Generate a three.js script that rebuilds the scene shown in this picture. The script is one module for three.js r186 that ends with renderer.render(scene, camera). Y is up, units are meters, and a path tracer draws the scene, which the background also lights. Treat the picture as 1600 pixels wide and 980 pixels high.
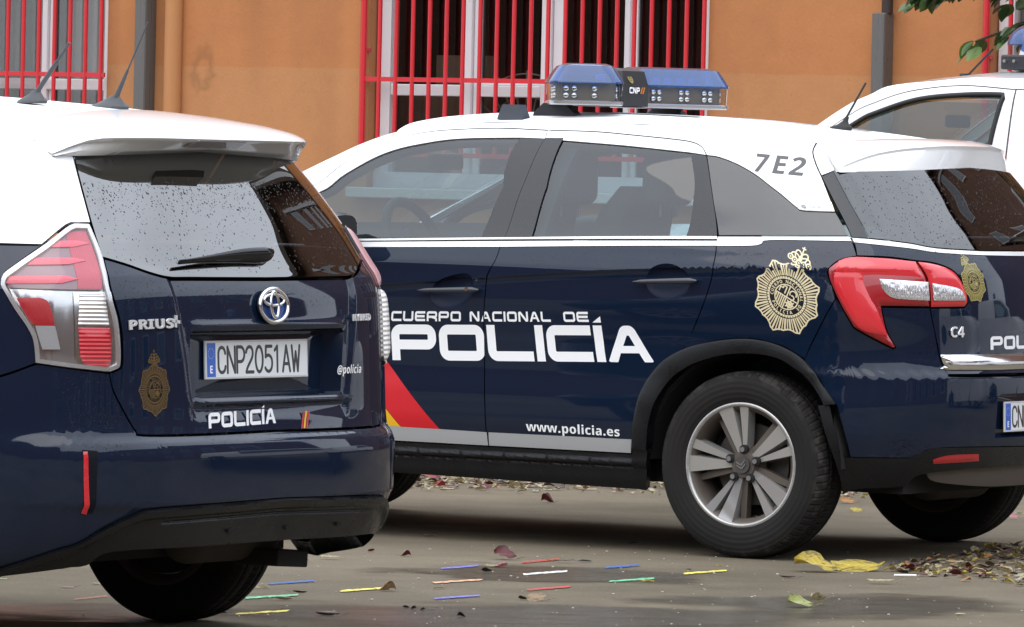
import * as THREE from 'three';
import { mergeGeometries } from 'three/addons/utils/BufferGeometryUtils.js';
import { RoundedBoxGeometry } from 'three/addons/geometries/RoundedBoxGeometry.js';
import { FontLoader } from 'three/addons/loaders/FontLoader.js';
import { TextGeometry } from 'three/addons/geometries/TextGeometry.js';

// ---------- camera, sky, light, exposure ----------
const scene = new THREE.Scene();
const camera = new THREE.PerspectiveCamera(2 * Math.atan(0.049) * 180 / Math.PI, 1024 / 627, 0.5, 600);
camera.position.set(0, 1.409, 0);
camera.rotation.order = 'YXZ';
camera.rotation.set(-0.02361, 0, 0.02253);
const renderer = new THREE.WebGLRenderer({ antialias: true });
renderer.setSize(1024, 627);
renderer.toneMapping = THREE.LinearToneMapping;
renderer.toneMappingExposure = 1.95;
renderer.shadowMap.enabled = true;

let seed = 7;
const rnd = () => { seed = (seed * 1664525 + 1013904223) % 4294967296; return seed / 4294967296; };
const hash = (x, y) => { const s = Math.sin(x * 127.1 + y * 311.7) * 43758.5453; return s - Math.floor(s); };
const noise = (x, y, px = 0, py = 0) => {           // value noise, wrapping every px, py cells when given
  const w = (v, p) => (p ? ((v % p) + p) % p : v);
  const i = Math.floor(x), j = Math.floor(y), u = x - i, v = y - j, a = u * u * (3 - 2 * u), b = v * v * (3 - 2 * v);
  const h = (m, n) => hash(w(m, px), w(n, py));
  return (h(i, j) * (1 - a) + h(i + 1, j) * a) * (1 - b) + (h(i, j + 1) * (1 - a) + h(i + 1, j + 1) * a) * b;
};
const fbm = (x, y, oct, px = 0, py = 0) => { let s = 0, a = 0.5, n = 0; for (let k = 0; k < oct; k++) { s += a * noise(x + k * 17.3 * (px ? 0 : 1), y, px, py); n += a; a /= 2; x *= 2; y *= 2; px *= 2; py *= 2; } return s / n; };
const mix = (a, b, t) => a + (b - a) * t;
const smooth = (a, b, x) => { const t = Math.min(1, Math.max(0, (x - a) / (b - a))); return t * t * (3 - 2 * t); };
const clamp = (x, a = 0, b = 1) => Math.min(b, Math.max(a, x));

{ // overcast sky: bright cloud deck, brighter overhead, slightly grey towards the horizon
  const W = 512, H = 256, d = new Float32Array(W * H * 4);
  for (let j = 0; j < H; j++) for (let i = 0; i < W; i++) {
    const el = ((j + 0.5) / H - 0.5) * Math.PI, az = i / W * Math.PI * 2, up = Math.max(0, Math.sin(el));
    const cl = fbm(i / W * 12, (1 - up) * 7, 4, 12, 0);
    const L = el > 0 ? mix(0.80, 1.22, Math.pow(up, 0.7)) * (0.84 + 0.32 * cl) : 0.35;
    const k = (j * W + i) * 4;
    d[k] = L * 0.92; d[k + 1] = L * 0.985; d[k + 2] = L * 1.10; d[k + 3] = 1;
  }
  const sky = new THREE.DataTexture(d, W, H, THREE.RGBAFormat, THREE.FloatType);
  sky.mapping = THREE.EquirectangularReflectionMapping; sky.magFilter = THREE.LinearFilter; sky.minFilter = THREE.LinearFilter;
  sky.wrapS = THREE.RepeatWrapping; sky.needsUpdate = true;
  scene.background = sky; scene.environment = sky;
}
const sun = new THREE.DirectionalLight(0xfff4e4, 0.6);
sun.position.set(-14, 38, 4); sun.target.position.set(0, 0, -24);
sun.castShadow = true; sun.shadow.radius = 120; sun.shadow.mapSize.set(2048, 2048);
Object.assign(sun.shadow.camera, { left: -30, right: 30, top: 30, bottom: -30, near: 1, far: 120 });
scene.add(sun, sun.target);

// ---------- names, labels, meshes ----------
const taken = new Map();
const numbered = (n) => { const k = taken.get(n) || 0; taken.set(n, k + 1); return k ? n + '_' + String(k).padStart(3, '0') : n; };
const shade = (m) => { m.castShadow = m.receiveShadow = true; return m; };
const tag = (o, label, category, group, kind) => { if (label) o.userData.label = label; if (category) o.userData.category = category; if (group) o.userData.group = group; if (kind) o.userData.kind = kind; return o; };
function thing(name, label, category, group) { const o = new THREE.Group(); o.name = numbered(name); scene.add(o); return tag(o, label, category, group); }
function part(name, geo, mat, parent) {
  const g = Array.isArray(geo) ? (geo.length > 1 ? mergeGeometries(geo.map(plain), false) : geo[0]) : geo;
  const m = shade(new THREE.Mesh(g, mat)); m.name = name; parent.add(m); return m;
}
const plain = (g) => { let h = g.index ? g.toNonIndexed() : g; for (const k of Object.keys(h.attributes)) if (!['position', 'normal', 'uv'].includes(k)) h.deleteAttribute(k); if (!h.attributes.uv) h.setAttribute('uv', new THREE.Float32BufferAttribute(new Float32Array(h.attributes.position.count * 2), 2)); return h; };
function single(name, geo, mat, label, category, group, kind) { const m = part(numbered(name), geo, mat, scene); return tag(m, label, category, group, kind); }
const box = (w, h, d, x = 0, y = 0, z = 0, r = 0) => { const g = r ? new RoundedBoxGeometry(w, h, d, 2, r) : new THREE.BoxGeometry(w, h, d); return g.translate(x, y, z); };
const tube = (pts, r, seg = 24, rs = 8) => new THREE.TubeGeometry(new THREE.CatmullRomCurve3(pts.map((p) => new THREE.Vector3(...p))), seg, r, rs, false);
function loft(rings, capA = true, capB = true) {      // rings of equal count (closed loops of [x, y, z]) skinned to one surface
  const n = rings[0].length, pos = [], idx = [];
  for (const r of rings) for (const p of r) pos.push(...p);
  for (let k = 0; k + 1 < rings.length; k++) for (let i = 0; i < n; i++) { const a = k * n + i, b = k * n + (i + 1) % n; idx.push(a, b, a + n, b, b + n, a + n); }
  const cap = (k, flip) => { const c = [0, 0, 0]; rings[k].forEach((p) => p.forEach((v, q) => { c[q] += v / n; })); const ci = pos.length / 3; pos.push(...c); for (let i = 0; i < n; i++) { const a = k * n + i, b = k * n + (i + 1) % n; idx.push(...(flip ? [b, a, ci] : [a, b, ci])); } };
  if (capA) cap(0, true); if (capB) cap(rings.length - 1, false);
  const g = new THREE.BufferGeometry(); g.setAttribute('position', new THREE.Float32BufferAttribute(pos, 3)); g.setIndex(idx);
  g.setAttribute('uv', new THREE.Float32BufferAttribute(new Float32Array(pos.length / 3 * 2), 2)); g.computeVertexNormals(); return g;
}
const creased = (g, deg = 35) => {                     // split normals at sharp edges
  const h = g.index ? g.toNonIndexed() : g, p = h.attributes.position, n = p.count, fn = [], at = new Map(), c = Math.cos(deg * Math.PI / 180);
  const A = new THREE.Vector3(), B = new THREE.Vector3(), C = new THREE.Vector3();
  for (let i = 0; i < n; i += 3) { A.fromBufferAttribute(p, i); B.fromBufferAttribute(p, i + 1); C.fromBufferAttribute(p, i + 2); fn.push(B.sub(A).cross(C.sub(A)).clone()); }
  const key = (i) => Math.round(p.getX(i) * 2e4) + ',' + Math.round(p.getY(i) * 2e4) + ',' + Math.round(p.getZ(i) * 2e4);
  for (let i = 0; i < n; i++) { const k = key(i); if (!at.has(k)) at.set(k, []); at.get(k).push(Math.floor(i / 3)); }
  const out = new Float32Array(n * 3);
  for (let i = 0; i < n; i++) { const f = fn[Math.floor(i / 3)], fl = f.length() || 1, s = new THREE.Vector3(); for (const j of at.get(key(i))) if (fn[j].dot(f) >= c * fl * (fn[j].length() || 1)) s.add(fn[j]); s.normalize(); out.set([s.x, s.y, s.z], i * 3); }
  h.setAttribute('normal', new THREE.BufferAttribute(out, 3)); return h;
};

// ---------- textures ----------
function canvasTex(w, h, draw, srgb = true) {
  const c = document.createElement('canvas'); c.width = w; c.height = h;
  draw(c.getContext('2d'), w, h);
  const t = new THREE.CanvasTexture(c); if (srgb) t.colorSpace = THREE.SRGBColorSpace; t.anisotropy = 8; return t;
}
function dataTex(n, f, srgb = false, m = n) {
  const d = new Uint8Array(n * m * 4);
  for (let j = 0; j < m; j++) for (let i = 0; i < n; i++) { const v = f(i / n, j / m, i, j); const k = (j * n + i) * 4; for (let q = 0; q < 3; q++) d[k + q] = clamp(Array.isArray(v) ? v[q] : v) * 255; d[k + 3] = Array.isArray(v) && v.length > 3 ? v[3] * 255 : 255; }
  const t = new THREE.DataTexture(d, n, m); t.wrapS = t.wrapT = THREE.RepeatWrapping; t.magFilter = THREE.LinearFilter; t.minFilter = THREE.LinearMipmapLinearFilter; t.generateMipmaps = true; if (srgb) t.colorSpace = THREE.SRGBColorSpace; t.needsUpdate = true; return t;
}
const scaled = (t, sx, sy) => { const c = t.clone(); c.repeat.set(sx, sy); c.needsUpdate = true; return c; };
// rain drops: heights of small beads on a dry field
const dropField = (n, count, rMin, rMax, flat = 1) => {
  const f = new Float32Array(n * n); let s = 3; const q = () => { s = (s * 1664525 + 1013904223) % 4294967296; return s / 4294967296; };
  for (let k = 0; k < count; k++) {
    const cx = q() * n, cy = q() * n, r = rMin + (rMax - rMin) * Math.pow(q(), 2.5), e = 1 + q() * 0.8;
    for (let j = -Math.ceil(r * e); j <= r * e; j++) for (let i = -Math.ceil(r); i <= r; i++) { const d = Math.hypot(i / r, j / (r * e)); if (d < 1) { const a = ((Math.round(cy) + j + n) % n) * n + ((Math.round(cx) + i + n) % n); f[a] = Math.max(f[a], Math.sqrt(1 - d * d) * flat * Math.min(1, r / rMax + 0.3)); } }
  }
  return f;
};
const drops = dropField(1024, 5200, 1.5, 6.5);
const dropTex = dataTex(1024, (u, v, i, j) => drops[j * 1024 + i]);
const grimeTex = dataTex(512, (u, v) => 0.5 + 0.5 * (fbm(u * 9, v * 9, 4, 9, 9) - 0.5) * 1.6);
const fineTex = dataTex(512, (u, v, i, j) => 0.35 * hash(i, j) + 0.65 * fbm(u * 60, v * 60, 3, 60, 60));

// ---------- materials ----------
const M = {};
const std = (o) => new THREE.MeshStandardMaterial(o), phy = (o) => new THREE.MeshPhysicalMaterial(o);
const lin = (r, g, b) => new THREE.Color().setRGB(r, g, b);
// navy paint with road film low on the body (texture in metres: 2 m of length by 2 m of height)
const paintTex = dataTex(1024, (u, v, i, j) => { const y = v * 2, f = smooth(0.52, 0.22, y) * (0.25 + 0.75 * fbm(u * 10, v * 26, 4, 10, 26)) * 0.55 + 0.02 * fbm(u * 16, v * 16, 3, 16, 16), sp = hash(i * 1.3, j * 2.1) > 0.9975 - 0.012 * smooth(0.75, 0.25, y) ? 0.5 : 0, d = clamp(f + sp * 0.6); return [mix(0.0014, 0.050, d * 0.22), mix(0.0066, 0.046, d * 0.22), mix(0.0235, 0.044, d * 0.22)].map((q) => Math.pow(q, 1 / 2.2)); }, true);
const coatTex = dataTex(512, (u, v) => { const y = v * 2; return 1 - 0.45 * smooth(0.52, 0.20, y) * (0.3 + 0.7 * fbm(u * 10, v * 26, 4, 10, 26)) - 0.12 * fbm(u * 16, v * 16, 3, 16, 16); });
M.navy = phy({ map: scaled(paintTex, 0.5, 0.5), roughness: 0.5, specularIntensity: 0.04, clearcoat: 1, clearcoatMap: scaled(coatTex, 0.5, 0.5), clearcoatRoughness: 0.03 });
M.white = phy({ color: lin(0.80, 0.81, 0.82), roughness: 0.4, clearcoat: 1, clearcoatRoughness: 0.05 });
M.trim = phy({ color: lin(0.008, 0.009, 0.012), roughness: 0.5, clearcoat: 0.35, clearcoatRoughness: 0.3, bumpMap: scaled(dropTex, 2, 2), bumpScale: 0.0004 });
M.plastic = phy({ color: lin(0.0075, 0.008, 0.0095), specularIntensity: 0.6, roughness: 0.58, bumpMap: scaled(fineTex, 6, 6), bumpScale: 0.0007, roughnessMap: scaled(grimeTex, 1.5, 1.5) });
M.dirty = std({ color: lin(0.035, 0.031, 0.027), roughness: 0.85, bumpMap: scaled(fineTex, 4, 4), bumpScale: 0.001 });
M.under = std({ color: lin(0.008, 0.008, 0.008), roughness: 0.9 });
M.gap = std({ color: lin(0.004, 0.004, 0.005), roughness: 0.8 });
M.rubber = std({ color: lin(0.012, 0.012, 0.012), roughness: 0.6 });
M.chrome = std({ color: lin(0.72, 0.72, 0.73), metalness: 1, roughness: 0.12 });
M.badge = std({ color: lin(0.66, 0.66, 0.67), metalness: 0.55, roughness: 0.38 });
M.satin = std({ color: lin(0.55, 0.55, 0.56), metalness: 1, roughness: 0.3 });
M.glass = phy({ color: lin(0.44, 0.55, 0.57), transmission: 1, thickness: 0, roughness: 0, ior: 1.82, side: THREE.DoubleSide });
M.privacy = phy({ color: lin(0.06, 0.065, 0.07), transmission: 1, thickness: 0, roughness: 0, ior: 2.0, side: THREE.DoubleSide });
M.privacyWagon = phy({ color: lin(0.06, 0.065, 0.07), transmission: 1, thickness: 0, roughness: 0, ior: 2.5, side: THREE.DoubleSide });
M.clear = phy({ color: lin(0.97, 0.97, 0.97), transmission: 1, thickness: 0, roughness: 0.0, ior: 1.5, side: THREE.DoubleSide });
M.whiteTop = phy({ color: lin(0.81, 0.815, 0.825), roughness: 0.75, specularIntensity: 0.2, clearcoat: 0.25, clearcoatRoughness: 0.2 });
M.seat = std({ color: lin(0.024, 0.027, 0.032), roughness: 0.85 });
M.dash = std({ color: lin(0.03, 0.032, 0.034), roughness: 0.7 });
M.red = phy({ color: lin(0.52, 0.008, 0.018), roughness: 0.28, clearcoat: 1, clearcoatRoughness: 0.03, bumpMap: scaled(dropTex, 3, 3), bumpScale: 0.0005 });
M.darkRed = phy({ color: lin(0.32, 0.004, 0.010), roughness: 0.25, clearcoat: 1, clearcoatRoughness: 0.03 });
M.redLens = phy({ color: lin(0.62, 0.02, 0.03), roughness: 0.3, clearcoat: 1, clearcoatRoughness: 0.02 });
M.stripe = std({ color: lin(0.34, 0.345, 0.35), roughness: 0.45 });
M.flagRed = std({ color: lin(0.55, 0.008, 0.016), roughness: 0.4 });
M.flagYellow = std({ color: lin(0.75, 0.42, 0.01), roughness: 0.4 });
// ---------- car body surfaces: a plan curve (s runs round the car from the middle of the tail, left side positive) lifted by height profiles ----------
const lerpTable = (t, y) => {                       // smooth (monotone cubic) reading of [y, value] pairs
  const n = t.length;
  if (y <= t[0][0]) return t[0][1] + (y - t[0][0]) * (t[1][1] - t[0][1]) / (t[1][0] - t[0][0]);
  if (y >= t[n - 1][0]) return t[n - 1][1] + (y - t[n - 1][0]) * (t[n - 1][1] - t[n - 2][1]) / (t[n - 1][0] - t[n - 2][0]);
  let i = 0;
  while (y > t[i + 1][0]) i++;
  const sl = (k) => (t[k + 1][1] - t[k][1]) / (t[k + 1][0] - t[k][0]);
  const tan = (k) => {
    if (k === 0) return sl(0);
    if (k === n - 1) return sl(n - 2);
    const a = sl(k - 1), b = sl(k);
    return a * b <= 0 ? 0 : 2 * a * b / (a + b);
  };
  const h = t[i + 1][0] - t[i][0], u = (y - t[i][0]) / h, u2 = u * u, u3 = u2 * u;
  return (2 * u3 - 3 * u2 + 1) * t[i][1] + (u3 - 2 * u2 + u) * h * tan(i) + (3 * u2 - 2 * u3) * t[i + 1][1] + (u3 - u2) * h * tan(i + 1);
};
class Shell {
  constructor(o) {
    Object.assign(this, o);
    const { xr, xf, w, ar, nr, af, nf } = o, pts = [];
    const put = (z, rear) => { const r = Math.pow(z / w, rear ? nr : nf), k = 1 - Math.pow(Math.max(0, 1 - r), 1 / (rear ? nr : nf)); return rear ? xr + ar * k : xf - af * k; };
    const N = 400;
    for (let i = 0; i <= N; i++) { const z = w * Math.sin(i / N * Math.PI / 2); pts.push([put(z, true), z]); }
    for (let i = 1; i <= N; i++) pts.push([xr + ar + (xf - af - xr - ar) * i / N, w]);
    for (let i = N - 1; i >= 0; i--) { const z = w * Math.sin(i / N * Math.PI / 2); pts.push([put(z, false), z]); }
    let L = 0; this.tab = pts.map((p, i) => { if (i) L += Math.hypot(p[0] - pts[i - 1][0], p[1] - pts[i - 1][1]); return [L, p[0], p[1]]; });
    this.length = L;
  }
  plan(s) {
    const a = Math.abs(s), t = this.tab; let lo = 0, hi = t.length - 1;
    while (hi - lo > 1) { const m = (lo + hi) >> 1; if (t[m][0] <= a) lo = m; else hi = m; }
    const u = (a - t[lo][0]) / (t[hi][0] - t[lo][0] || 1);
    return [t[lo][1] + (t[hi][1] - t[lo][1]) * u, (t[lo][2] + (t[hi][2] - t[lo][2]) * u) * (s < 0 ? 1 : -1)];
  }
  sAt(x) { let lo = 0, hi = this.length; for (let i = 0; i < 50; i++) { const m = (lo + hi) / 2; if (this.plan(m)[0] < x) lo = m; else hi = m; } return lo; }   // the s of a place along the side
  P(s, y) {
    const [a, z] = this.plan(s);
    const X = a + lerpTable(this.shift, y) * (1 - smooth(this.fade[0], this.fade[1], a)) - lerpTable(this.nose, y) * smooth(this.noseFade[0], this.noseFade[1], a) + (this.dent ? this.dent(s, y, a, z) : 0);
    const W = lerpTable(this.width, y) * this.taper(a, y) + (this.crease ? this.crease(a, y) * smooth(0.5, 0.9, Math.abs(z) / this.w) : 0);
    return [X, y, z * W / this.w];
  }
  N(s, y) {
    const e = 0.003, a = this.P(s + e, y), b = this.P(s - e, y), c = this.P(s, y + e), d = this.P(s, y - e);
    const u = [a[0] - b[0], a[1] - b[1], a[2] - b[2]], v = [c[0] - d[0], c[1] - d[1], c[2] - d[2]];
    const n = [u[2] * v[1] - u[1] * v[2], u[0] * v[2] - u[2] * v[0], u[1] * v[0] - u[0] * v[1]], l = Math.hypot(...n) || 1;
    return n.map((q) => q / l);                     // outward
  }
}
const suvShell = new Shell({
  xr: -0.80, xf: 3.50, w: 0.90, ar: 0.62, nr: 2.7, af: 0.55, nf: 3.0,
  width: [[0.20, 0.80], [0.30, 0.845], [0.40, 0.872], [0.48, 0.884], [0.55, 0.885], [0.65, 0.879], [0.75, 0.879], [0.92, 0.890], [1.02, 0.890], [1.10, 0.868], [1.16, 0.842], [1.30, 0.786], [1.44, 0.722], [1.52, 0.672], [1.57, 0.62], [1.62, 0.54]],
  shift: [[0.20, 0.13], [0.30, 0.07], [0.38, 0.045], [0.48, 0.032], [0.60, 0.026], [0.67, 0.028], [0.70, 0.047], [0.75, 0.056], [0.90, 0.062], [1.02, 0.075], [1.12, 0.105], [1.18, 0.14], [1.30, 0.235], [1.42, 0.335], [1.55, 0.46]],
  fade: [-0.75, 1.1],
  nose: [[0.2, 0.12], [0.5, 0], [0.75, 0.03], [0.95, 0.20], [1.05, 0.72], [1.10, 0.84], [1.30, 1.04], [1.45, 1.30], [1.52, 1.47], [1.58, 1.70]],
  noseFade: [0.3, 3.35],
  taper: (a) => 1 - 0.012 * Math.pow((a - 1.2) / 2, 2),
  crease: (a, y) => { const d = y - (1.046 - 0.030 * a - 0.024 * a * a * 0.9); return (d > 0 ? 0.006 * Math.exp(-d / 0.05) : 0.006 * Math.exp(d / 0.010) - 0.006 * (1 - Math.exp(d / 0.010)) * Math.exp(d / 0.07)); },
});
const wagonShell = new Shell({
  xr: -0.90, xf: 3.66, w: 0.895, ar: 0.52, nr: 3.4, af: 1.1, nf: 2.6,
  width: [[0.20, 0.80], [0.28, 0.855], [0.40, 0.885], [0.55, 0.895], [0.70, 0.895], [0.85, 0.888], [0.98, 0.884], [1.06, 0.876], [1.16, 0.848], [1.30, 0.792], [1.42, 0.722], [1.50, 0.655], [1.56, 0.57]],
  shift: [[0.20, 0.16], [0.30, 0.05], [0.42, 0.01], [0.44, 0.0], [0.56, 0.0], [0.60, 0.006], [0.63, 0.028], [0.70, 0.036], [0.85, 0.040], [1.00, 0.052], [1.06, 0.070], [1.10, 0.096], [1.21, 0.162], [1.30, 0.224], [1.40, 0.298], [1.55, 0.410]],
  fade: [-0.8, 1.2],
  nose: [[0.2, 0.12], [0.5, 0], [0.75, 0.05], [0.95, 0.4], [1.05, 0.8], [1.2, 1.3], [1.4, 1.9], [1.6, 2.5]],
  noseFade: [0.6, 3.5],
  taper: (a) => 1 - 0.010 * Math.pow((a - 1.2) / 2, 2),
});
// ---------- panels cut from a body surface: outlines are [s, y] with 1 for a point of a smooth curve ----------
function curve(pts) {
  const n = pts.length, out = [], cr = (a, b, c, d, t) => 0.5 * (2 * b + (c - a) * t + (2 * a - 5 * b + 4 * c - d) * t * t + (3 * b - a - 3 * c + d) * t * t * t);
  for (let i = 0; i < n; i++) {
    const p1 = pts[i], p2 = pts[(i + 1) % n];
    out.push([p1[0], p1[1]]);
    if (!p1[2] && !p2[2]) continue;
    const p0 = p1[2] ? pts[(i - 1 + n) % n] : p1, p3 = p2[2] ? pts[(i + 2) % n] : p2, k = Math.min(6, Math.max(2, Math.ceil(Math.hypot(p2[0] - p1[0], p2[1] - p1[1]) / 0.015)));
    for (let q = 1; q < k; q++) out.push([cr(p0[0], p1[0], p2[0], p3[0], q / k), cr(p0[1], p1[1], p2[1], p3[1], q / k)]);
  }
  return out;
}
function inset(poly, g) {
  const n = poly.length; let area = 0;
  for (let i = 0; i < n; i++) { const a = poly[i], b = poly[(i + 1) % n]; area += a[0] * b[1] - b[0] * a[1]; }
  const p = area < 0 ? poly.slice().reverse() : poly;
  if (!g) return p;
  return p.map((q, i) => {
    const a = p[(i - 1 + n) % n], b = p[(i + 1) % n];
    const e1 = [q[0] - a[0], q[1] - a[1]], e2 = [b[0] - q[0], b[1] - q[1]], l1 = Math.hypot(...e1) || 1, l2 = Math.hypot(...e2) || 1;
    const n1 = [-e1[1] / l1, e1[0] / l1], n2 = [-e2[1] / l2, e2[0] / l2], m = [n1[0] + n2[0], n1[1] + n2[1]], d = Math.max(0.35, (m[0] * m[0] + m[1] * m[1]) / 2);
    return [q[0] + m[0] * g / d, q[1] + m[1] * g / d];
  });
}
function panel(shell, pts, o = {}) {
  const { holes = [], off = 0, gap = 0.0022, depth = 0.012, h = 0.045, mirror = false, uv = null, bulge = 0 } = o;
  const outer = inset(curve(pts), gap), inner = holes.map((q) => inset(curve(q), -gap * (o.holeGap ?? 1)));
  const V2 = (q) => new THREE.Vector2(q[0], q[1]);
  const verts = [...outer, ...inner.flat()];
  let tris = THREE.ShapeUtils.triangulateShape(outer.map(V2), inner.map((q) => q.map(V2)));
  const mid = new Map(), half = (a, b) => { const k = a < b ? a + '_' + b : b + '_' + a; if (!mid.has(k)) { mid.set(k, verts.length); verts.push([(verts[a][0] + verts[b][0]) / 2, (verts[a][1] + verts[b][1]) / 2]); } return mid.get(k); };
  const P3 = new Map(), at = (i) => { if (!P3.has(i)) P3.set(i, shell.P(...verts[i])); return P3.get(i); };
  const long = (a, b) => { const p = at(a), q = at(b); return Math.hypot(p[0] - q[0], p[1] - q[1], p[2] - q[2]); };
  for (let round = 0; round < 9; round++) {
    let split = false; const next = [];
    for (const [a, b, c] of tris) {
      const e = [[a, b, c, long(a, b)], [b, c, a, long(b, c)], [c, a, b, long(c, a)]].filter((x) => x[3] > h);
      if (!e.length) { next.push([a, b, c]); continue; }
      split = true;
      if (e.length === 3) { const x = half(a, b), y = half(b, c), z = half(c, a); next.push([a, x, z], [x, b, y], [z, y, c], [x, y, z]); }
      else if (e.length === 1) { const [p, q, r] = e[0], m = half(p, q); next.push([p, m, r], [m, q, r]); }
      else {                                            // two long edges share one corner
        const [p1, q1] = e[0], [p2, q2] = e[1]; const s = [p1, q1].find((v) => v === p2 || v === q2), others = [a, b, c];
        const k = others.indexOf(s), u = others[(k + 1) % 3], w = others[(k + 2) % 3], mu = half(s, u), mw = half(s, w);
        next.push([s, mu, mw], [mu, u, w], [mu, w, mw]);
      }
    }
    tris = next; if (!split) break;
  }
  const pos = [], nor = [], uvs = [], idx = [], nn = [];
  const edge = o.bulge ? [...outer] : null;
  verts.forEach((q, i) => {
    const p = at(i), n = shell.N(...q); let f = off;
    if (bulge) { let d = 9; for (let k = 0; k < edge.length; k++) { const a = edge[k], b = edge[(k + 1) % edge.length], t = clamp(((q[0] - a[0]) * (b[0] - a[0]) + (q[1] - a[1]) * (b[1] - a[1])) / ((b[0] - a[0]) ** 2 + (b[1] - a[1]) ** 2 || 1)); d = Math.min(d, Math.hypot(q[0] - a[0] - (b[0] - a[0]) * t, q[1] - a[1] - (b[1] - a[1]) * t)); } f += bulge * (1 - Math.exp(-d / 0.012)); }
    if (o.relief) f += o.relief(...q);
    pos.push(p[0] + n[0] * f, p[1] + n[1] * f, p[2] + n[2] * f); nor.push(...n); nn.push(n); uvs.push(...(uv ? uv(...q) : q));
  });
  if (bulge || o.relief) { // shade by the displaced faces
    const acc = new Float32Array(pos.length);
    for (const [a, b, c] of tris) { const A = pos.slice(a * 3, a * 3 + 3), B = pos.slice(b * 3, b * 3 + 3), C = pos.slice(c * 3, c * 3 + 3); const u = B.map((v, k) => v - A[k]), w = C.map((v, k) => v - A[k]); let m = [u[1] * w[2] - u[2] * w[1], u[2] * w[0] - u[0] * w[2], u[0] * w[1] - u[1] * w[0]]; const N = nn[a]; if (m[0] * N[0] + m[1] * N[1] + m[2] * N[2] < 0) m = m.map((v) => -v); for (const k of [a, b, c]) for (let z = 0; z < 3; z++) acc[k * 3 + z] += m[z]; }
    for (let i = 0; i < acc.length; i += 3) { const l = Math.hypot(acc[i], acc[i + 1], acc[i + 2]); if (l > 0) for (let z = 0; z < 3; z++) nor[i + z] = acc[i + z] / l; }
  }
  const flipOf = ([a, b, c]) => { const A = pos.slice(a * 3, a * 3 + 3), B = pos.slice(b * 3, b * 3 + 3), C = pos.slice(c * 3, c * 3 + 3); const u = B.map((v, k) => v - A[k]), w = C.map((v, k) => v - A[k]), m = [u[1] * w[2] - u[2] * w[1], u[2] * w[0] - u[0] * w[2], u[0] * w[1] - u[1] * w[0]], N = nn[a]; return m[0] * N[0] + m[1] * N[1] + m[2] * N[2] < 0; };
  for (const t of tris) idx.push(...(flipOf(t) ? [t[0], t[2], t[1]] : t));
  if (depth) {
    // rim turned inwards all round, along the real (subdivided) boundary
    const loops = [outer.map((_, i) => i)]; let b0 = outer.length; for (const q of inner) { loops.push(q.map((_, i) => b0 + i)); b0 += q.length; }
    const fine = (a, b) => { const k = a < b ? a + '_' + b : b + '_' + a; return mid.has(k) ? [...fine(a, mid.get(k)), ...fine(mid.get(k), b)] : [a]; };
    for (const lp of loops) {
      const f = lp.flatMap((a, i) => fine(a, lp[(i + 1) % lp.length])), base = pos.length / 3, n = f.length;
      for (let i = 0; i < n; i++) {
        const a = f[i], pa = pos.slice(f[(i - 1 + n) % n] * 3, f[(i - 1 + n) % n] * 3 + 3), pb = pos.slice(f[(i + 1) % n] * 3, f[(i + 1) % n] * 3 + 3), N = nn[a], t = pb.map((v, k) => v - pa[k]);
        let m = [t[1] * N[2] - t[2] * N[1], t[2] * N[0] - t[0] * N[2], t[0] * N[1] - t[1] * N[0]]; const l = Math.hypot(...m) || 1; m = m.map((v) => v / l);
        for (let k = 0; k < 2; k++) { for (let z = 0; z < 3; z++) pos.push(pos[a * 3 + z] - N[z] * depth * k); nor.push(...(k ? m : m.map((v, z) => v * 0.85 + N[z] * 0.52))); uvs.push(uvs[a * 2], uvs[a * 2 + 1]); }
      }
      for (let i = 0; i < n; i++) { const a = base + i * 2, b = base + ((i + 1) % n) * 2, t = [a, a + 1, b], A = pos.slice(a * 3, a * 3 + 3), B = pos.slice(a * 3 + 3, a * 3 + 6), C = pos.slice(b * 3, b * 3 + 3), u = B.map((v, k) => v - A[k]), w = C.map((v, k) => v - A[k]), m = [u[1] * w[2] - u[2] * w[1], u[2] * w[0] - u[0] * w[2], u[0] * w[1] - u[1] * w[0]]; const flip = m[0] * nor[a * 3] + m[1] * nor[a * 3 + 1] + m[2] * nor[a * 3 + 2] < 0; idx.push(...(flip ? [a, b, a + 1, a + 1, b, b + 1] : [a, a + 1, b, a + 1, b + 1, b])); }
    }
  }
  const g = new THREE.BufferGeometry();
  if (mirror) { for (let i = 2; i < pos.length; i += 3) { pos[i] = -pos[i]; nor[i] = -nor[i]; } for (let i = 0; i < idx.length; i += 3) [idx[i + 1], idx[i + 2]] = [idx[i + 2], idx[i + 1]]; }
  g.setAttribute('position', new THREE.Float32BufferAttribute(pos, 3)); g.setAttribute('normal', new THREE.Float32BufferAttribute(nor, 3)); g.setAttribute('uv', new THREE.Float32BufferAttribute(uvs, 2)); g.setIndex(idx);
  return g;
}
const whole = (half) => [...half, ...half.slice().reverse().filter(([s]) => s > 0).map(([s, y, k]) => (k ? [-s, y, k] : [-s, y]))];   // left half outline (from the middle round to the middle) made symmetric
// a flat print on the body: corners of its frame as [s, y] top left, top right, bottom left; the outline may be any polygon
function print(shell, TL, TR, BL, outline, off = 0.0012) {
  const a = [TR[0] - TL[0], TR[1] - TL[1]], b = [BL[0] - TL[0], BL[1] - TL[1]], D = a[0] * b[1] - a[1] * b[0];
  const uv = (s, y) => { const p = s - TL[0], q = y - TL[1]; return [(p * b[1] - q * b[0]) / D, 1 - (q * a[0] - p * a[1]) / D]; };
  const rect = outline || [TL, TR, [TR[0] + b[0], TR[1] + b[1]], BL];
  return panel(shell, rect, { off, gap: 0, depth: 0, h: 0.04, uv });
}
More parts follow.
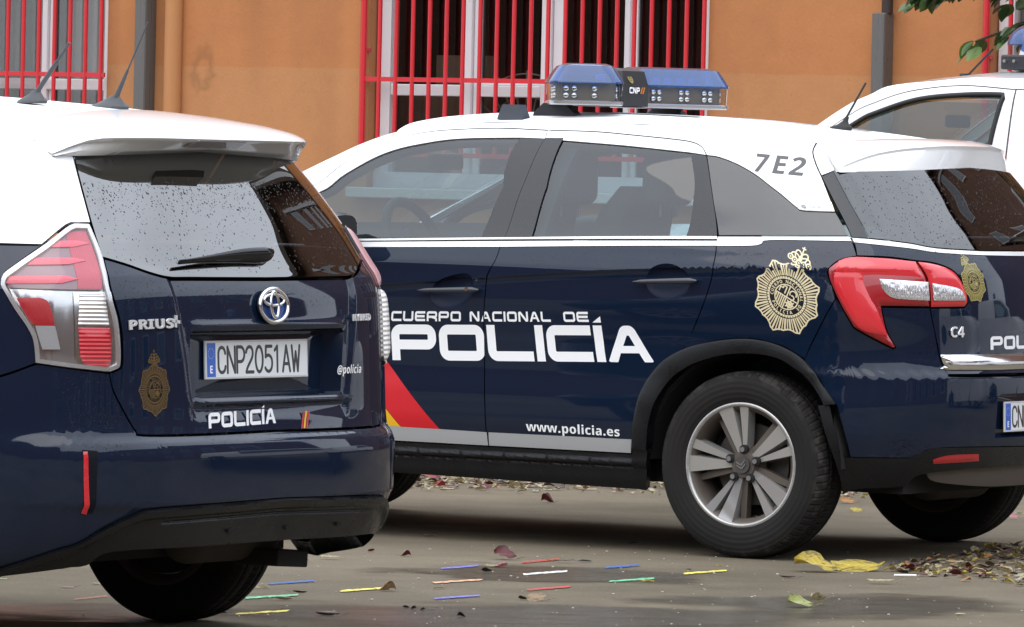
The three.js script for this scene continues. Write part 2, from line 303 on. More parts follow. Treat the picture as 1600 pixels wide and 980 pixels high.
// an ornament built flat in x, y (z outwards), set on the body at [s, y]
function onBody(shell, geo, s, y, off = 0, roll = 0) {
  const p = shell.P(s, y), n = new THREE.Vector3(...shell.N(s, y)), e = shell.P(s - 0.01, y), xa = new THREE.Vector3(e[0] - p[0], e[1] - p[1], e[2] - p[2]).normalize();
  xa.addScaledVector(n, -xa.dot(n)).normalize(); const ya = new THREE.Vector3().crossVectors(n, xa);
  const m = new THREE.Matrix4().makeBasis(xa, ya, n).setPosition(p[0] + n.x * off, p[1] + n.y * off, p[2] + n.z * off);
  if (roll) m.multiply(new THREE.Matrix4().makeRotationZ(roll));
  return geo.applyMatrix4(m);
}

// a pocket pressed into a panel: its wall follows the rim inwards and shrinks, with a floor
function pocket(shell, rim, depth, shrink, mirror = false, floorPow = 0) {
  const c = curve(rim), n = c.length, cx = c.reduce((a, q) => a + q[0], 0) / n, cy = c.reduce((a, q) => a + q[1], 0) / n, R = floorPow ? 10 : 3;
  const at = (q, k, off) => { const s = cx + (q[0] - cx) * k, y = cy + (q[1] - cy) * k, p = shell.P(s, y), m = shell.N(s, y); return p.map((v, i) => v + m[i] * off); };
  const rings = [];
  if (floorPow) for (let k = 0; k < R; k++) { const r = 1 - k / R; rings.push(c.map((q) => at(q, r, -depth * Math.pow(1 - r * r, floorPow)))); }
  else { rings.push(c.map((q) => at(q, 1.0, 0.0)), c.map((q) => at(q, 1 - (1 - shrink) * 0.5, -depth * 0.5)), c.map((q) => at(q, shrink, -depth)), c.map((q) => at(q, shrink, -depth)), c.map((q) => at(q, shrink * 0.5, -depth))); }
  const flip = mirror ? 1 : -1; const g = loft(rings.map((r) => r.map((q) => [q[0], q[1], mirror ? -q[2] : q[2]])), false, true);
  return floorPow ? g : creased(g, 40);
}
const ovalRim = (cs, cy, rx, ry, n = 28) => [...Array(n)].map((_, k) => [cs + Math.cos(k / n * Math.PI * 2) * rx, cy + Math.sin(k / n * Math.PI * 2) * ry]);
// a tube that follows an outline on the body
const bead = (shell, pts, r, off, mirror = false) => { const c = curve(pts).map((q) => { const p = shell.P(...q), n = shell.N(...q); const v = p.map((x, i) => x + n[i] * off); if (mirror) v[2] = -v[2]; return new THREE.Vector3(...v); }); return new THREE.TubeGeometry(new THREE.CatmullRomCurve3(c, true, 'catmullrom', 0), c.length * 3, r, 6, true); };
// rain drops standing on a panel
function rain(shell, outline, n, rMin, rMax, seed0, keep = () => true) {
  let q = seed0; const rr = () => { q = (q * 1664525 + 1013904223) % 4294967296; return q / 4294967296; };
  const c = curve(outline), inside = (s, y) => { let k = false; for (let i = 0, j = c.length - 1; i < c.length; j = i++) if ((c[i][1] > y) !== (c[j][1] > y) && s < (c[j][0] - c[i][0]) * (y - c[i][1]) / (c[j][1] - c[i][1]) + c[i][0]) k = !k; return k; };
  const S0 = Math.min(...c.map((v) => v[0])), S1 = Math.max(...c.map((v) => v[0])), Y0 = Math.min(...c.map((v) => v[1])), Y1 = Math.max(...c.map((v) => v[1])), out = [];
  const base = new THREE.IcosahedronGeometry(1, 1); let tries = 0;
  while (out.length < n && tries++ < n * 12) { const s = mix(S0, S1, rr()), y = mix(Y0, Y1, rr()); if (!inside(s, y) || !keep(s, y, rr())) continue; const r = mix(rMin, rMax, Math.pow(rr(), 2.2)); out.push(onBody(shell, base.clone().scale(r, r * (1 + 0.7 * rr()), r * 0.45), s, y, 0)); }
  return mergeGeometries(out);
}
// a windscreen spanned between the two screen pillars (left edge points from bottom to top)
function screen(edge, bulge, drop = 0) {
  const pos = [], uv = [], idx = [], nu = edge.length - 1, nv = 24;
  edge.forEach(([x, y, z]) => { for (let j = 0; j <= nv; j++) { const t = j / nv * 2 - 1; pos.push(x + bulge * (1 - t * t), y + drop * (1 - t * t), -z * t); uv.push(t, y); } });
  for (let i = 0; i < nu; i++) for (let j = 0; j < nv; j++) { const a = i * (nv + 1) + j; idx.push(a, a + 1, a + nv + 1, a + 1, a + nv + 2, a + nv + 1); }
  const g = new THREE.BufferGeometry(); g.setAttribute('position', new THREE.Float32BufferAttribute(pos, 3)); g.setAttribute('uv', new THREE.Float32BufferAttribute(uv, 2)); g.setIndex(idx); g.computeVertexNormals(); return g;
}
// ---------- lettering and emblems (flat prints) ----------
// square police lettering: each glyph is a stroked centre line in a box w x h
function squareText(g, text, x, y, h, t, wide, space, narrow = {}) {
  g.lineWidth = t; g.lineCap = 'butt'; g.lineJoin = 'round';
  const a = t / 2, H = h - a, line = (pts, close, r = t * 0.62) => {
    g.beginPath();
    const n = pts.length;
    if (close) { const m = [(pts[0][0] + pts[n - 1][0]) / 2, (pts[0][1] + pts[n - 1][1]) / 2]; g.moveTo(x + m[0], y + m[1]); for (let i = 0; i < n; i++) { const p = pts[i], q = pts[(i + 1) % n]; g.arcTo(x + p[0], y + p[1], x + (p[0] + q[0]) / 2, y + (p[1] + q[1]) / 2, r); } g.closePath(); }
    else { g.moveTo(x + pts[0][0], y + pts[0][1]); for (let i = 1; i < n - 1; i++) g.arcTo(x + pts[i][0], y + pts[i][1], x + (pts[i][0] + pts[i + 1][0]) / 2, y + (pts[i][1] + pts[i + 1][1]) / 2, r); g.lineTo(x + pts[n - 1][0], y + pts[n - 1][1]); }
    g.stroke();
  };
  for (const ch of text) {
    let w = wide * (narrow[ch] || 1); const W = w - a, m = h * 0.56;
    if (ch === ' ') { x += wide * 0.55; continue; }
    if (ch === 'I' || ch === 'Í') { w = t; line([[a, 0], [a, h]]); if (ch === 'Í') { g.beginPath(); g.moveTo(x + t, y - t * 0.35); g.lineTo(x - t * 0.1, y - t * 0.35); g.lineTo(x + t, y - t * 1.1); g.closePath(); g.fill(); } }
    else if (ch === 'P') { line([[a, h], [a, a], [W, a], [W, m], [a, m]]); }
    else if (ch === 'R') { line([[a, h], [a, a], [W, a], [W, m], [a, m]]); line([[w * 0.5, m], [W, h * 0.72], [W, h]]); }
    else if (ch === 'O') line([[a, a], [W, a], [W, H], [a, H]], true);
    else if (ch === 'D') line([[a, a], [W, a], [W, H], [a, H]], true, t * 0.7);
    else if (ch === 'L') line([[a, 0], [a, H], [w, H]]);
    else if (ch === 'C') line([[w, a], [a, a], [a, H], [w, H]]);
    else if (ch === 'U') line([[a, 0], [a, H], [W, H], [W, 0]]);
    else if (ch === 'E') { line([[w, a], [a, a], [a, H], [w, H]]); line([[a, h / 2], [w * 0.95, h / 2]]); }
    else if (ch === 'N') line([[a, h], [a, a], [w * 0.22, a], [w * 0.78, H], [W, H], [W, 0]], false, t * 0.25);
    else if (ch === 'A') { g.save(); g.beginPath(); g.rect(x - t, y - t, w + 2 * t, h + t); g.clip(); line([[a * 0.85, h * 1.04], [w * 0.42, a * 1.02], [w * 0.58, a * 1.02], [w - a * 0.85, h * 1.04]], false, t * 0.45); g.restore(); g.fillRect(x + w * 0.25, y + h * 0.56, w * 0.5, t * 0.72); }
    x += w + space;
  }
  return x;
}
const sticker = (tex, o = {}) => phy({ map: tex, transparent: true, roughness: 0.38, clearcoat: 0.6, clearcoatRoughness: 0.08, ...o });
// door lettering: centre lines in millimetres on a field of 1182 x 184 mm
const doorText = canvasTex(2048, 512, (g, w, h) => {
  g.fillStyle = g.strokeStyle = '#e9eaec'; g.scale(w / 1182, h / 184);
  squareText(g, 'CUERPO', 2, 1, 37, 8.6, 46, 7); squareText(g, 'NACIONAL', 352, 1, 37, 8.6, 43, 7); squareText(g, 'DE', 768, 1, 37, 8.6, 52, 7);
  squareText(g, 'POLIC', 2, 50.5, 132.5, 36, 197, 13.5); g.fillRect(893, 50.5, 39, 132.5); squareText(g, 'A', 945, 50.5, 132.5, 36, 193, 13);
  g.beginPath(); g.moveTo(932, 40); g.lineTo(894, 40); g.lineTo(932, 17); g.closePath(); g.fill();
});
const plainText = (w, h, text, font, fill = '#f0f0f0', sx = 1, skew = 0) => canvasTex(w, h, (g) => { g.fillStyle = fill; g.font = font; g.textBaseline = 'middle'; g.textAlign = 'center'; g.setTransform(sx, 0, skew, 1, w / 2, h / 2); g.fillText(text, 0, 0); });
const webText = plainText(1024, 128, 'www.policia.es', 'bold 112px sans-serif', '#eceef0', 1.22);
const atText = plainText(512, 128, '@policia', 'bold 104px sans-serif', '#e8e8e8', 1.05, -0.22);
const numberText = canvasTex(512, 224, (g, w, h) => { g.fillStyle = '#26272b'; g.font = 'bold 238px sans-serif'; g.textBaseline = 'middle'; g.textAlign = 'left'; g.setTransform(1, 0, -0.30, 1, 46, h / 2); g.fillText('7', -6, 4); g.fillText('E', 158, 4); g.fillText('2', 306, 4); });
const crossText = canvasTex(256, 64, (g) => { g.fillStyle = g.strokeStyle = '#6a6d72'; g.font = 'italic 34px sans-serif'; g.textBaseline = 'middle'; g.fillText('AIRCROSS', 74, 34); g.lineWidth = 3; g.beginPath(); g.arc(34, 32, 18, 0, 7); g.stroke(); for (let k = 0; k < 3; k++) { g.beginPath(); g.ellipse(34, 32, 20, 7, k * 1.05, 0, 7); g.stroke(); } });
const policeRear = canvasTex(1024, 160, (g, w, h) => { g.fillStyle = g.strokeStyle = '#e6e7e9'; squareText(g, 'POLICÍA', 6, 38, 116, 28, 126, 12, { A: 0.95 }); });
const roadTicks = canvasTex(256, 192, (g) => { const bar = (x, c) => { g.fillStyle = c; g.beginPath(); g.moveTo(x, 190); g.lineTo(x + 70, 2); g.lineTo(x + 108, 2); g.lineTo(x + 38, 190); g.fill(); }; bar(4, '#a81420'); bar(52, '#d9a417'); bar(104, '#a81420'); });
const emblemTex = (ink, dark) => canvasTex(768, 1100, (g) => {
  const cx = 384, cy = 690; g.strokeStyle = g.fillStyle = ink; g.lineJoin = 'round';
  const R = (t) => { const a = Math.abs(((t / (Math.PI / 4)) % 1 + 1) % 1 - 0.5) * 2; return (292 + 46 * a) * (1 + 0.07 * Math.abs(Math.sin(t))); };
  const N = 64, pt = (t, r) => [cx + Math.cos(t) * r, cy + Math.sin(t) * r * 1.06];
  g.lineWidth = 15; g.beginPath();
  for (let i = 0; i <= N; i++) { const t = i / N * Math.PI * 2, z = i % 4 < 2 ? 0 : 14; const p = pt(t, R(t) - z); i ? g.lineTo(...p) : g.moveTo(...p); } g.closePath(); g.stroke();
  for (let i = 0; i < N; i++) { const t = (i + 0.5) / N * Math.PI * 2; g.lineWidth = i % 2 ? 12 : 19; g.beginPath(); g.moveTo(...pt(t, 206)); g.lineTo(...pt(t, R(t) - 8)); g.stroke(); }
  g.fillStyle = dark; g.beginPath(); g.arc(cx, cy, 214, 0, 7); g.fill(); g.fillStyle = ink;
  g.lineWidth = 20; g.setLineDash([22, 6]); g.beginPath(); g.arc(cx, cy, 196, 0, 7); g.stroke(); g.setLineDash([]); g.lineWidth = 9; g.beginPath(); g.arc(cx, cy, 186, 0, 7); g.stroke();
  g.lineWidth = 12; g.beginPath(); g.arc(cx, cy, 124, 0, 7); g.stroke();
  const arc = (s, from, step, flip) => { g.font = 'bold 46px sans-serif'; g.textAlign = 'center'; g.textBaseline = 'middle'; [...s].forEach((c, i) => { const t = from + step * i; g.save(); g.translate(cx + Math.cos(t) * 155, cy + Math.sin(t) * 155); g.rotate(t + (flip ? -Math.PI / 2 : Math.PI / 2)); g.fillText(c, 0, 0); g.restore(); }); };
  arc('CUERPO NACIONAL DE', -Math.PI - 0.30, 0.222, false); arc('POLICIA', Math.PI / 2 + 0.72, -0.235, true);
  g.save(); g.beginPath(); g.arc(cx, cy, 116, 0, 7); g.clip(); g.lineWidth = 13;
  for (let k = 0; k < 5; k++) { g.beginPath(); g.moveTo(cx - 108 + k * 22, cy + 4); g.lineTo(cx - 108 + k * 22, cy + 120); g.stroke(); }
  g.beginPath(); g.moveTo(cx - 120, cy); g.lineTo(cx + 120, cy); g.moveTo(cx, cy - 120); g.lineTo(cx, cy + 120); g.stroke();
  for (let k = 0; k < 8; k++) { g.beginPath(); g.moveTo(cx + 55, cy + 55); g.lineTo(cx + 55 + 52 * Math.cos(k * 0.785), cy + 55 + 52 * Math.sin(k * 0.785)); g.stroke(); } g.beginPath(); g.arc(cx + 55, cy + 55, 30, 0, 7); g.stroke();
  g.beginPath(); g.moveTo(cx - 92, cy - 22); g.lineTo(cx - 92, cy - 70); g.lineTo(cx - 62, cy - 70); g.lineTo(cx - 62, cy - 98); g.lineTo(cx - 30, cy - 98); g.lineTo(cx - 30, cy - 22); g.stroke();
  g.beginPath(); g.arc(cx + 52, cy - 58, 34, 2.4, 6.6); g.stroke(); g.beginPath(); g.arc(cx + 52, cy - 20, 22, 4, 8); g.stroke(); g.restore();
  // crown: four petals fanned from a scalloped band, a tall middle bow and a cross
  g.save(); g.translate(384, 292); g.lineWidth = 14;
  for (const [a, l, w] of [[-1.02, 96, 38], [1.02, 96, 38], [-0.42, 104, 34], [0.42, 104, 34]]) { g.save(); g.rotate(a); g.beginPath(); g.ellipse(0, -l * 0.62, w, l * 0.56, 0, 0, 7); g.stroke(); g.restore(); }
  g.beginPath(); g.moveTo(0, -128); g.lineTo(0, -20); g.stroke();
  for (let k = -2; k <= 2; k++) { g.fillStyle = dark; g.beginPath(); g.arc(k * 50, 6 - Math.abs(k) * 10, 25, 0, 7); g.fill(); g.fillStyle = ink; g.beginPath(); g.arc(k * 50, 6 - Math.abs(k) * 10, 25, 0, 7); g.stroke(); g.beginPath(); g.arc(k * 50, 6 - Math.abs(k) * 10, 9, 0, 7); g.fill(); }
  g.lineWidth = 13; g.beginPath(); g.moveTo(0, -176); g.lineTo(0, -126); g.moveTo(-22, -156); g.lineTo(22, -156); g.stroke();
  for (let k = -1; k <= 1; k++) { g.beginPath(); g.arc(k * 62, 54 - Math.abs(k) * 6, 8, 0, 7); g.fill(); }
  g.restore();
});
const creamEmblem = sticker(emblemTex('#d8caa4', 'rgba(10,12,24,0.85)')), goldEmblem = sticker(emblemTex('#6b5530', 'rgba(12,12,18,0.8)'), { metalness: 0.3 }), oliveEmblem = sticker(emblemTex('#a79a55', 'rgba(12,14,26,0.75)'));
const plateTex = (text, gaps) => canvasTex(1040, 220, (g, w, h) => {
  g.fillStyle = '#dcdedf'; g.fillRect(0, 0, w, h);
  g.fillStyle = '#1d55b5'; g.fillRect(12, 10, 88, h - 20);
  g.fillStyle = '#9fb7d8'; for (let k = 0; k < 12; k++) { g.beginPath(); g.arc(56 + 30 * Math.cos(k * Math.PI / 6), 72 + 30 * Math.sin(k * Math.PI / 6), 3.2, 0, 7); g.fill(); }
  g.fillStyle = '#f4f4f4'; g.font = 'bold 62px sans-serif'; g.textAlign = 'center'; g.textBaseline = 'middle'; g.fillText('E', 56, 166);
  g.strokeStyle = g.fillStyle = '#141414'; g.lineWidth = 20; g.lineJoin = g.lineCap = 'round';
  const T = 36, B = 186, C = (T + B) / 2; let x = 118;
  const L = (pts) => { g.beginPath(); pts.forEach((p, i) => (i ? g.lineTo(x + p[0], p[1]) : g.moveTo(x + p[0], p[1]))); g.stroke(); };
  const glyph = { C: () => { g.beginPath(); g.moveTo(x + 78, T + 36); g.bezierCurveTo(x + 72, T - 12, x + 10, T - 12, x + 10, T + 44); g.lineTo(x + 10, B - 44); g.bezierCurveTo(x + 10, B + 12, x + 74, B + 12, x + 80, B - 36); g.stroke(); return 90; }, N: () => { L([[10, B], [10, T], [84, B], [84, T]]); return 94; }, P: () => { g.beginPath(); g.moveTo(x + 10, B); g.lineTo(x + 10, T); g.lineTo(x + 44, T); g.bezierCurveTo(x + 96, T, x + 96, C + 12, x + 44, C + 12); g.lineTo(x + 10, C + 12); g.stroke(); return 88; }, 2: () => { g.beginPath(); g.moveTo(x + 12, T + 32); g.bezierCurveTo(x + 22, T - 14, x + 86, T - 10, x + 78, T + 46); g.bezierCurveTo(x + 74, T + 80, x + 22, B - 40, x + 12, B); g.lineTo(x + 84, B); g.stroke(); return 96; }, 0: () => { g.beginPath(); g.ellipse(x + 46, C, 36, (B - T) / 2, 0, 0, 7); g.stroke(); return 94; }, 5: () => { g.beginPath(); g.moveTo(x + 78, T); g.lineTo(x + 20, T); g.lineTo(x + 16, C - 12); g.bezierCurveTo(x + 40, C - 34, x + 86, C - 20, x + 82, C + 28); g.bezierCurveTo(x + 78, B + 12, x + 26, B + 6, x + 12, B - 22); g.stroke(); return 94; }, 1: () => { L([[14, T + 24], [40, T], [40, B]]); return 60; }, A: () => { L([[8, B], [44, T], [82, B]]); L([[24, B - 44], [66, B - 44]]); return 92; }, W: () => { L([[8, T], [28, B], [48, T + 36], [68, B], [88, T]]); return 100; }, 8: () => { g.beginPath(); g.ellipse(x + 46, T + 38, 30, 38, 0, 0, 7); g.stroke(); g.beginPath(); g.ellipse(x + 46, B - 38, 36, 38, 0, 0, 7); g.stroke(); return 94; } };
  [...text].forEach((c, i) => { if (c === ' ') { x += 26; return; } x += glyph[c]() + (gaps || 4); });
  g.lineWidth = 6; g.strokeStyle = '#b9bbbd'; g.strokeRect(5, 5, w - 10, h - 10);
});
const font = await new FontLoader().loadAsync('fonts/droid/droid_sans_bold.typeface.json');
const raised = (text, size, depth = 0.004, stretch = 1) => { const g = new TextGeometry(text, { font, size, depth, curveSegments: 4, bevelEnabled: true, bevelThickness: 0.0012, bevelSize: 0.0008, bevelSegments: 1 }); g.computeBoundingBox(); const b = g.boundingBox; g.translate(-(b.min.x + b.max.x) / 2, -(b.min.y + b.max.y) / 2, 0); g.scale(stretch, 1, 1); return g; };
function numberPlate(parent, tex, x, y, tilt) {          // local car axes, faces backwards
  const p = part('number_plate', new RoundedBoxGeometry(0.52, 0.11, 0.006, 2, 0.002), std({ color: lin(0.6, 0.6, 0.6), roughness: 0.5 }), parent);
  p.position.set(x, y, 0); p.rotation.set(0, -Math.PI / 2, 0); p.rotateX(-tilt);
  const f = part('plate_face', new THREE.PlaneGeometry(0.516, 0.106).translate(0, 0, 0.0036), phy({ map: tex, roughness: 0.35, clearcoat: 0.5, clearcoatRoughness: 0.1 }), p);
  return p;
}
// ---------- wheels: axis along z, outer face towards -z ----------
const tyreDirt = dataTex(512, (u, v) => { const a = fbm(u * 14, v * 5, 4, 14, 5), b = fbm(u * 80, v * 20, 2, 80, 20), sc = smooth(0.13, 0.19, v) * smooth(0.30, 0.22, v) * smooth(0.50, 0.72, b) * smooth(0.35, 0.6, fbm(u * 5, 0.5, 2, 5, 0)); const k = 0.0040 + 0.0055 * a + 0.028 * sc * (0.4 + 0.6 * hash(Math.floor(u * 512), Math.floor(v * 512))); return [k * 1.14, k, k * 0.88].map((x) => Math.pow(x, 1 / 2.2)); }, true);
const treadTex = dataTex(1024, (u, v, i, j) => { const ring = v < 0.2 ? 0.6 + 0.22 * Math.sin(v * 240) * smooth(0.2, 0.15, v) * smooth(0.02, 0.05, v) : 0.7, a = (u * 74 + (v - 0.5) * 3) % 1, gr = v > 0.17 && v < 0.83 ? smooth(0.10, 0.16, Math.abs(((a + 1) % 1) - 0.5)) : 1; return clamp(ring * gr * 0.9 + 0.1 * hash(i, j)); }, false, 128);
const tyreMat = phy({ map: tyreDirt, roughness: 0.88, specularIntensity: 0.6, bumpMap: treadTex, bumpScale: 0.005 });
const alloy = std({ color: lin(0.42, 0.41, 0.40), metalness: 0.5, roughness: 0.42, roughnessMap: scaled(grimeTex, 8, 8) });
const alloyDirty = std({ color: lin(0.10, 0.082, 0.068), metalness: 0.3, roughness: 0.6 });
function tyreGeo(R, r, w) {
  const h = w / 2, p = [[r, -h * 0.80], [r + 0.008, -h * 0.90], [mix(r, R, 0.30), -h * 0.985], [mix(r, R, 0.55), -h], [mix(r, R, 0.80), -h * 0.95], [R - 0.012, -h * 0.84], [R - 0.003, -h * 0.70], [R, -h * 0.5], [R, -h * 0.42], [R - 0.008, -h * 0.41], [R - 0.008, -h * 0.33], [R, -h * 0.32], [R, h * 0.06 - 0.03], [R - 0.008, -0.008], [R - 0.008, 0.008], [R, 0.014], [R, h * 0.42], [R - 0.008, h * 0.43], [R - 0.008, h * 0.5], [R, h * 0.52], [R - 0.003, h * 0.7], [R - 0.012, h * 0.84], [mix(r, R, 0.8), h * 0.95], [mix(r, R, 0.55), h], [mix(r, R, 0.3), h * 0.985], [r, h * 0.85]];
  return new THREE.LatheGeometry(p.map((q) => new THREE.Vector2(q[0], q[1])), 96).rotateX(Math.PI / 2);
}
function spokeWheel(parent, X, Z, R, r, w, side, spin, blades, sub) {
  const t = part('wheel', tyreGeo(R, r - 0.006, w), tyreMat, parent); t.position.set(X, R, Z); t.rotation.set(side > 0 ? Math.PI : 0, 0, 0); t.rotateZ(spin);
  // rim barrel with its outer lip
  const h = w / 2, b = [[r + 0.004, -h * 0.84], [r - 0.004, -h * 0.90], [r - 0.012, -h * 0.88], [r - 0.015, -h * 0.80]], b2 = [[r - 0.014, -h * 0.81], [r - 0.030, -h * 0.70], [r - 0.036, 0], [r - 0.03, h * 0.8], [r, h * 0.9]];
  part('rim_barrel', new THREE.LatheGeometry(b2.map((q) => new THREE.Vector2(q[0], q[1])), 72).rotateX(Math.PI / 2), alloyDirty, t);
  part('rim', new THREE.LatheGeometry(b.map((q) => new THREE.Vector2(q[0], q[1])), 72).rotateX(Math.PI / 2), alloy, t);
  part('brake_disc', new THREE.CylinderGeometry(0.148, 0.148, 0.02, 40).rotateX(Math.PI / 2).translate(0, 0, h * 0.10), std({ color: lin(0.10, 0.09, 0.08), metalness: 0.7, roughness: 0.5 }), t);
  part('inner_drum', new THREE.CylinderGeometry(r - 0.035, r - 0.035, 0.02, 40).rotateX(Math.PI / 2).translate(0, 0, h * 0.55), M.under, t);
  blades(t, r, h);
  const lugs = []; for (let k = 0; k < 5; k++) { const a = Math.PI / 2 + k * Math.PI * 0.4 + 0.05; part('nut_well', new THREE.CylinderGeometry(0.0165, 0.0165, 0.016, 16).rotateX(Math.PI / 2).translate(Math.cos(a) * 0.056, Math.sin(a) * 0.056, -h * 0.665), M.under, t); part('wheel_nut', new THREE.CylinderGeometry(0.0085, 0.010, 0.022, 6).rotateX(Math.PI / 2).translate(Math.cos(a) * 0.056, Math.sin(a) * 0.056, -h * 0.72), M.satin, t); }
  const cap = part('hub_cap', new THREE.CylinderGeometry(0.030, 0.031, 0.02, 28).rotateX(Math.PI / 2).translate(0, 0, -h * 0.70), std({ color: lin(0.05, 0.045, 0.042), roughness: 0.5 }), t);
  if (sub) part('cap_emblem', sub(-h * 0.70 - 0.011), M.satin, cap);
  return t;
}
function bladeGeo(a0, rin, rout, win, wout, z0, z1, depth, lean) {  // a tapered flat faced spoke at angle a0, its face sloping from z1 at the hub to z0 at the rim
  const ring = (r, w, z, dz) => { const c = Math.cos(a0), s = Math.sin(a0), at = (u, q) => [r * c - u * s, r * s + u * c, q]; return [at(-w / 2, z), at(w / 2, z), at(w / 2 + dz, z + depth), at(-w / 2 - dz * 0.2, z + depth)]; };
  const rings = []; for (let k = 0; k <= 5; k++) { const t = k / 5; rings.push(ring(mix(rin, rout, t), mix(win, wout, t), mix(z1, z0, Math.pow(t, 1.4)), lean)); }
  return creased(loft(rings), 30);
}
function twinBlades(t, r, h) {                            // five pairs of swept blades: one broad, one narrow
  for (let k = 0; k < 5; k++) {
    const a = Math.PI - (109 - k * 72) * Math.PI / 180, n = a + 20.5 * Math.PI / 180;
    part('spoke', bladeGeo(a, 0.045, r - 0.014, 0.020, 0.060, -h * 0.82, -h * 0.62, 0.045, 0.006), alloy, t);
    part('spoke', bladeGeo(n, 0.050, r - 0.014, 0.013, 0.036, -h * 0.80, -h * 0.60, 0.045, 0.004), alloy, t);
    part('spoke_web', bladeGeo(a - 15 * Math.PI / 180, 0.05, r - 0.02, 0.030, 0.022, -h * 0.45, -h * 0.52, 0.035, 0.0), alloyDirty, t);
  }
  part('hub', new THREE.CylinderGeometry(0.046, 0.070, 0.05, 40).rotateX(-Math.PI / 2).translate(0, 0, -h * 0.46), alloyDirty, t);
}
const chevrons = (z) => { const v = (y) => { const s = new THREE.Shape([[-0.018, y - 0.006], [0, y + 0.008], [0.018, y - 0.006], [0.018, y - 0.012], [0, y + 0.002], [-0.018, y - 0.012]].map((p) => new THREE.Vector2(-p[0], p[1]))); return new THREE.ExtrudeGeometry(s, { depth: 0.003, bevelEnabled: false }).translate(0, 0, z - 0.003); }; return [v(0.008), v(-0.004)].map((g) => g.rotateZ(2.9)); };
function plainSpokes(t, r, h) {
  for (let k = 0; k < 10; k++) part('spoke', bladeGeo(k * Math.PI / 5, 0.05, r - 0.014, 0.030, 0.036, -h * 0.72, -h * 0.62, 0.04, 0.004), alloy, t);
  part('hub', new THREE.CylinderGeometry(0.062, 0.07, 0.05, 40).rotateX(-Math.PI / 2).translate(0, 0, -h * 0.48), alloy, t);
}
// wheel arch lining: a dark half shell over the wheel
const archLiner = (X, Y, R, zi, zo) => new THREE.CylinderGeometry(R, R, Math.abs(zo - zi), 40, 1, true, 0, Math.PI).rotateX(Math.PI / 2).rotateZ(Math.PI / 2).translate(X, Y, (zi + zo) / 2);
// ---------- the ground: worn asphalt, wet in patches ----------
{
  const col = dataTex(1024, (u, v, i, j) => {
    const a = 0.5 + 1.3 * (fbm(u * 5, v * 5, 5, 5, 5) - 0.5), b = fbm(u * 24 + 3, v * 24, 3, 24, 24), g = hash(i * 3.1, j * 1.7), k = 0.126 * (0.62 + 0.58 * a + 0.22 * b + (g > 0.985 ? 0.5 : 0) - (g < 0.02 ? 0.3 : 0) + 0.16 * (g - 0.5));
    return [k * 1.15, k * 0.97, k * 0.70].map((x) => Math.pow(x, 1 / 2.2));
  }, true);
  const rough = dataTex(1024, (u, v) => { const p = fbm(u * 7, v * 7, 4, 7, 7); return mix(0.62, 0.95, smooth(0.36, 0.58, p)); });
  const bump = dataTex(512, (u, v, i, j) => 0.5 * hash(i, j) + 0.5 * fbm(u * 90, v * 90, 2, 90, 90));
  const g = new THREE.PlaneGeometry(420, 420, 60, 60).rotateX(-Math.PI / 2);
  const uv = g.attributes.uv; for (let i = 0; i < uv.count; i++) uv.setXY(i, uv.getX(i) * 420, uv.getY(i) * 420);
  single('ground', g, phy({ map: scaled(col, 1 / 4.3, 1 / 4.3), roughness: 1, roughnessMap: scaled(rough, 1 / 5.1, 1 / 3.7), specularIntensity: 0.05, bumpMap: scaled(bump, 1.3, 1.3), bumpScale: 0.0024 }), 'grey brown worn asphalt yard, wet in patches', 'ground', null, 'structure').position.set(0, 0, -30);
  // damp films standing on the asphalt in front of the cars, thinning out at their edges
  const damp = (label, x, z, w, d, turn, sd) => {
    const tex = dataTex(256, (u, v) => { const r = Math.hypot((u - 0.5) * 2, (v - 0.5) * 2) + 0.9 * (fbm(u * 4 + sd, v * 4, 4) - 0.5), e = 0.62 + 0.76 * (fbm(u * 14 + sd * 3, v * 14, 3) - 0.5); const c = 0.060 + 0.03 * fbm(u * 30, v * 30, 3); return [c * 1.2, c, c * 0.72].map((q) => Math.pow(q, 1 / 2.2)).concat(clamp(smooth(0.98, 0.5, r)) * clamp(e + 0.35) * 0.9); }, true);
    tex.wrapS = tex.wrapT = THREE.ClampToEdgeWrapping;
    const m = single('damp_patch', new THREE.PlaneGeometry(w, d).rotateX(-Math.PI / 2), phy({ map: tex, transparent: true, roughness: 0.24, specularIntensity: 0.7, bumpMap: scaled(bump, w, d), bumpScale: 0.0008 }), label, 'damp patch', null, 'structure'); m.position.set(x, 0.0022, z); m.rotation.y = turn; return m;
  };
  damp('damp glossy patch of asphalt along the lower edge', 0.0, -19.7, 2.6, 1.5, 0.1, 1.3).position.y = 0.0020; damp('damp glossy patch of asphalt at lower right', 1.15, -20.6, 1.5, 1.3, 0.3, 4.1).position.y = 0.0025; damp('damp patch of asphalt at lower left beside the wagon wheel', -1.25, -19.6, 1.2, 0.9, 0.0, 7.7).position.y = 0.0030; damp('damp patch of asphalt among the paint strips', 0.1, -21.9, 1.3, 1.1, -0.2, 11.9).position.y = 0.0023;
}

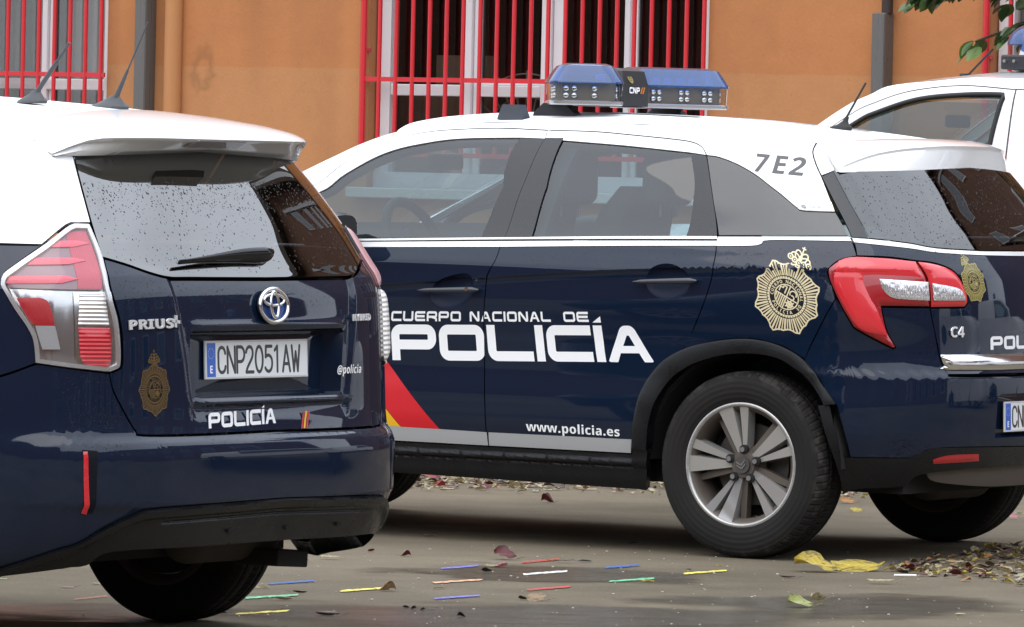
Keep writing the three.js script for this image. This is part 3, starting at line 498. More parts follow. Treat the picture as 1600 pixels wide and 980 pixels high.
// ---------- the orange building behind the cars (own axes: x along the wall to the left, z into the building) ----------
const building = thing('orange_building', 'orange rendered building with red window grilles behind the police cars', 'building');
building.position.set(-0.2133, 0, -36); building.rotation.y = Math.PI / 2 + 1.033;
{
  const W = 17.5, H = 7.4, x0 = -6.5, openings = [[-1.47, 0.735, 1.25, 3.05], [2.535, 4.75, 1.25, 3.05], [-5.5, -3.205, 1.25, 3.05]];
  const wallTex = dataTex(2048, (u, v, i, j) => {
    const x = x0 + u * W, y = v * H, edge = 1.92 + 0.006 * (noise(x * 9, 3) - 0.5), top = smooth(edge - 0.004, edge + 0.004, y);
    let c = [0, 1, 2].map((k) => mix([0.465, 0.210, 0.082][k], [0.455, 0.182, 0.063][k], top));
    const a = fbm(x * 1.1 + 40, y * 1.5 + 9, 4), b = fbm(x * 14, y * 14, 3), r = noise(x * 6, y * 0.35), g = hash(i, j);
    let m = 0.93 + 0.14 * a + 0.09 * (b - 0.5) + 0.07 * (g - 0.5) - 0.14 * smooth(0.60, 0.92, r) * smooth(0.2, 1.4, y) - 0.07 * smooth(0.62, 0.70, noise(x * 2.3, y * 2.1)) * fbm(x * 9, y * 9, 3) - (hash(i * 1.7, j * 0.9) > 0.9985 ? 0.16 : 0);
    const d = Math.hypot((x - 1.86) / 0.075, (y - 1.90) / 0.12), ring = Math.exp(-Math.pow((d - 0.8 + 0.5 * (noise(x * 30, y * 30) - 0.5)) * 3.2, 2));   // damp stain by the pipe
    m *= 1 - 0.22 * ring;
    m *= 1 - 0.35 * smooth(0.45, 0.0, y) * (0.5 + 0.5 * fbm(x * 3, y * 3, 3));
    return c.map((q) => Math.pow(clamp(q * m), 1 / 2.2));
  }, true, 1024);
  wallTex.repeat.set(1 / W, 1 / H); wallTex.offset.set(-x0 / W, 0);
  const render = std({ map: wallTex, roughness: 0.92, bumpMap: scaled(fineTex, 1.3, 1.3), bumpScale: 0.0009 });
  const sh = new THREE.Shape([[x0, 0], [x0 + W, 0], [x0 + W, H], [x0, H]].map((p) => new THREE.Vector2(...p)));
  for (const [a, b, c, d] of openings) sh.holes.push(new THREE.Path([[a, c], [a, d], [b, d], [b, c]].map((p) => new THREE.Vector2(...p))));
  part('wall', new THREE.ExtrudeGeometry(sh, { depth: 0.32, bevelEnabled: false }), render, building);
  part('roof', box(W + 0.6, 0.25, 9, x0 + W / 2, H + 0.125, 4.2), std({ color: lin(0.16, 0.07, 0.04), roughness: 0.9 }), building);
  for (const sx of [x0 + 0.15, x0 + W - 0.15]) part('side_wall', box(0.3, H, 7.6, sx, H / 2, 4.13), render, building);
  const frameMat = std({ color: lin(0.74, 0.73, 0.75), roughness: 0.45 });
  const seal = std({ color: lin(0.05, 0.05, 0.05), roughness: 0.7 });
  const pane = phy({ color: lin(0.72, 0.73, 0.72), transmission: 1, thickness: 0, roughness: 0, ior: 1.62, side: THREE.DoubleSide });
  const redPaint = phy({ color: lin(0.56, 0.010, 0.018), roughness: 0.42, clearcoat: 0.4, clearcoatRoughness: 0.25 });
  const dark = std({ color: lin(0.016, 0.012, 0.010), roughness: 0.95 }), board = std({ color: lin(0.105, 0.068, 0.044), roughness: 0.8, bumpMap: scaled(fineTex, 1, 1), bumpScale: 0.002 });
  const cloth = std({ color: lin(0.44, 0.43, 0.42), roughness: 0.95, side: THREE.DoubleSide });
  const zf = 0.07;
  openings.forEach(([a, b, c, d], n) => {
    const w = b - a, win = part('window', [box(w, 0.09, 0.07, (a + b) / 2, c + 0.045, zf + 0.035), box(w, 0.09, 0.07, (a + b) / 2, d - 0.045, zf + 0.035), box(0.09, d - c - 0.18, 0.07, b - 0.055, (c + d) / 2, zf + 0.035), box(0.07, d - c - 0.18, 0.07, a + 0.035, (c + d) / 2, zf + 0.035)], frameMat, building);
    part('sill', box(w + 0.16, 0.06, 0.24, (a + b) / 2, c - 0.03, 0.02, 0.008), std({ color: lin(0.62, 0.60, 0.57), roughness: 0.7 }), win);
    part('room', [box(w + 0.5, 2.5, 0.05, (a + b) / 2, 2.2, 1.6), box(0.05, 2.5, 1.3, a - 0.25, 2.2, 0.95), box(0.05, 2.5, 1.3, b + 0.25, 2.2, 0.95), box(w + 0.5, 0.05, 1.3, (a + b) / 2, 3.45, 0.95), box(w + 0.5, 0.05, 1.3, (a + b) / 2, 0.95, 0.95)], dark, win);
    // mullions, at their measured places on the middle window and evenly on the others
    const mull = n === 0 ? [[0.148, 0.050], [-0.353, -0.486], [-0.890, -0.965]] : n === 1 ? [[3.055, 2.975], [3.62, 3.54]] : [[-3.95, -4.05], [-4.7, -4.8]];
    for (const [p, q] of mull) {
      part('mullion', [box(Math.abs(p - q) * 0.48, d - c - 0.18, 0.055, p - Math.abs(p - q) * 0.25, (c + d) / 2, zf + 0.03, 0.006), box(Math.abs(p - q) * 0.48, d - c - 0.18, 0.04, q + Math.abs(p - q) * 0.25, (c + d) / 2, zf + 0.045, 0.006)], frameMat, win);
      part('seal', box(0.006, d - c - 0.18, 0.02, q - 0.003, (c + d) / 2, zf + 0.05), seal, win);
    }
    const cells = [b - 0.10, ...mull.flat(), a + 0.07];
    for (let k = 0; k < cells.length; k += 2) {
      const p = cells[k], q = cells[k + 1], mid = (p + q) / 2, cw = p - q;
      if (cw < 0.05) continue;
      const y1 = n === 2 ? 1.79 : 1.775, y2 = n === 2 ? 1.85 : 1.84;
      part('transom', [box(cw, y2 - y1, 0.06, mid, (y1 + y2) / 2, zf + 0.035, 0.006), ...(k === 2 ? [box(cw, 0.02, 0.045, mid, y2 + 0.012, zf + 0.04)] : [])], frameMat, win);
      for (const [e, f] of [[c + 0.09, y1], [y2, d - 0.09]]) part('pane', new THREE.PlaneGeometry(cw, f - e).rotateY(Math.PI).translate(mid, (e + f) / 2, zf + 0.045), pane, win);
    }
    if (n === 0) {
      part('panel_board', [box(0.62, 0.50, 0.03, 0.40, 1.56, 0.30), box(0.40, 0.22, 0.03, 0.26, 1.90, 0.30)], board, win);
      // a pale fan shaped decoration standing behind the second pane
      const strips = []; const fan = std({ color: lin(0.20, 0.18, 0.16), roughness: 0.8 });
      for (let k = -6; k <= 6; k++) { const g = box(0.009, 0.34, 0.006, 0, 0.26, 0); g.rotateZ(k * 0.225); g.translate(-0.17, 1.50, 0.24); strips.push(g); }
      for (const r of [0.16, 0.28, 0.41]) strips.push(new THREE.TorusGeometry(r, 0.005, 5, 40, Math.PI).translate(-0.17, 1.50, 0.24));
      part('fan_decoration', strips, fan, win);
      const c2 = []; for (let k = 0; k < 9; k++) { const g = box(0.008, 0.5, 0.006, 0.02 + k * 0.012, 1.5, 0.262); g.rotateZ(0); c2.push(g); }
    }
    if (n !== 0) {
      const g = new THREE.PlaneGeometry(w - 0.1, d - c, 160, 1), p = g.attributes.position; for (let i = 0; i < p.count; i++) p.setZ(i, 0.025 * Math.sin(p.getX(i) * 38 + 2 * Math.sin(p.getX(i) * 7)) + 0.01 * Math.sin(p.getX(i) * 91));
      g.computeVertexNormals(); g.rotateY(Math.PI).translate((a + b) / 2, (c + d) / 2, 0.24); part('curtain', g, cloth, win);
    }
    // the grille of red bars
    const gx = n === 0 ? [0.752, -1.462] : n === 1 ? [4.76, 2.528] : [-3.19, -5.5], steps = 20, zg = -0.035;
    const gr = part('window_grille', [box(0.030, 0.022, 0.022, gx[0], 1.44, zg + 0.03)], redPaint, building);
    const bw = 0.026, first = n === 0 ? 0.645 : n === 1 ? 4.66 : -3.335;
    part('post', new THREE.CylinderGeometry(0.019, 0.019, 1.72, 14).translate(gx[0], 2.28, zg), redPaint, gr);
    for (let x = first, k = 0; x > gx[1] - 0.03; x -= 0.1107, k++) part('bar', new THREE.CylinderGeometry(bw / 2, bw / 2, 1.70, 10).translate(x, 2.28, zg), redPaint, gr);
    for (const y of [1.44, 1.864, 2.55, 3.12]) part('rail', box(gx[0] - gx[1], 0.026, 0.014, (gx[0] + gx[1]) / 2, y, zg + (n ? 0 : 0.001)), redPaint, gr);
    for (const y of [2.03, 2.9]) part('bracket', box(0.02, 0.02, 0.05, gx[0] - 0.01, y, zg + 0.03), redPaint, gr);
  });
  const steel = std({ color: lin(0.115, 0.108, 0.102), roughness: 0.7, roughnessMap: scaled(grimeTex, 2, 2), bumpMap: scaled(fineTex, 3, 3), bumpScale: 0.001 });
  const brown = std({ color: lin(0.030, 0.016, 0.012), roughness: 0.6 });
  const guard = (x, top) => { const g = part('pipe_guard', box(0.080, top, 0.105, x, top / 2, -0.0555, 0.006), steel, building); part('edge_strip', box(0.006, top - 0.02, 0.006, x - 0.033, top / 2, -0.109), steel, g); return g; };
  guard(2.235, 3.6); guard(-2.575, 2.262);
  part('downpipe', new THREE.CylinderGeometry(0.031, 0.031, H - 2.26, 16).translate(-2.60, (H + 2.26) / 2, -0.055), brown, building);
  part('wall_pipe', new THREE.CylinderGeometry(0.052, 0.052, H, 20).translate(2.055, H / 2, -0.03), std({ color: lin(0.465, 0.21, 0.082), roughness: 0.85, bumpMap: scaled(fineTex, 2, 8), bumpScale: 0.001 }), building);
}

// ---------- strips of coloured paint on the ground ----------
const flatQuad = (q, y, jitter) => {                    // a ragged strip between four ground corners (x, z pairs)
  const N = 14, pos = [], idx = [], c = [[q[0], q[1]], [q[2], q[3]], [q[4], q[5]], [q[6], q[7]]];
  for (let i = 0; i <= N; i++) for (let k = 0; k < 2; k++) { const t = i / N, A = k ? c[3] : c[0], B = k ? c[2] : c[1], e = (rnd() - 0.5) * jitter; pos.push(mix(A[0], B[0], t) + (i % N ? 0 : (rnd() - 0.5) * 0.012), y, mix(A[1], B[1], t) + e); }
  for (let i = 0; i < N; i++) { const a = i * 2; idx.push(a, a + 2, a + 1, a + 1, a + 2, a + 3); }
  const g = new THREE.BufferGeometry(); g.setAttribute('position', new THREE.Float32BufferAttribute(pos, 3)); g.setAttribute('uv', new THREE.Float32BufferAttribute(pos.filter((_, i) => i % 3 !== 1), 2)); g.setIndex(idx); g.computeVertexNormals(); return g;
};
{
  const wear = dataTex(256, (u, v, i, j) => { const a = fbm(u * 40, v * 40, 3, 40, 40); return [1, 1, 1, clamp(0.35 + 1.5 * (a - 0.25))]; });
  const paint = (r, g, b, o = 1) => std({ color: lin(r, g, b), map: scaled(wear, 2, 2), transparent: true, opacity: o, roughness: 0.75 });
  const P = { lilac: paint(0.16, 0.16, 0.52), red: paint(0.55, 0.05, 0.04), white: paint(0.80, 0.80, 0.78), blue: paint(0.03, 0.12, 0.40), green: paint(0.16, 0.55, 0.30), yellow: paint(0.85, 0.72, 0.12), peach: paint(0.72, 0.40, 0.24), faint: paint(0.6, 0.2, 0.17, 0.45) };
  const strips = [
    ['lilac', 'lilac paint strip on the asphalt, farther of the two lilac ones', -0.229, -21.99, -0.094, -22.21, -0.094, -22.30, -0.230, -22.08],
    ['red', 'faded red paint strip beside the white strip, behind the bunch of dark red leaves', 0.056, -22.44, 0.188, -22.67, 0.188, -22.76, 0.056, -22.53],
    ['white', 'white paint strip on the asphalt in the middle of the coloured strips', 0.057, -21.78, 0.212, -22.01, 0.213, -22.10, 0.057, -21.87],
    ['blue', 'deep blue paint strip in front of the parked suv rear wheel', 0.340, -22.23, 0.469, -22.45, 0.471, -22.54, 0.342, -22.32],
    ['green', 'mint green paint strip just in front of the deep blue strip', 0.350, -21.52, 0.506, -21.74, 0.508, -21.82, 0.351, -21.60],
    ['yellow', 'yellow paint strip beneath the suv rear wheel, left of the big yellow leaves', 0.609, -22.01, 0.766, -22.24, 0.769, -22.33, 0.611, -22.10],
    ['peach', 'peach coloured paint strip between two lilac strips', -0.241, -21.25, -0.081, -21.47, -0.081, -21.55, -0.242, -21.33],
    ['red', 'bright red paint strip in front of the white strip', 0.075, -21.01, 0.216, -21.22, 0.217, -21.30, 0.075, -21.09],
    ['lilac', 'lilac paint strip nearest to the camera', -0.231, -20.48, -0.085, -20.68, -0.085, -20.75, -0.232, -20.55],
    ['yellow', 'yellow paint strip to the right of the wagon, beside a tan leaf', -0.536, -20.74, -0.382, -20.95, -0.384, -21.03, -0.538, -20.82],
    ['blue', 'blue paint strip beside the wagon rear wheel', -0.779, -21.01, -0.634, -21.22, -0.636, -21.30, -0.782, -21.08],
    ['green', 'green paint strip touching the wagon rear wheel', -0.827, -20.31, -0.663, -20.52, -0.666, -20.59, -0.831, -20.39],
    ['yellow', 'yellow paint strip at the foot of the wagon rear wheel', -0.823, -19.60, -0.672, -19.78, -0.675, -19.85, -0.826, -19.66],
    ['faint', 'faint red paint strip under the wagon, left of its rear wheel', -1.353, -20.08, -1.263, -20.26, -1.268, -20.33, -1.358, -20.15],
  ];
  for (const [c, label, ...q] of strips) single('paint_strip', flatQuad(q, 0.004, 0.024), P[c], label, 'paint strip', 'coloured paint strips on the ground');
}
// outlines on the body surfaces ([s, y], 1 = point of a smooth curve)
const suvLines = {
  frontDoor: [[2.514,0.362],[2.514,0.412,1],[2.513,0.497,1],[2.527,0.685,1],[2.546,0.897,1],[2.563,0.968,1],[2.612,1.028,1],[2.65,1.097],[4.165,1.072],[3.687,0.95,1],[3.54,0.7,1],[3.436,0.42,1],[3.399,0.366]],
  frontBelt: [[2.65,1.097],[2.644,1.119],[4.212,1.09],[4.165,1.072]],
  frontMold: [[2.643,1.124],[2.644,1.132],[4.205,1.1],[4.216,1.092]],
  frontGlass: [[2.811,1.128],[2.823,1.316],[3.074,1.5],[3.785,1.493,1],[4.066,1.473,1],[4.22,1.434,1],[4.242,1.354,1],[4.251,1.28,1],[4.545,1.215,1],[4.583,1.105]],
  frontPillar: [[2.811,1.128],[2.823,1.316],[3.074,1.5],[2.766,1.5],[2.688,1.37,1],[2.659,1.238,1],[2.647,1.131]],
  frontFrame: [[3.074,1.5],[3.785,1.493,1],[4.066,1.473,1],[4.22,1.434,1],[4.242,1.354,1],[4.251,1.28,1],[4.545,1.215,1],[4.583,1.105],[4.667,1.115],[4.611,1.235,1],[4.337,1.303,1],[4.365,1.397,1],[4.365,1.474,1],[4.266,1.514,1],[4.023,1.529,1],[3.602,1.535,1],[2.852,1.531],[2.766,1.5]],
  rearDoor: [[2.514,0.362],[2.514,0.412,1],[2.513,0.497,1],[2.527,0.685,1],[2.546,0.897,1],[2.563,0.968,1],[2.612,1.028,1],[2.65,1.097],[1.508,1.125],[1.511,1.088,1],[1.527,1.019,1],[1.562,0.928,1],[1.607,0.836,1],[1.658,0.75,1],[1.778,0.679,1],[1.844,0.586,1],[1.871,0.477,1],[1.886,0.362]],
  rearBelt: [[2.65,1.097],[2.644,1.119],[1.506,1.143],[1.508,1.125]],
  rearMold: [[2.643,1.124],[2.644,1.132],[1.502,1.159],[1.503,1.148]],
  rearGlass: [[2.475,1.138],[2.496,1.322],[2.577,1.493],[1.973,1.478,1],[1.567,1.458],[1.568,1.398,1],[1.573,1.342,1],[1.6,1.265,1],[1.626,1.198,1],[1.647,1.156]],
  rearPillarA: [[2.648,1.132],[2.659,1.238,1],[2.688,1.37,1],[2.766,1.5],[2.583,1.501],[2.577,1.493],[2.496,1.322],[2.475,1.138]],
  rearPillarB: [[1.647,1.156],[1.626,1.198,1],[1.6,1.265,1],[1.573,1.342,1],[1.568,1.398,1],[1.567,1.458],[1.476,1.45],[1.484,1.36,1],[1.493,1.254,1],[1.502,1.161]],
  rearFrame: [[2.766,1.5],[2.852,1.531],[2.312,1.529,1],[1.908,1.518,1],[1.628,1.505,1],[1.527,1.494,1],[1.486,1.475,1],[1.476,1.45],[1.567,1.458],[1.973,1.478,1],[2.577,1.493],[2.583,1.501]],
  quarterGlass: [[1.496,1.161],[1.493,1.254,1],[1.484,1.36,1],[1.474,1.45],[1.404,1.444,1],[1.314,1.42,1],[1.236,1.384,1],[1.182,1.344,1],[1.141,1.311,1],[1.098,1.268,1],[1.076,1.258,1],[0.949,1.256],[0.939,1.173]],
  quarterBelt: [[1.506,1.143],[1.5,1.158],[0.938,1.17],[0.933,1.155],[1.261,1.151,1],[1.306,1.137,1],[1.349,1.129,1],[1.508,1.124]],
  quarter: [[1.508,1.124],[1.349,1.129,1],[1.306,1.137,1],[1.261,1.151,1],[0.933,1.155],[0.924,1.102],[0.991,1.086,1],[1.036,1.05,1],[1.038,1.025,1],[1.025,0.983,1],[1.017,0.95],[1.058,0.885,1],[1.122,0.774],[1.145,0.728],[1.19,0.753,1],[1.248,0.776,1],[1.375,0.795,1],[1.524,0.781,1],[1.663,0.745],[1.607,0.836,1],[1.562,0.928,1],[1.527,1.019,1],[1.511,1.088,1]],
  roofSide: [[1.474,1.45],[1.486,1.475,1],[1.527,1.494,1],[1.628,1.505,1],[1.908,1.518,1],[2.312,1.529,1],[2.852,1.531,1],[3.602,1.535,1],[4.023,1.529,1],[4.266,1.514,1],[4.365,1.474,1],[4.365,1.397,1],[4.337,1.303,1],[4.611,1.235,1],[4.667,1.115],[4.809,1.125],[4.671,1.225,1],[4.54,1.325,1],[4.499,1.412,1],[4.493,1.456,1],[4.463,1.511,1],[4.385,1.533,1],[4.063,1.555,1],[3.217,1.562,1],[2.202,1.562,1],[1.491,1.553,1],[1.132,1.531,1],[0.883,1.506],[0.922,1.47,1],[0.937,1.422,1],[0.938,1.383],[0.949,1.256],[1.076,1.258,1],[1.098,1.268,1],[1.141,1.311,1],[1.182,1.344,1],[1.236,1.384,1],[1.314,1.42,1],[1.404,1.444,1]],
  sideDeflector: [[0.938,1.381],[0.88,1.401],[0.875,1.28,1],[0.867,1.164],[0.929,1.167]],
  gateBelt: [[0.929,1.167],[0.867,1.164,1],[0.712,1.15,1],[0.588,1.134,1],[0.345,1.126,1],[0.009,1.125],[0.022,1.109],[0.354,1.112,1],[0.592,1.12,1],[0.718,1.134,1],[0.925,1.151]],
  lamp: [[1.036,1.05,1],[1.02,1.066,1],[0.991,1.086,1],[0.96,1.096,1],[0.924,1.1,1],[0.805,1.098,1],[0.698,1.087],[0.674,1.052,1],[0.661,1.01,1],[0.659,0.925],[0.851,0.924],[0.847,0.895,1],[0.832,0.832,1],[0.803,0.782],[0.812,0.775],[0.856,0.794,1],[0.944,0.84,1],[0.964,0.863,1],[1.005,0.937,1],[1.025,0.983,1],[1.038,1.025,1]],
  gateLamp: [[0.694,1.087],[0.632,1.082,1],[0.568,1.068,1],[0.525,1.049,1],[0.494,1.016,1],[0.474,0.973,1],[0.472,0.94,1],[0.493,0.925],[0.654,0.923],[0.656,1.01,1],[0.67,1.052,1]],
  lampClear: [[0.855,1.021],[0.666,1.012],[0.668,0.947],[0.745,0.949,1],[0.814,0.956,1],[0.847,0.987,1]],
  gateClear: [[0.649,1.008],[0.535,0.992,1],[0.506,0.973,1],[0.498,0.948],[0.649,0.947]],
  lampRidge: [[0.992,1.078],[0.923,1.093,1],[0.707,1.081],[0.69,1.025],[0.856,1.03],[0.892,1.028,1],[0.91,1.012,1],[0.856,0.876,1],[0.839,0.822],[0.93,0.843,1],[0.985,0.924,1],[1.018,1.009,1]],
  bumper: [[1.017,0.95],[1.058,0.885,1],[1.122,0.774],[1.149,0.727],[1.101,0.649,1],[1.057,0.571,1],[1.041,0.571],[1.007,0.476,1],[0.977,0.382],[0.737,0.383],[0.674,0.404,1],[0.58,0.421,1],[0.11,0.414],[0.141,0.677],[0.552,0.676,1],[0.599,0.689,1],[0.625,0.757],[0.632,0.796,1],[0.645,0.859,1],[0.658,0.922],[0.851,0.922],[0.847,0.895,1],[0.832,0.832,1],[0.803,0.78],[0.812,0.773],[0.856,0.792,1],[0.944,0.838,1],[0.964,0.86,1],[1.005,0.935,1]],
  cladding: [[1.041,0.571],[1.007,0.476,1],[0.977,0.382],[0.737,0.383],[0.674,0.404,1],[0.58,0.421,1],[0.11,0.414],[0.079,0.347],[0.459,0.342],[0.694,0.323,1],[0.76,0.28,1],[0.928,0.268,1],[0.977,0.245],[1.013,0.353,1],[1.039,0.446,1],[1.084,0.565]],
  arch: [[1.881,0.377],[1.871,0.477,1],[1.844,0.586,1],[1.778,0.679,1],[1.663,0.745,1],[1.524,0.781,1],[1.375,0.795,1],[1.248,0.776,1],[1.149,0.727,1],[1.101,0.649,1],[1.041,0.571],[1.084,0.565],[1.108,0.604,1],[1.158,0.665,1],[1.241,0.724,1],[1.377,0.741,1],[1.526,0.723,1],[1.685,0.664,1],[1.769,0.572,1],[1.803,0.48,1],[1.816,0.376]],
  sill: [[1.816,0.376],[1.881,0.376],[1.883,0.358],[3.399,0.364],[3.453,0.255],[1.855,0.232],[1.82,0.229]],
  stripeR: [[2.504,0.413],[1.884,0.412],[1.889,0.362],[2.509,0.364]],
  stripeF: [[2.512,0.413],[2.514,0.364],[3.388,0.368],[3.404,0.428]],
  reflector: [[0.66,0.379],[0.587,0.394,1],[0.43,0.397],[0.424,0.371],[0.655,0.364]],
  chrome: [[0.625,0.756],[0.093,0.757],[0.113,0.696],[0.584,0.697],[0.609,0.714,1]],
  handleF: [[2.851,0.925],[2.584,0.937]],
  handleR: [[1.856,0.985],[1.59,0.996]],
  redStripe: [[2.971,0.643],[2.719,0.418],[2.87,0.419],[3.088,0.52]],
  text: [[2.961,0.847],[2.073,0.871],[2.931,0.664],[1.812,0.695],[2.95,0.797],[2.022,0.861],[2.059,0.839]],
  www: [[2.328,0.462],[1.92,0.454],[2.332,0.421],[1.922,0.426]],
  n7: [[1.185,1.463],[0.967,1.451],[1.243,1.4],[1.02,1.388]],
  emb: [[1.22,0.933],[1.125,1.132],[1.374,0.885],[1.05,1.031],[1.224,0.832]],
  emb2: [[0.42,1.013],[0.511,1.099],[0.342,0.953]],
  badge: [[0.576,0.833],[0.487,0.838]],
  glassTop: [[0.878,1.402],[0.682,1.392],[0.43,1.407],[-0.135,1.41]],
  gateL: [[0.658,0.922],[0.645,0.859],[0.632,0.796],[0.625,0.758]],
  aircross: [[1.082,1.266],[0.956,1.269]]
};
const wagonLines = {
  lamp: [[0.705,1.21],[0.734,1.211,1],[0.773,1.205,1],[0.865,1.149,1],[0.952,1.099,1],[1.004,1.07,1],[1.019,1.046,1],[1.017,1.028,1],[0.988,0.977,1],[0.95,0.922,1],[0.934,0.885,1],[0.928,0.825],[0.825,0.813,1],[0.715,0.803],[0.689,0.812,1],[0.68,0.828,1],[0.681,0.893,1],[0.687,0.95,1],[0.706,1.035,1],[0.694,1.122,1]],
  lampRed: [[0.718,1.197],[0.766,1.193,1],[0.849,1.149,1],[0.943,1.095,1],[0.993,1.066,1],[1.003,1.048,1],[1.003,1.031],[0.822,1.031,1],[0.727,1.031],[0.712,1.115,1]],
  bar1: [[0.811,1.164],[0.723,1.165],[0.723,1.148],[0.844,1.146]],
  bar2: [[0.896,1.116],[0.715,1.118],[0.718,1.1],[0.924,1.096]],
  bar3: [[0.989,1.064],[0.727,1.069],[0.727,1.048],[1.004,1.043]],
  redBlock: [[0.979,1.003],[0.904,1.005,1],[0.884,0.985,1],[0.872,0.932],[0.929,0.931,1],[0.953,0.958,1]],
  greyBlock: [[0.927,0.929],[0.872,0.93],[0.858,0.865],[0.908,0.864],[0.919,0.897,1]],
  clearCol: [[0.799,1.018],[0.721,1.022],[0.711,0.932],[0.807,0.933]],
  redCol: [[0.807,0.928],[0.709,0.927],[0.707,0.839,1],[0.722,0.817,1],[0.778,0.822,1],[0.801,0.841,1]],
  gate: [[0.69,1.116],[0.617,1.097,1],[0.547,1.076,1],[0.475,1.063,1],[0.375,1.062,1],[0.059,1.06,1],[-0.177,1.06,1],[-0.356,1.062,1],[-0.43,1.075,1],[-0.581,1.105,1],[-0.661,1.115],[-0.617,1.009,1],[-0.614,0.966,1],[-0.575,0.875,1],[-0.56,0.83,1],[-0.598,0.788],[-0.549,0.752,1],[-0.487,0.684,1],[-0.43,0.648,1],[-0.332,0.635,1],[0.031,0.632,1],[0.404,0.628,1],[0.606,0.629,1],[0.628,0.64,1],[0.667,0.699,1],[0.702,0.756,1],[0.717,0.801],[0.685,0.812,1],[0.677,0.828,1],[0.678,0.893,1],[0.684,0.95,1],[0.703,1.035,1]],
  glass: [[0.722,1.403],[0.703,1.322,1],[0.703,1.215],[0.694,1.121],[0.615,1.101,1],[0.544,1.08,1],[0.473,1.067,1],[0.373,1.066,1],[0.057,1.064,1],[-0.18,1.064,1],[-0.355,1.066,1],[-0.431,1.078,1],[-0.582,1.108,1],[-0.643,1.121],[-0.664,1.166,1],[-0.656,1.209,1],[-0.608,1.284,1],[-0.555,1.395]],
  pillarR: [[-0.595,1.399],[-0.638,1.352,1],[-0.689,1.304,1],[-0.739,1.261,1],[-0.71,1.218],[-0.659,1.213,1],[-0.608,1.287,1],[-0.561,1.396]],
  white: [[0.988,1.146],[0.865,1.149],[0.773,1.205,1],[0.734,1.211,1],[0.705,1.21],[0.703,1.322,1],[0.722,1.403]],
  bumper: [[0.928,0.825],[0.825,0.813,1],[0.717,0.803],[0.702,0.756,1],[0.667,0.699,1],[0.628,0.64,1],[0.607,0.627,1],[0.406,0.625,1],[0.032,0.629,1],[-0.331,0.632,1],[-0.429,0.645,1],[-0.486,0.681,1],[-0.549,0.75,1],[-0.598,0.786],[-0.625,0.812]],
  bumpBot: [[1.001,0.252],[0.876,0.306],[0.807,0.33],[0.737,0.373],[0.644,0.413],[0.592,0.423],[0.407,0.43],[0.134,0.432],[-0.069,0.439],[-0.628,0.433]],
  blackBot: [[0.991,0.236],[0.8,0.268],[0.759,0.272],[0.699,0.31],[0.389,0.314],[-0.003,0.314],[-0.283,0.322],[-0.77,0.313]],
  refl: [[0.817,0.585],[0.804,0.585],[0.799,0.411],[0.815,0.414]],
  reflHole: [[0.818,0.59],[0.775,0.587],[0.782,0.415],[0.816,0.411]],
  recess: [[0.391,0.912],[-0.175,0.917],[-0.204,0.759],[-0.157,0.725],[0.378,0.722]],
  ledge: [[0.383,0.72],[-0.197,0.721]],
  brake: [[0.047,1.432],[-0.01,1.452],[-0.344,1.453],[-0.28,1.434]],
  spoilU: [[0.722,1.403],[0.606,1.432],[0.491,1.443],[0.214,1.453],[-0.041,1.453],[-0.353,1.454],[-0.619,1.455],[-0.77,1.441],[-0.77,1.445]],
  wiper: [[0.424,1.104],[0.336,1.113],[0.135,1.125],[-0.041,1.133],[-0.049,1.118],[0.023,1.098],[0.265,1.086],[0.397,1.09]],
  emblem: [[-0.018,1.035],[0.002,0.934],[0.076,0.985],[-0.074,0.986]],
  prius: [[0.659,0.918],[0.464,0.927],[0.658,0.948],[0.462,0.961]],
  hybrid: [[-0.431,0.937],[-0.572,0.939],[-0.433,0.955],[-0.576,0.957]],
  atpol: [[-0.329,0.784],[-0.499,0.785],[-0.329,0.81],[-0.5,0.811]],
  policia: [[0.329,0.64],[-0.116,0.643],[0.323,0.689],[-0.123,0.701]],
  flag: [[-0.128,0.634],[-0.192,0.674]],
  crest: [[0.561,0.865],[0.559,0.678],[0.622,0.771],[0.483,0.77]],
  gcrease: [[0.475,1.058],[0.458,0.969],[0.426,0.864]],
  gcrease2: [[-0.392,1.063],[-0.398,1.032],[-0.382,0.963],[-0.324,0.866]],
  side0: [[0.988,1.146],[0.903,1.495],[0.882,1.495],[1.021,1.048]]
};
const prismTex = dataTex(256, (u, v) => { const a = Math.abs(((u * 24) % 1) - 0.5) * 2, b = noise(u * 30, v * 10, 30, 10); return 0.35 + 0.5 * a * b + 0.2 * noise(u * 6, v * 6, 6, 6); });
M.lampChrome = phy({ color: lin(0.75, 0.75, 0.76), metalness: 0.75, roughness: 0.22, roughnessMap: scaled(prismTex, 8, 8), bumpMap: scaled(prismTex, 9, 9), bumpScale: 0.004, clearcoat: 1, clearcoatRoughness: 0.03 });
M.quarter = phy({ color: lin(0.012, 0.013, 0.015), roughness: 0.18, clearcoat: 1, clearcoatRoughness: 0.04, bumpMap: scaled(dropTex, 2, 2), bumpScale: 0.0005 });
M.privacyBlack = phy({ color: lin(0.012, 0.010, 0.010), roughness: 0.35, clearcoat: 0.6, clearcoatRoughness: 0.1 });
M.blueLens = phy({ color: lin(0.10, 0.23, 0.58), roughness: 0.12, transmission: 0.72, thickness: 0, clearcoat: 1, clearcoatRoughness: 0.04, bumpMap: scaled(dropTex, 4, 4), bumpScale: 0.0005, side: THREE.DoubleSide });
M.lampClear = phy({ color: lin(0.82, 0.82, 0.80), transmission: 1, thickness: 0, roughness: 0.03, ior: 1.5, side: THREE.DoubleSide });
M.blueLamp = std({ color: lin(0.35, 0.5, 0.85), roughness: 0.3, metalness: 0.3 });
M.podCore = std({ color: lin(0.16, 0.145, 0.13), roughness: 0.5 });
M.lampRim = phy({ color: lin(0.52, 0.52, 0.53), metalness: 0.7, roughness: 0.25, clearcoat: 1, clearcoatRoughness: 0.05 });
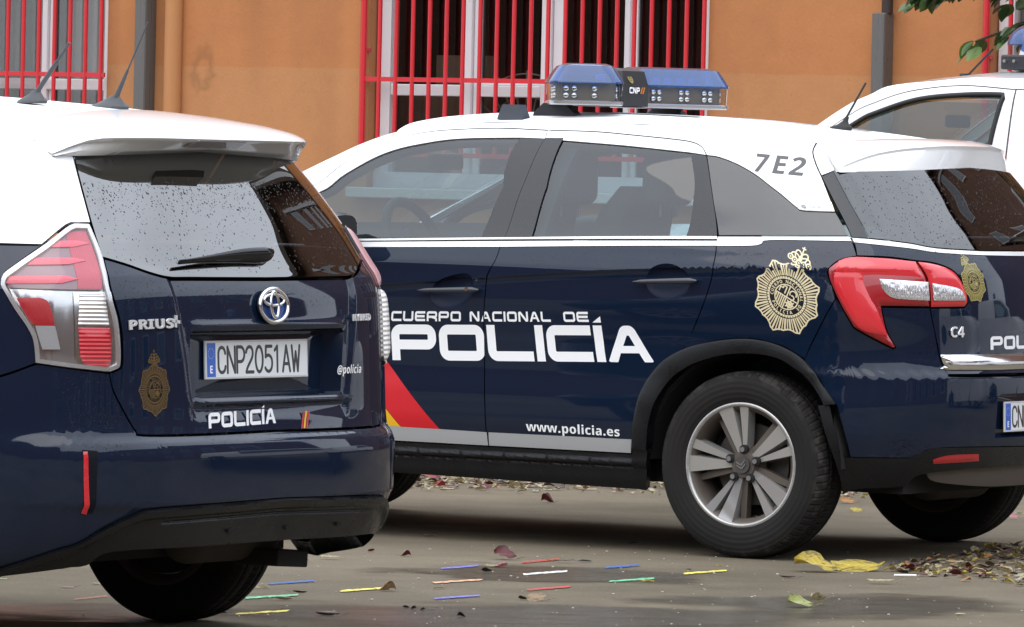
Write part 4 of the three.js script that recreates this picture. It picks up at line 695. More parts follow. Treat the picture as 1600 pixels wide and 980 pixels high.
M.brakeClear = phy({ color: lin(0.30, 0.27, 0.26), roughness: 0.25, metalness: 0.3, bumpMap: scaled(prismTex, 12, 12), bumpScale: 0.002, clearcoat: 1 });
const ribTex = dataTex(128, (u, v) => 0.5 + 0.5 * Math.sin(v * Math.PI * 2 * 16));
M.prism = phy({ color: lin(0.74, 0.72, 0.70), roughness: 0.4, clearcoat: 0.6, clearcoatRoughness: 0.15, bumpMap: scaled(ribTex, 4, 4.5), bumpScale: 0.003 });
M.prismRed = phy({ color: lin(0.44, 0.22, 0.23), roughness: 0.45, clearcoat: 0.6, clearcoatRoughness: 0.15 });
M.bowl = phy({ color: lin(0.0024, 0.007, 0.026), roughness: 0.5, specularIntensity: 0.5 });
M.antenna = std({ color: lin(0.05, 0.052, 0.058), roughness: 0.5 });
M.slot = phy({ color: lin(0.004, 0.005, 0.009), roughness: 0.5, specularIntensity: 0.3 });
M.drop = phy({ color: lin(0.012, 0.012, 0.013), roughness: 0.08, specularIntensity: 0.7 });
// ---------- the dark blue police suv ----------
const L2 = suvLines, SS = suvShell;
const sAtX = (sh, x, y) => { let lo = 0.6, hi = sh.length - 0.05; for (let i = 0; i < 50; i++) { const m = (lo + hi) / 2; if (sh.P(m, y)[0] < x) lo = m; else hi = m; } return lo; };
const place = (car, p) => { car.position.set(p[0], 0, p[1]); car.rotation.y = Math.PI / 2 + p[2]; };
function doorHandle(shell, s, y, len, tilt, parent, key, mirror) {
  const rings = [], N = 9;
  for (let k = 0; k <= N; k++) { const t = k / N, w = 0.0145 * (0.72 + 0.42 * t) * Math.min(1, Math.sqrt(Math.min(t, 1 - t) * 9 + 0.12)), d = 0.020 * Math.pow(Math.sin(Math.PI * clamp(t, 0.06, 0.94)), 0.4); rings.push([...Array(12)].map((_, i) => { const a = i / 12 * Math.PI * 2; return [(t - 0.5) * len, Math.sin(a) * w * 0.75, 0.016 + d * 0.6 + Math.cos(a) * 0.009]; })); }
  let g = onBody(shell, loft(rings), s, y, 0, tilt); if (mirror) g = flipZ(g);
  const h = part('door_handle', g, M.navyTrim, parent);
  if (key) { let c = onBody(shell, new THREE.CylinderGeometry(0.0075, 0.0075, 0.006, 16).rotateX(Math.PI / 2).translate(len * 0.32, 0.003, 0.033), s, y, 0, tilt); if (mirror) c = flipZ(c); part('key_cylinder', c, M.chrome, h); }
  return h;
}
function flipZ(g) { const p = g.attributes.position, n = g.attributes.normal, i = g.index; for (let k = 0; k < p.count; k++) { p.setZ(k, -p.getZ(k)); n.setZ(k, -n.getZ(k)); } if (i) for (let k = 0; k < i.count; k += 3) { const t = i.getX(k + 1); i.setX(k + 1, i.getX(k + 2)); i.setX(k + 2, t); } else { for (const at of Object.values(g.attributes)) for (let k = 0; k < at.count; k += 3) for (let c = 0; c < at.itemSize; c++) { const A = at.array, x = (k + 1) * at.itemSize + c, y = (k + 2) * at.itemSize + c, t = A[x]; A[x] = A[y]; A[y] = t; } } return g; }
M.navyTrim = phy({ color: lin(0.012, 0.015, 0.024), roughness: 0.5, clearcoat: 0.6, clearcoatRoughness: 0.2 });
function headRest(x, y, z, w, h) { return new RoundedBoxGeometry(0.10, h, w, 4, 0.045).translate(x, y, z); }
function seatParts(car, rows) {
  for (const [x, z, w, top] of rows) {
    const back = creased(loft([0, 0.15, 0.4, 0.6, 0.68].map((t, i) => { const y = 0.55 + (top - 0.72) * (t / 0.68), ww = w * [0.42, 0.5, 0.5, 0.44, 0.30][i], xx = x + 0.26 - t * 0.34, d = [0.09, 0.1, 0.09, 0.07, 0.045][i]; return [...Array(16)].map((_, k) => { const a = k / 16 * Math.PI * 2, c = Math.cos(a), s = Math.sin(a); return [xx + Math.sign(c) * Math.pow(Math.abs(c), 0.6) * d, y, z + Math.sign(s) * Math.pow(Math.abs(s), 0.6) * ww]; }); })), 60);
    const seat = part('seat', [back, new RoundedBoxGeometry(0.52, 0.16, w, 4, 0.06).translate(x + 0.45, 0.54, z)], M.seat, car);
    part('headrest', headRest(x - 0.08, top - 0.13, z, w * 0.56, 0.21), M.seat, seat);
    part('headrest_post', [-0.06, 0.06].map((q) => new THREE.CylinderGeometry(0.006, 0.006, 0.12, 8).translate(x - 0.075, top - 0.22, z + q)), M.satin, seat);
  }
}
const suv = thing('police_suv', 'dark blue and white police suv with a blue light bar, parked broadside in the middle', 'police car');
place(suv, [1.27661, -23.77551, 1.03356]);
{
  const both = (f) => { for (const m of [false, true]) f(m); };
  const P = (pts, o) => panel(SS, pts, o);
  both((mirror) => {
    const fd = part('front_door', P(L2.frontDoor, { mirror, h: 0.02, holes: [ovalRim(2.705, 0.930, 0.098, 0.066)], holeGap: 0 }), M.navy, suv);
    part('belt_strip', P(L2.frontBelt, { mirror, gap: 0.0004 }), M.white, fd);
    part('window_molding', P(L2.frontMold, { mirror, gap: 0.0004, off: 0.003 }), M.white, fd);
    part('window', P(L2.frontGlass, { mirror, gap: 0.001, depth: 0, off: -0.006 }), M.glass, fd);
    part('pillar_trim', P(L2.frontPillar, { mirror, gap: 0.0015 }), M.trim, fd);
    part('window_frame', P(L2.frontFrame, { mirror }), M.white, fd);
    part('sill_stripe', P(L2.stripeF, { mirror, gap: 0, depth: 0, off: 0.0012 }), M.stripe, fd);
    part('handle_bowl', pocket(SS, ovalRim(2.705, 0.930, 0.098, 0.066), 0.026, 0.8, mirror, 0.6), M.bowl, fd);
    doorHandle(SS, 2.708, 0.9315, 0.262, 0.035, fd, true, mirror);
    const rd = part('rear_door', P(L2.rearDoor, { mirror, h: 0.02, holes: [ovalRim(1.722, 0.990, 0.098, 0.066)], holeGap: 0 }), M.navy, suv);
    part('belt_strip', P(L2.rearBelt, { mirror, gap: 0.0004 }), M.white, rd);
    part('window_molding', P(L2.rearMold, { mirror, gap: 0.0004, off: 0.003 }), M.white, rd);
    part('window', P(L2.rearGlass, { mirror, gap: 0.001, depth: 0, off: -0.006 }), M.glass, rd);
    part('pillar_trim', P(L2.rearPillarA, { mirror, gap: 0.0015 }), M.trim, rd); part('pillar_trim', P(L2.rearPillarB, { mirror, gap: 0.0015 }), M.trim, rd);
    part('window_frame', P(L2.rearFrame, { mirror }), M.white, rd);
    part('sill_stripe', P(L2.stripeR, { mirror, gap: 0, depth: 0, off: 0.0012 }), M.stripe, rd);
    part('handle_bowl', pocket(SS, ovalRim(1.722, 0.990, 0.098, 0.066), 0.026, 0.8, mirror, 0.6), M.bowl, rd);
    doorHandle(SS, 1.722, 0.9905, 0.262, 0.042, rd, false, mirror);
    const q = part('rear_quarter', P(L2.quarter, { mirror, h: 0.025 }), M.navy, suv);
    part('belt_strip', P(L2.quarterBelt, { mirror, gap: 0.0004 }), M.white, q);
    part('quarter_window', P(L2.quarterGlass, { mirror, gap: 0.0022, depth: 0.004 }), M.quarter, suv);
    part('roof_side', P(L2.roofSide, { mirror, h: 0.03 }), M.white, suv);
    part('wheel_arch', P(L2.arch, { mirror, off: 0.012, depth: 0.05, gap: 0.0008, bulge: 0.004, h: 0.02 }), M.plastic, suv);
    part('sill', P(L2.sill, { mirror, off: 0.004, gap: 0.001, h: 0.02, depth: 0.03, relief: (s, y) => 0.010 * Math.exp(-Math.pow((y - 0.328) / 0.012, 2)) - 0.006 * Math.exp(-Math.pow((y - 0.312) / 0.004, 2)) + 0.006 * smooth(0.30, 0.26, y) }), M.plastic, suv);
    const lp = part('tail_lamp', P(L2.lamp, { mirror, off: 0.002, gap: 0.0028, bulge: 0.014, h: 0.015 }), M.darkRed, suv);
    part('red_lens', P(L2.lampRidge, { mirror, off: 0.014, gap: 0, bulge: 0.006, h: 0.012, depth: 0.006 }), M.redLens, lp);
    part('clear_lens', P(L2.lampClear, { mirror, off: 0.0165, gap: 0, bulge: 0.003, h: 0.012, depth: 0.004 }), M.lampChrome, lp);
    part('side_deflector', P(L2.sideDeflector, { mirror, off: 0.004, gap: 0.001 }), M.trim, suv);
    part('wheel_liner', archLiner(0, 0.34, 0.405, mirror ? 0.855 : -0.855, mirror ? 0.4 : -0.4), M.under, suv);
    part('wheel_liner', archLiner(2.67, 0.34, 0.40, mirror ? 0.855 : -0.855, mirror ? 0.4 : -0.4), M.under, suv);
    // front wing and front of the car, out of sight behind the wagon
    const wl = [[1.93, 0.366], [1.98, 0.42, 1], [2.08, 0.70, 1], [2.10, 0.95, 1], [2.02, 1.072]].map(([x, y, k]) => [sAtX(SS, x, y), y, ...(k ? [1] : [])]);
    const arcF = [...Array(13)].map((_, k) => { const a = Math.PI - k / 12 * Math.PI, x = 2.67 + 0.41 * Math.cos(a), y = 0.37 + 0.41 * Math.max(0, Math.sin(a)); return [sAtX(SS, x, y), y]; });
    const F = SS.length;
    part('front_wing', P([...wl, [sAtX(SS, 2.34, 1.06), 1.06], [F - 1.05, 0.96], [F - 0.95, 0.80, 1], [F - 1.0, 0.62], [sAtX(SS, 3.12, 0.45), 0.45], ...arcF.slice().reverse().slice(1)], { mirror, h: 0.04 }), M.navy, suv);
    part('front_bumper', P([[F - 0.95, 0.78], [F, 0.74], [F, 0.22], [F - 0.7, 0.24], [sAtX(SS, 3.11, 0.40), 0.36], [F - 1.0, 0.61]], { mirror, h: 0.05 }), M.navy, suv);
    part('bonnet', P([[F - 1.04, 0.965], [sAtX(SS, 2.36, 1.062), 1.062], [F, 1.075], [F, 0.93]], { mirror, h: 0.05, gap: 0.001 }), M.navy, suv);
    part('headlamp', P([[F - 1.0, 0.94], [F - 0.45, 0.90], [F - 0.40, 0.80], [F - 0.93, 0.81]], { mirror, h: 0.05, off: 0.004 }), M.lampChrome, suv);
    part('grille', P([[F - 0.39, 0.92], [F, 0.925], [F, 0.75], [F - 0.39, 0.79]], { mirror, h: 0.05, off: -0.006 }), M.plastic, suv);
    const ap = [[2.46, 1.095], [2.46, 1.125], [2.26, 1.225, 1], [2.04, 1.325, 1], [1.86, 1.412, 1], [1.77, 1.456, 1], [1.62, 1.511]].map(([x, y, k]) => [sAtX(SS, x, y), y, ...(k ? [1] : [])]);
if (!mirror) part('windscreen', screen(ap.map((q) => { const v = SS.P(q[0], q[1]); return [v[0] - 0.01, v[1] - 0.006, v[2] + 0.012]; }), 0.12), M.glass, suv);
    // dark carcass behind the shut lines
    const arcR = [...Array(11)].map((_, k) => { const a = k / 10 * Math.PI, x = 0.40 * Math.cos(a), y = 0.35 + 0.40 * Math.sin(a); return [sAtX(SS, x, y), y]; }).reverse();
    part('carcass', P([[0.02, 0.38], [0.9, 0.38], ...arcR, [sAtX(SS, 0.42, 0.3), 0.29], [sAtX(SS, 2.2, 0.3), 0.29], ...arcF, [F, 0.45], [F, 1.05], [sAtX(SS, 1.95, 1.085), 1.085], [1.5, 1.135], [0.93, 1.15], [0.6, 1.115], [0.02, 1.10]], { mirror, off: -0.062, gap: 0, depth: 0, h: 0.06 }), M.gap, suv);
    const pl = (name, pts) => part(name, P(pts, { mirror, off: -0.035, gap: 0.004, depth: 0.03, h: 0.05 }), M.dash, suv);
    pl('pillar_lining', [[L2.frontPillar[0][0] - 0.06, 1.13], [L2.frontPillar[1][0] - 0.07, 1.316], [L2.frontPillar[2][0] - 0.16, 1.49], [2.44, 1.49], [2.43, 1.32], [2.43, 1.13]]);
    pl('frame_lining', L2.frontFrame); pl('frame_lining', L2.rearFrame);
    pl('pillar_lining', [[1.66, 1.15], [1.60, 1.30], [1.58, 1.46], [1.47, 1.452], [1.30, 1.40], [1.34, 1.30], [1.36, 1.16]]);
    pl('roof_lining', [...L2.roofSide.slice(0, 14), ...[[2.46, 1.125], [2.26, 1.225, 1], [2.04, 1.325, 1], [1.86, 1.412, 1], [1.77, 1.456, 1], [1.62, 1.511]].map(([x, y, k]) => [sAtX(SS, x, y), y, ...(k ? [1] : [])]), [sAtX(SS, 1.0, 1.55), 1.55], [0.95, 1.50], [0.95, 1.44], [1.2, 1.42]]);
    const mz = mirror ? 1 : -1, mir = part('side_mirror', creased(loft([[0, 0.7], [0.3, 0.95], [0.75, 1], [1, 0.86]].map(([t, k]) => [...Array(16)].map((_, i) => { const a = i / 16 * Math.PI * 2, c = Math.cos(a), s = Math.sin(a); return [1.76 - 0.15 * t + 0.02, 1.135 + Math.sign(s) * Math.pow(Math.abs(s), 0.6) * 0.075 * k, mz * (0.985 + Math.sign(c) * Math.pow(Math.abs(c), 0.6) * 0.10 * k)]; }))), 50), M.trim, suv);
    part('mirror_foot', box(0.07, 0.05, 0.14, 1.76, 1.10, mz * 0.88, 0.015), M.trim, mir);
  });
  // tail: gate, bumper, window
  const gate = part('tailgate', P(whole([[0, 1.109], [0.354, 1.112, 1], [0.592, 1.120, 1], [0.718, 1.134, 1], [0.925, 1.151], [0.924, 1.103], [0.805, 1.101, 1], [0.698, 1.090, 1], [0.632, 1.085, 1], [0.568, 1.071, 1], [0.522, 1.051, 1], [0.490, 1.017, 1], [0.470, 0.973, 1], [0.468, 0.940, 1], [0.493, 0.922], [0.656, 0.921], [0.645, 0.859, 1], [0.631, 0.796, 1], [0.622, 0.757], [0.607, 0.70], [0.600, 0.684], [0, 0.684]]), { h: 0.03 }), M.navy, suv);
  part('belt_strip', P(whole([[0, 1.125], [0.345, 1.126], [0.588, 1.134, 1], [0.712, 1.150, 1], [0.867, 1.164, 1], [0.929, 1.167], [0.925, 1.151], [0.718, 1.134, 1], [0.592, 1.120, 1], [0.354, 1.112, 1], [0, 1.109]]), { gap: 0.0004 }), M.white, gate);
  part('rear_window', P(whole([[0, 1.128], [0.345, 1.129], [0.588, 1.137, 1], [0.712, 1.153, 1], [0.864, 1.167], [0.873, 1.28, 1], [0.878, 1.404], [0.68, 1.408, 1], [0, 1.43]]), { gap: 0.001, depth: 0.004, h: 0.03 }), M.privacy, gate);
  tag(part('rain_drops', rain(SS, [[0.62, 1.15], [0.86, 1.18], [0.87, 1.39], [-0.2, 1.40], [-0.2, 1.14]], 1100, 0.0009, 0.0027, 11), M.drop, gate.children[1]), null, null, null, 'stuff');
  part('chrome_strip', P(whole([[0, 0.757], [0.622, 0.756], [0.609, 0.714, 1], [0.586, 0.697, 1], [0, 0.696]]), { off: 0.004, gap: 0.002, bulge: 0.012, h: 0.02, depth: 0.02 }), M.chrome, gate);
  for (const m of [false, true]) { const gl = part('gate_lamp', P(L2.gateLamp, { mirror: m, off: 0.002, gap: 0.0022, bulge: 0.013, h: 0.015 }), M.redLens, gate); part('clear_lens', P(L2.gateClear, { mirror: m, off: 0.0155, gap: 0, bulge: 0.003, h: 0.012, depth: 0.004 }), M.lampChrome, gl); }
  part('badge', onBody(SS, raised('C4', 0.038, 0.006, 1.15), 0.535, 0.836, 0), M.chrome, gate);
  part('police_lettering', print(SS, [0.345, 0.835], [-0.345, 0.840], [0.345, 0.768]), sticker(policeRear), gate);
  part('emblem_print', print(SS, [0.551, 1.106], [0.414, 1.169], [0.460, 0.910]), oliveEmblem, gate);
  const plateRim = [[0.335, 0.452], [0.335, 0.60], [0.31, 0.612], [-0.31, 0.612], [-0.335, 0.60], [-0.335, 0.452]];
  const bump = part('rear_bumper', P(whole([[0, 0.678], ...L2.bumper.slice(14), ...L2.bumper.slice(0, 12), [0, 0.416]]), { h: 0.03, holes: [plateRim], holeGap: 0 }), M.navy, suv);
  part('plate_pocket', pocket(SS, plateRim, 0.026, 0.90), M.navy, bump);
  numberPlate(suv, plateTex('CNP8', 3), -0.752, 0.527, 0.03);
  const clad = part('bumper_cladding', P(whole([[0, 0.416], [0.614, 0.422, 1], [0.702, 0.405, 1], [0.759, 0.384], [0.996, 0.382], [1.036, 0.476, 1], [1.066, 0.571], [1.11, 0.565], [1.067, 0.446, 1], [1.026, 0.353, 1], [0.975, 0.245], [0.925, 0.268, 1], [0.758, 0.28, 1], [0.70, 0.323, 1], [0.475, 0.342], [0, 0.348]]), { h: 0.03, gap: 0.001, off: 0.002, depth: 0.05 }), M.plastic, suv);
  for (const m of [false, true]) part('reflector', P(L2.reflector, { mirror: m, off: 0.005, gap: 0, bulge: 0.003, h: 0.02 }), M.darkRed, clad);
  part('diffuser', P(whole([[0, 0.352], [0.47, 0.346], [0.66, 0.325], [0.60, 0.285, 1], [0.3, 0.262, 1], [0, 0.258]]), { off: -0.02, gap: 0, h: 0.04 }), std({ color: lin(0.10, 0.085, 0.075), roughness: 0.6 }), clad);
  const wr = []; for (let k = 0; k <= 16; k++) { const t = k / 16, s = mix(0.118, -0.36, t), y = lerpTable([[0, 1.158], [0.3, 1.172], [0.7, 1.182], [1, 1.182]], t), w = mix(0.012, 0.026, smooth(0, 0.35, t)) * (t === 0 || t > 0.97 ? 0.6 : 1), p = SS.P(s, y), n = SS.N(s, y); wr.push([...Array(10)].map((_, i) => { const a = i / 10 * Math.PI * 2, o = 0.022 + Math.cos(a) * (0.012 + 0.010 * t); return [p[0] + n[0] * o, p[1] + n[1] * o + Math.sin(a) * w, p[2] + n[2] * o]; })); }
  part('rear_wiper', loft(wr), M.plastic, suv);
  // roof: from rail to rail
  const railPts = [[-0.20, 1.498], [0.0, 1.520], [0.25, 1.542], [0.6, 1.560], [1.0, 1.562], [1.25, 1.555], [1.5, 1.533], [1.62, 1.511]], midY = [[-0.40, 1.506], [-0.10, 1.540], [0.09, 1.560], [0.33, 1.581], [0.6, 1.597], [1.0, 1.606], [1.3, 1.604], [1.6, 1.588], [1.75, 1.562]];
  const roofAt = (x, t) => {
    const ye = lerpTable(railPts, x), s = sAtX(SS, x, ye), z = Math.abs(SS.P(s, ye)[2]) - 0.004, f = smooth(0.9, 1.5, x), xc = x + 0.10 * f - 0.03 * smooth(0.2, -0.2, x);
    const a = Math.abs(t), X = x + (xc - x) * (1 - t * t), yc = lerpTable(midY, X);
    return [X, ye + (yc - ye) * (1 - Math.pow(a, 2.4)) - 0.006 * smooth(0.955, 1, a), t * z];
  };
  const grid = (f, nu, nv) => { const pos = [], uv = [], idx = []; for (let i = 0; i <= nu; i++) for (let j = 0; j <= nv; j++) { const p = f(i / nu, j / nv); pos.push(...p); uv.push(p[0], p[2]); } for (let i = 0; i < nu; i++) for (let j = 0; j < nv; j++) { const a = i * (nv + 1) + j; idx.push(a, a + 1, a + nv + 1, a + 1, a + nv + 2, a + nv + 1); } const g = new THREE.BufferGeometry(); g.setAttribute('position', new THREE.Float32BufferAttribute(pos, 3)); g.setAttribute('uv', new THREE.Float32BufferAttribute(uv, 2)); g.setIndex(idx); g.computeVertexNormals(); return g; };
  const roof = part('roof', grid((u, v) => roofAt(mix(-0.20, 1.615, u), v * 2 - 1), 46, 40), M.whiteTop, suv);
  part('headlining', grid((u, v) => { const p = roofAt(mix(-0.18, 1.46, u), 0.94 - v * 1.88); p[1] -= 0.03; return p; }, 20, 20), M.seat, suv);
  for (const s of [-1, 1]) part('roof_ditch', tube([...Array(12)].map((_, k) => { const p = roofAt(mix(-0.15, 1.4, k / 11), s * 0.992); p[1] += 0.001; return p; }), 0.0045, 40, 6), M.gap, roof);
  // dark stripes and marks printed on the roof
  const marks = [[0.55, 0.95, -0.42, -0.30], [0.20, 0.62, 0.02, 0.10], [0.10, 0.36, 0.30, 0.42], [0.02, 0.20, 0.12, 0.20]];
  for (const [a, b, c, d] of marks) part('roof_mark', grid((u, v) => { const p = roofAt(mix(a, b, u), mix(c, d, v)); p[1] += 0.003; return p; }, 10, 4), std({ color: lin(0.20, 0.20, 0.205), roughness: 0.5 }), roof);
  // roof spoiler over the rear window
  const te = (z) => { const a = Math.abs(z); return [-0.47 + 0.23 * Math.pow(a / 0.66, 2.2), lerpTable([[0, 1.500], [0.15, 1.499], [0.36, 1.489], [0.5, 1.469], [0.6, 1.434], [0.66, 1.400]], a)]; };
  const rings = []; for (let k = 0; k <= 36; k++) {
    const z = mix(-0.655, 0.655, k / 36), [x, y] = te(z), t = z / 0.672, r = roofAt(-0.195, clamp(t * 0.99, -1, 1)), a = Math.abs(z) / 0.655, e = smooth(0.80, 1.0, a);
    const gy = mix(1.424, 1.40, a), gs = sAtX(SS, SS.P(0, 1.42)[0] + 0.05, gy), gx = SS.P(Math.min(0.88, Math.abs(z) * 1.28), gy)[0];
    const ty = Math.max(y + 0.012, y), top = (u) => [mix(r[0], x, u), mix(r[1] + 0.001, ty, u) + 0.010 * Math.sin(Math.PI * u) * (1 - e), z];
    rings.push([top(0), top(0.3), top(0.6), top(0.85), [x - 0.006, y + 0.006, z], [x - 0.002, y - 0.004, z], [mix(x, gx, 0.25), mix(y, gy, 0.12) - 0.002, z], [mix(x, gx, 0.6), mix(y, gy, 0.55), z], [gx + 0.004, gy, z], [mix(gx, r[0], 0.6), mix(gy, r[1], 0.4), z]]);
  }
  const sp = part('roof_spoiler', creased(loft(rings), 40), M.white, suv);
  part('brake_light', creased(loft([-0.17, 0.17].map((z) => [[-0.395, 1.488, z * 0.74], [-0.402, 1.464, z], [-0.385, 1.432, z], [-0.30, 1.425, z], [-0.30, 1.488, z * 0.8]])), 30), M.privacyBlack, sp);
  for (const m of [false, true]) part('spoiler_cheek', P([[0.882, 1.503], [0.920, 1.470, 1], [0.934, 1.422, 1], [0.935, 1.386], [0.875, 1.404], [0.80, 1.44], [0.70, 1.50]], { mirror: m, gap: 0.001, off: 0.002, h: 0.02 }), M.white, sp);
  const ant = part('roof_antenna', creased(loft([[0, 0.05, 0.022], [0.012, 0.046, 0.021], [0.022, 0.024, 0.012], [0.034, 0.012, 0.008], [0.05, 0.008, 0.007]].map(([y, l, w], i) => [...Array(14)].map((_, k) => { const a = k / 14 * Math.PI * 2; return [0.085 - 0.03 * (i / 4) + Math.cos(a) * l, 1.556 + y, Math.sin(a) * w]; }))), 50), M.rubber, suv);
  part('antenna_rod', tube([[0.06, 1.60, 0], [-0.02, 1.733, 0]], 0.0042, 4, 8), M.rubber, ant);
  // underside
  part('underbody', [box(3.6, 0.10, 1.30, 1.25, 0.30, 0), box(1.75, 0.06, 1.52, 1.34, 0.29, 0), box(0.3, 0.2, 0.8, -0.42, 0.44, 0)], M.under, suv);
  part('silencer', new THREE.CapsuleGeometry(0.075, 0.36, 8, 20).rotateX(Math.PI / 2).translate(-0.36, 0.275, 0.10), M.dirty, suv);
  part('axle', new THREE.CylinderGeometry(0.035, 0.035, 1.4, 12).rotateX(Math.PI / 2).translate(0.05, 0.30, 0), M.under, suv);
  for (const [X, s] of [[0, -1], [2.67, -1], [0, 1], [2.67, 1]]) spokeWheel(suv, X, s * 0.768, 0.338, 0.226, 0.218, s, X ? 0.6 : 0, twinBlades, chevrons);
  // inside
  seatParts(suv, [[1.10, -0.37, 0.52, 1.49], [1.10, 0.37, 0.52, 1.49], [0.68, -0.36, 0.48, 1.50], [0.68, 0.36, 0.48, 1.50]]);
  part('dashboard', creased(loft([-0.72, 0.72].map((z) => [[2.30, 1.08, z], [2.0, 1.165, z], [1.86, 1.17, z], [1.80, 1.10, z], [1.84, 0.8, z], [2.3, 0.8, z]])), 30), M.dash, suv);
  const wheel = new THREE.Group(); const ring = part('steering_wheel', [new THREE.TorusGeometry(0.180, 0.019, 12, 40), new THREE.CapsuleGeometry(0.05, 0.05, 4, 12).scale(1, 1, 0.4), box(0.30, 0.035, 0.02)], M.dash, suv);
  ring.position.set(1.70, 1.085, -0.37); ring.rotation.set(0, -Math.PI / 2, 0); ring.rotateX(-0.42);
  part('rear_view_mirror', box(0.03, 0.062, 0.235, 1.80, 1.405, 0.0, 0.012), M.seat, suv);
  part('parcel_shelf', box(0.5, 0.03, 1.2, -0.1, 1.02, 0), M.seat, suv);
  part('load_floor', box(2.6, 0.05, 1.4, 0.9, 0.42, 0), M.seat, suv);
  // lettering on the left side
  const split = [[2.5125, 0.6], [2.5165, 0.75], [2.5265, 0.9]];
  const TL = [2.957, 0.8475], TR = [1.775, 0.8795], BL = [2.928, 0.6635];
  const lerp2 = (a, b, t) => [mix(a[0], b[0], t), mix(a[1], b[1], t)];
  const gapS = (y) => lerpTable([[0.36, 2.512], [0.5, 2.514], [0.685, 2.523], [0.897, 2.5465]], y);
  const BR = [TR[0] + BL[0] - TL[0], TR[1] + BL[1] - TL[1]];
  for (const [front, name] of [[true, 'police_lettering'], [false, 'police_lettering']]) {
    const e = front ? 0.0028 : -0.0028, cut = [[gapS(0.86) + e, 0.8590], [gapS(0.76) + e, 0.765], [gapS(0.675) + e, 0.6746]];
    part(name, print(SS, TL, TR, BL, front ? [TL, cut[0], cut[1], cut[2], BL] : [cut[0], TR, BR, cut[2], cut[1]]), sticker(doorText), suv.children.find((c) => c.name === (front ? 'front_door' : 'rear_door')));
  }
  const rdoor = suv.children.find((c) => c.name === 'rear_door'), fdoor = suv.children.find((c) => c.name === 'front_door'), quart = suv.children.find((c) => c.name === 'rear_quarter'), rside = suv.children.find((c) => c.name === 'roof_side');
  part('web_address', print(SS, [2.345, 0.468], [1.925, 0.463], [2.345, 0.415]), sticker(webText), rdoor);
  part('red_flash', P([[3.31, 0.91], [3.26, 0.98], [2.715, 0.4165], [2.885, 0.418]], { gap: 0, depth: 0, off: 0.0014, h: 0.04 }), M.flagRed, fdoor);
  part('yellow_flash', P([[3.31, 0.82], [3.31, 0.90], [2.887, 0.4185], [2.945, 0.42]], { gap: 0, depth: 0, off: 0.0013, h: 0.04 }), M.flagYellow, fdoor);
  part('number_lettering', print(SS, [1.217, 1.475], [0.944, 1.459], [1.262, 1.388]), sticker(numberText), rside);
  part('model_strip', P([[1.112, 1.297], [0.945, 1.293], [0.950, 1.2585], [1.075, 1.2605, 1], [1.092, 1.269, 1]], { off: 0.0018, gap: 0.001, depth: 0.002 }), M.white, rside);
  part('model_lettering', print(SS, [1.085, 1.284], [0.960, 1.283], [1.083, 1.261], null, 0.0042), sticker(crossText), rside);
  part('emblem_print', print(SS, [1.239, 1.2346], [0.963, 1.0939], [1.414, 0.8916]), creamEmblem, quart);
  const beads = (outline, n, seed1, host) => tag(part('rain_drops', rain(SS, outline, n, 0.0007, 0.0018, seed1), M.drop, host), null, null, null, 'stuff');
  beads([[2.50, 1.03], [2.50, 1.09], [1.55, 1.115], [1.55, 1.05]], 260, 21, rdoor); beads([[1.47, 1.06], [1.47, 1.11], [0.96, 1.14], [1.05, 1.07]], 160, 22, quart); beads([[0.9, 1.11], [0.9, 1.14], [0.1, 1.10], [0.1, 1.07], [0.5, 1.08]], 220, 23, gate);
  // light bar: two swept pods joined by a dark middle box
  const bar = part('light_bar', [box(0.20, 0.018, 0.24, 1.09, 1.638, 0, 0.006)], M.trim, suv);
  const outline = (l, d, r) => { const o = []; for (const [x, z, a] of [[l / 2 - r, d / 2 - r, 0], [-l / 2 + r, d / 2 - r, 1], [-l / 2 + r, -d / 2 + r, 2], [l / 2 - r, -d / 2 + r, 3]]) for (let k = 0; k <= 4; k++) { const t = (a + k / 4) * Math.PI / 2; o.push([x + Math.cos(t) * r, z + Math.sin(t) * r]); } return o.reverse(); };
  const podRing = (l, d, r, y, sx = 0) => outline(l, d, r).map(([x, z]) => [x + sx, y, z]);
  const mid = part('middle_box', creased(loft([podRing(0.27, 0.20, 0.01, 1.632), podRing(0.27, 0.20, 0.01, 1.712), podRing(0.24, 0.20, 0.02, 1.765), podRing(0.20, 0.19, 0.02, 1.775)]), 30).translate(1.095, 0, 0), M.trim, bar);
  part('bar_lettering', new THREE.PlaneGeometry(0.125, 0.04).rotateY(-Math.PI / 2).translate(0.957, 1.692, 0.005), sticker(canvasTex(384, 128, (g, w, h) => { g.fillStyle = g.strokeStyle = '#e8e8ea'; squareText(g, 'CNP', 4, 26, 76, 19, 74, 9); g.lineWidth = 14; for (const [x, c] of [[268, '#d8941e'], [296, '#c8371e'], [324, '#d8941e']]) { g.strokeStyle = c; g.beginPath(); g.moveTo(x, 104); g.lineTo(x + 36, 24); g.stroke(); } })), bar);
  part('emblem_print', new THREE.PlaneGeometry(0.042, 0.06).rotateY(-Math.PI / 2).rotateZ(-0.5).translate(0.968, 1.742, -0.04), oliveEmblem, bar);
  for (const s of [-1, 1]) {
    const l = 0.40, d = 0.27, ang = Math.atan2(0.195, 0.30), cx = 0.5 * (0.985 + 0.79) + Math.cos(ang) * d / 2, cz = s * (0.25 + Math.sin(ang) * d / 2 * 1.0);
    const put = (g) => g.rotateY(s > 0 ? -Math.PI / 2 - ang + Math.PI : Math.PI / 2 + ang - Math.PI).translate(cx, 0, cz);   // own x runs along the pod
    const pod = part('light_pod', put(creased(loft([podRing(l, d, 0.05, 1.628), podRing(l + 0.01, d + 0.008, 0.05, 1.632), podRing(l + 0.01, d + 0.008, 0.05, 1.642), podRing(l, d, 0.05, 1.645)]), 30)), M.satin, bar);
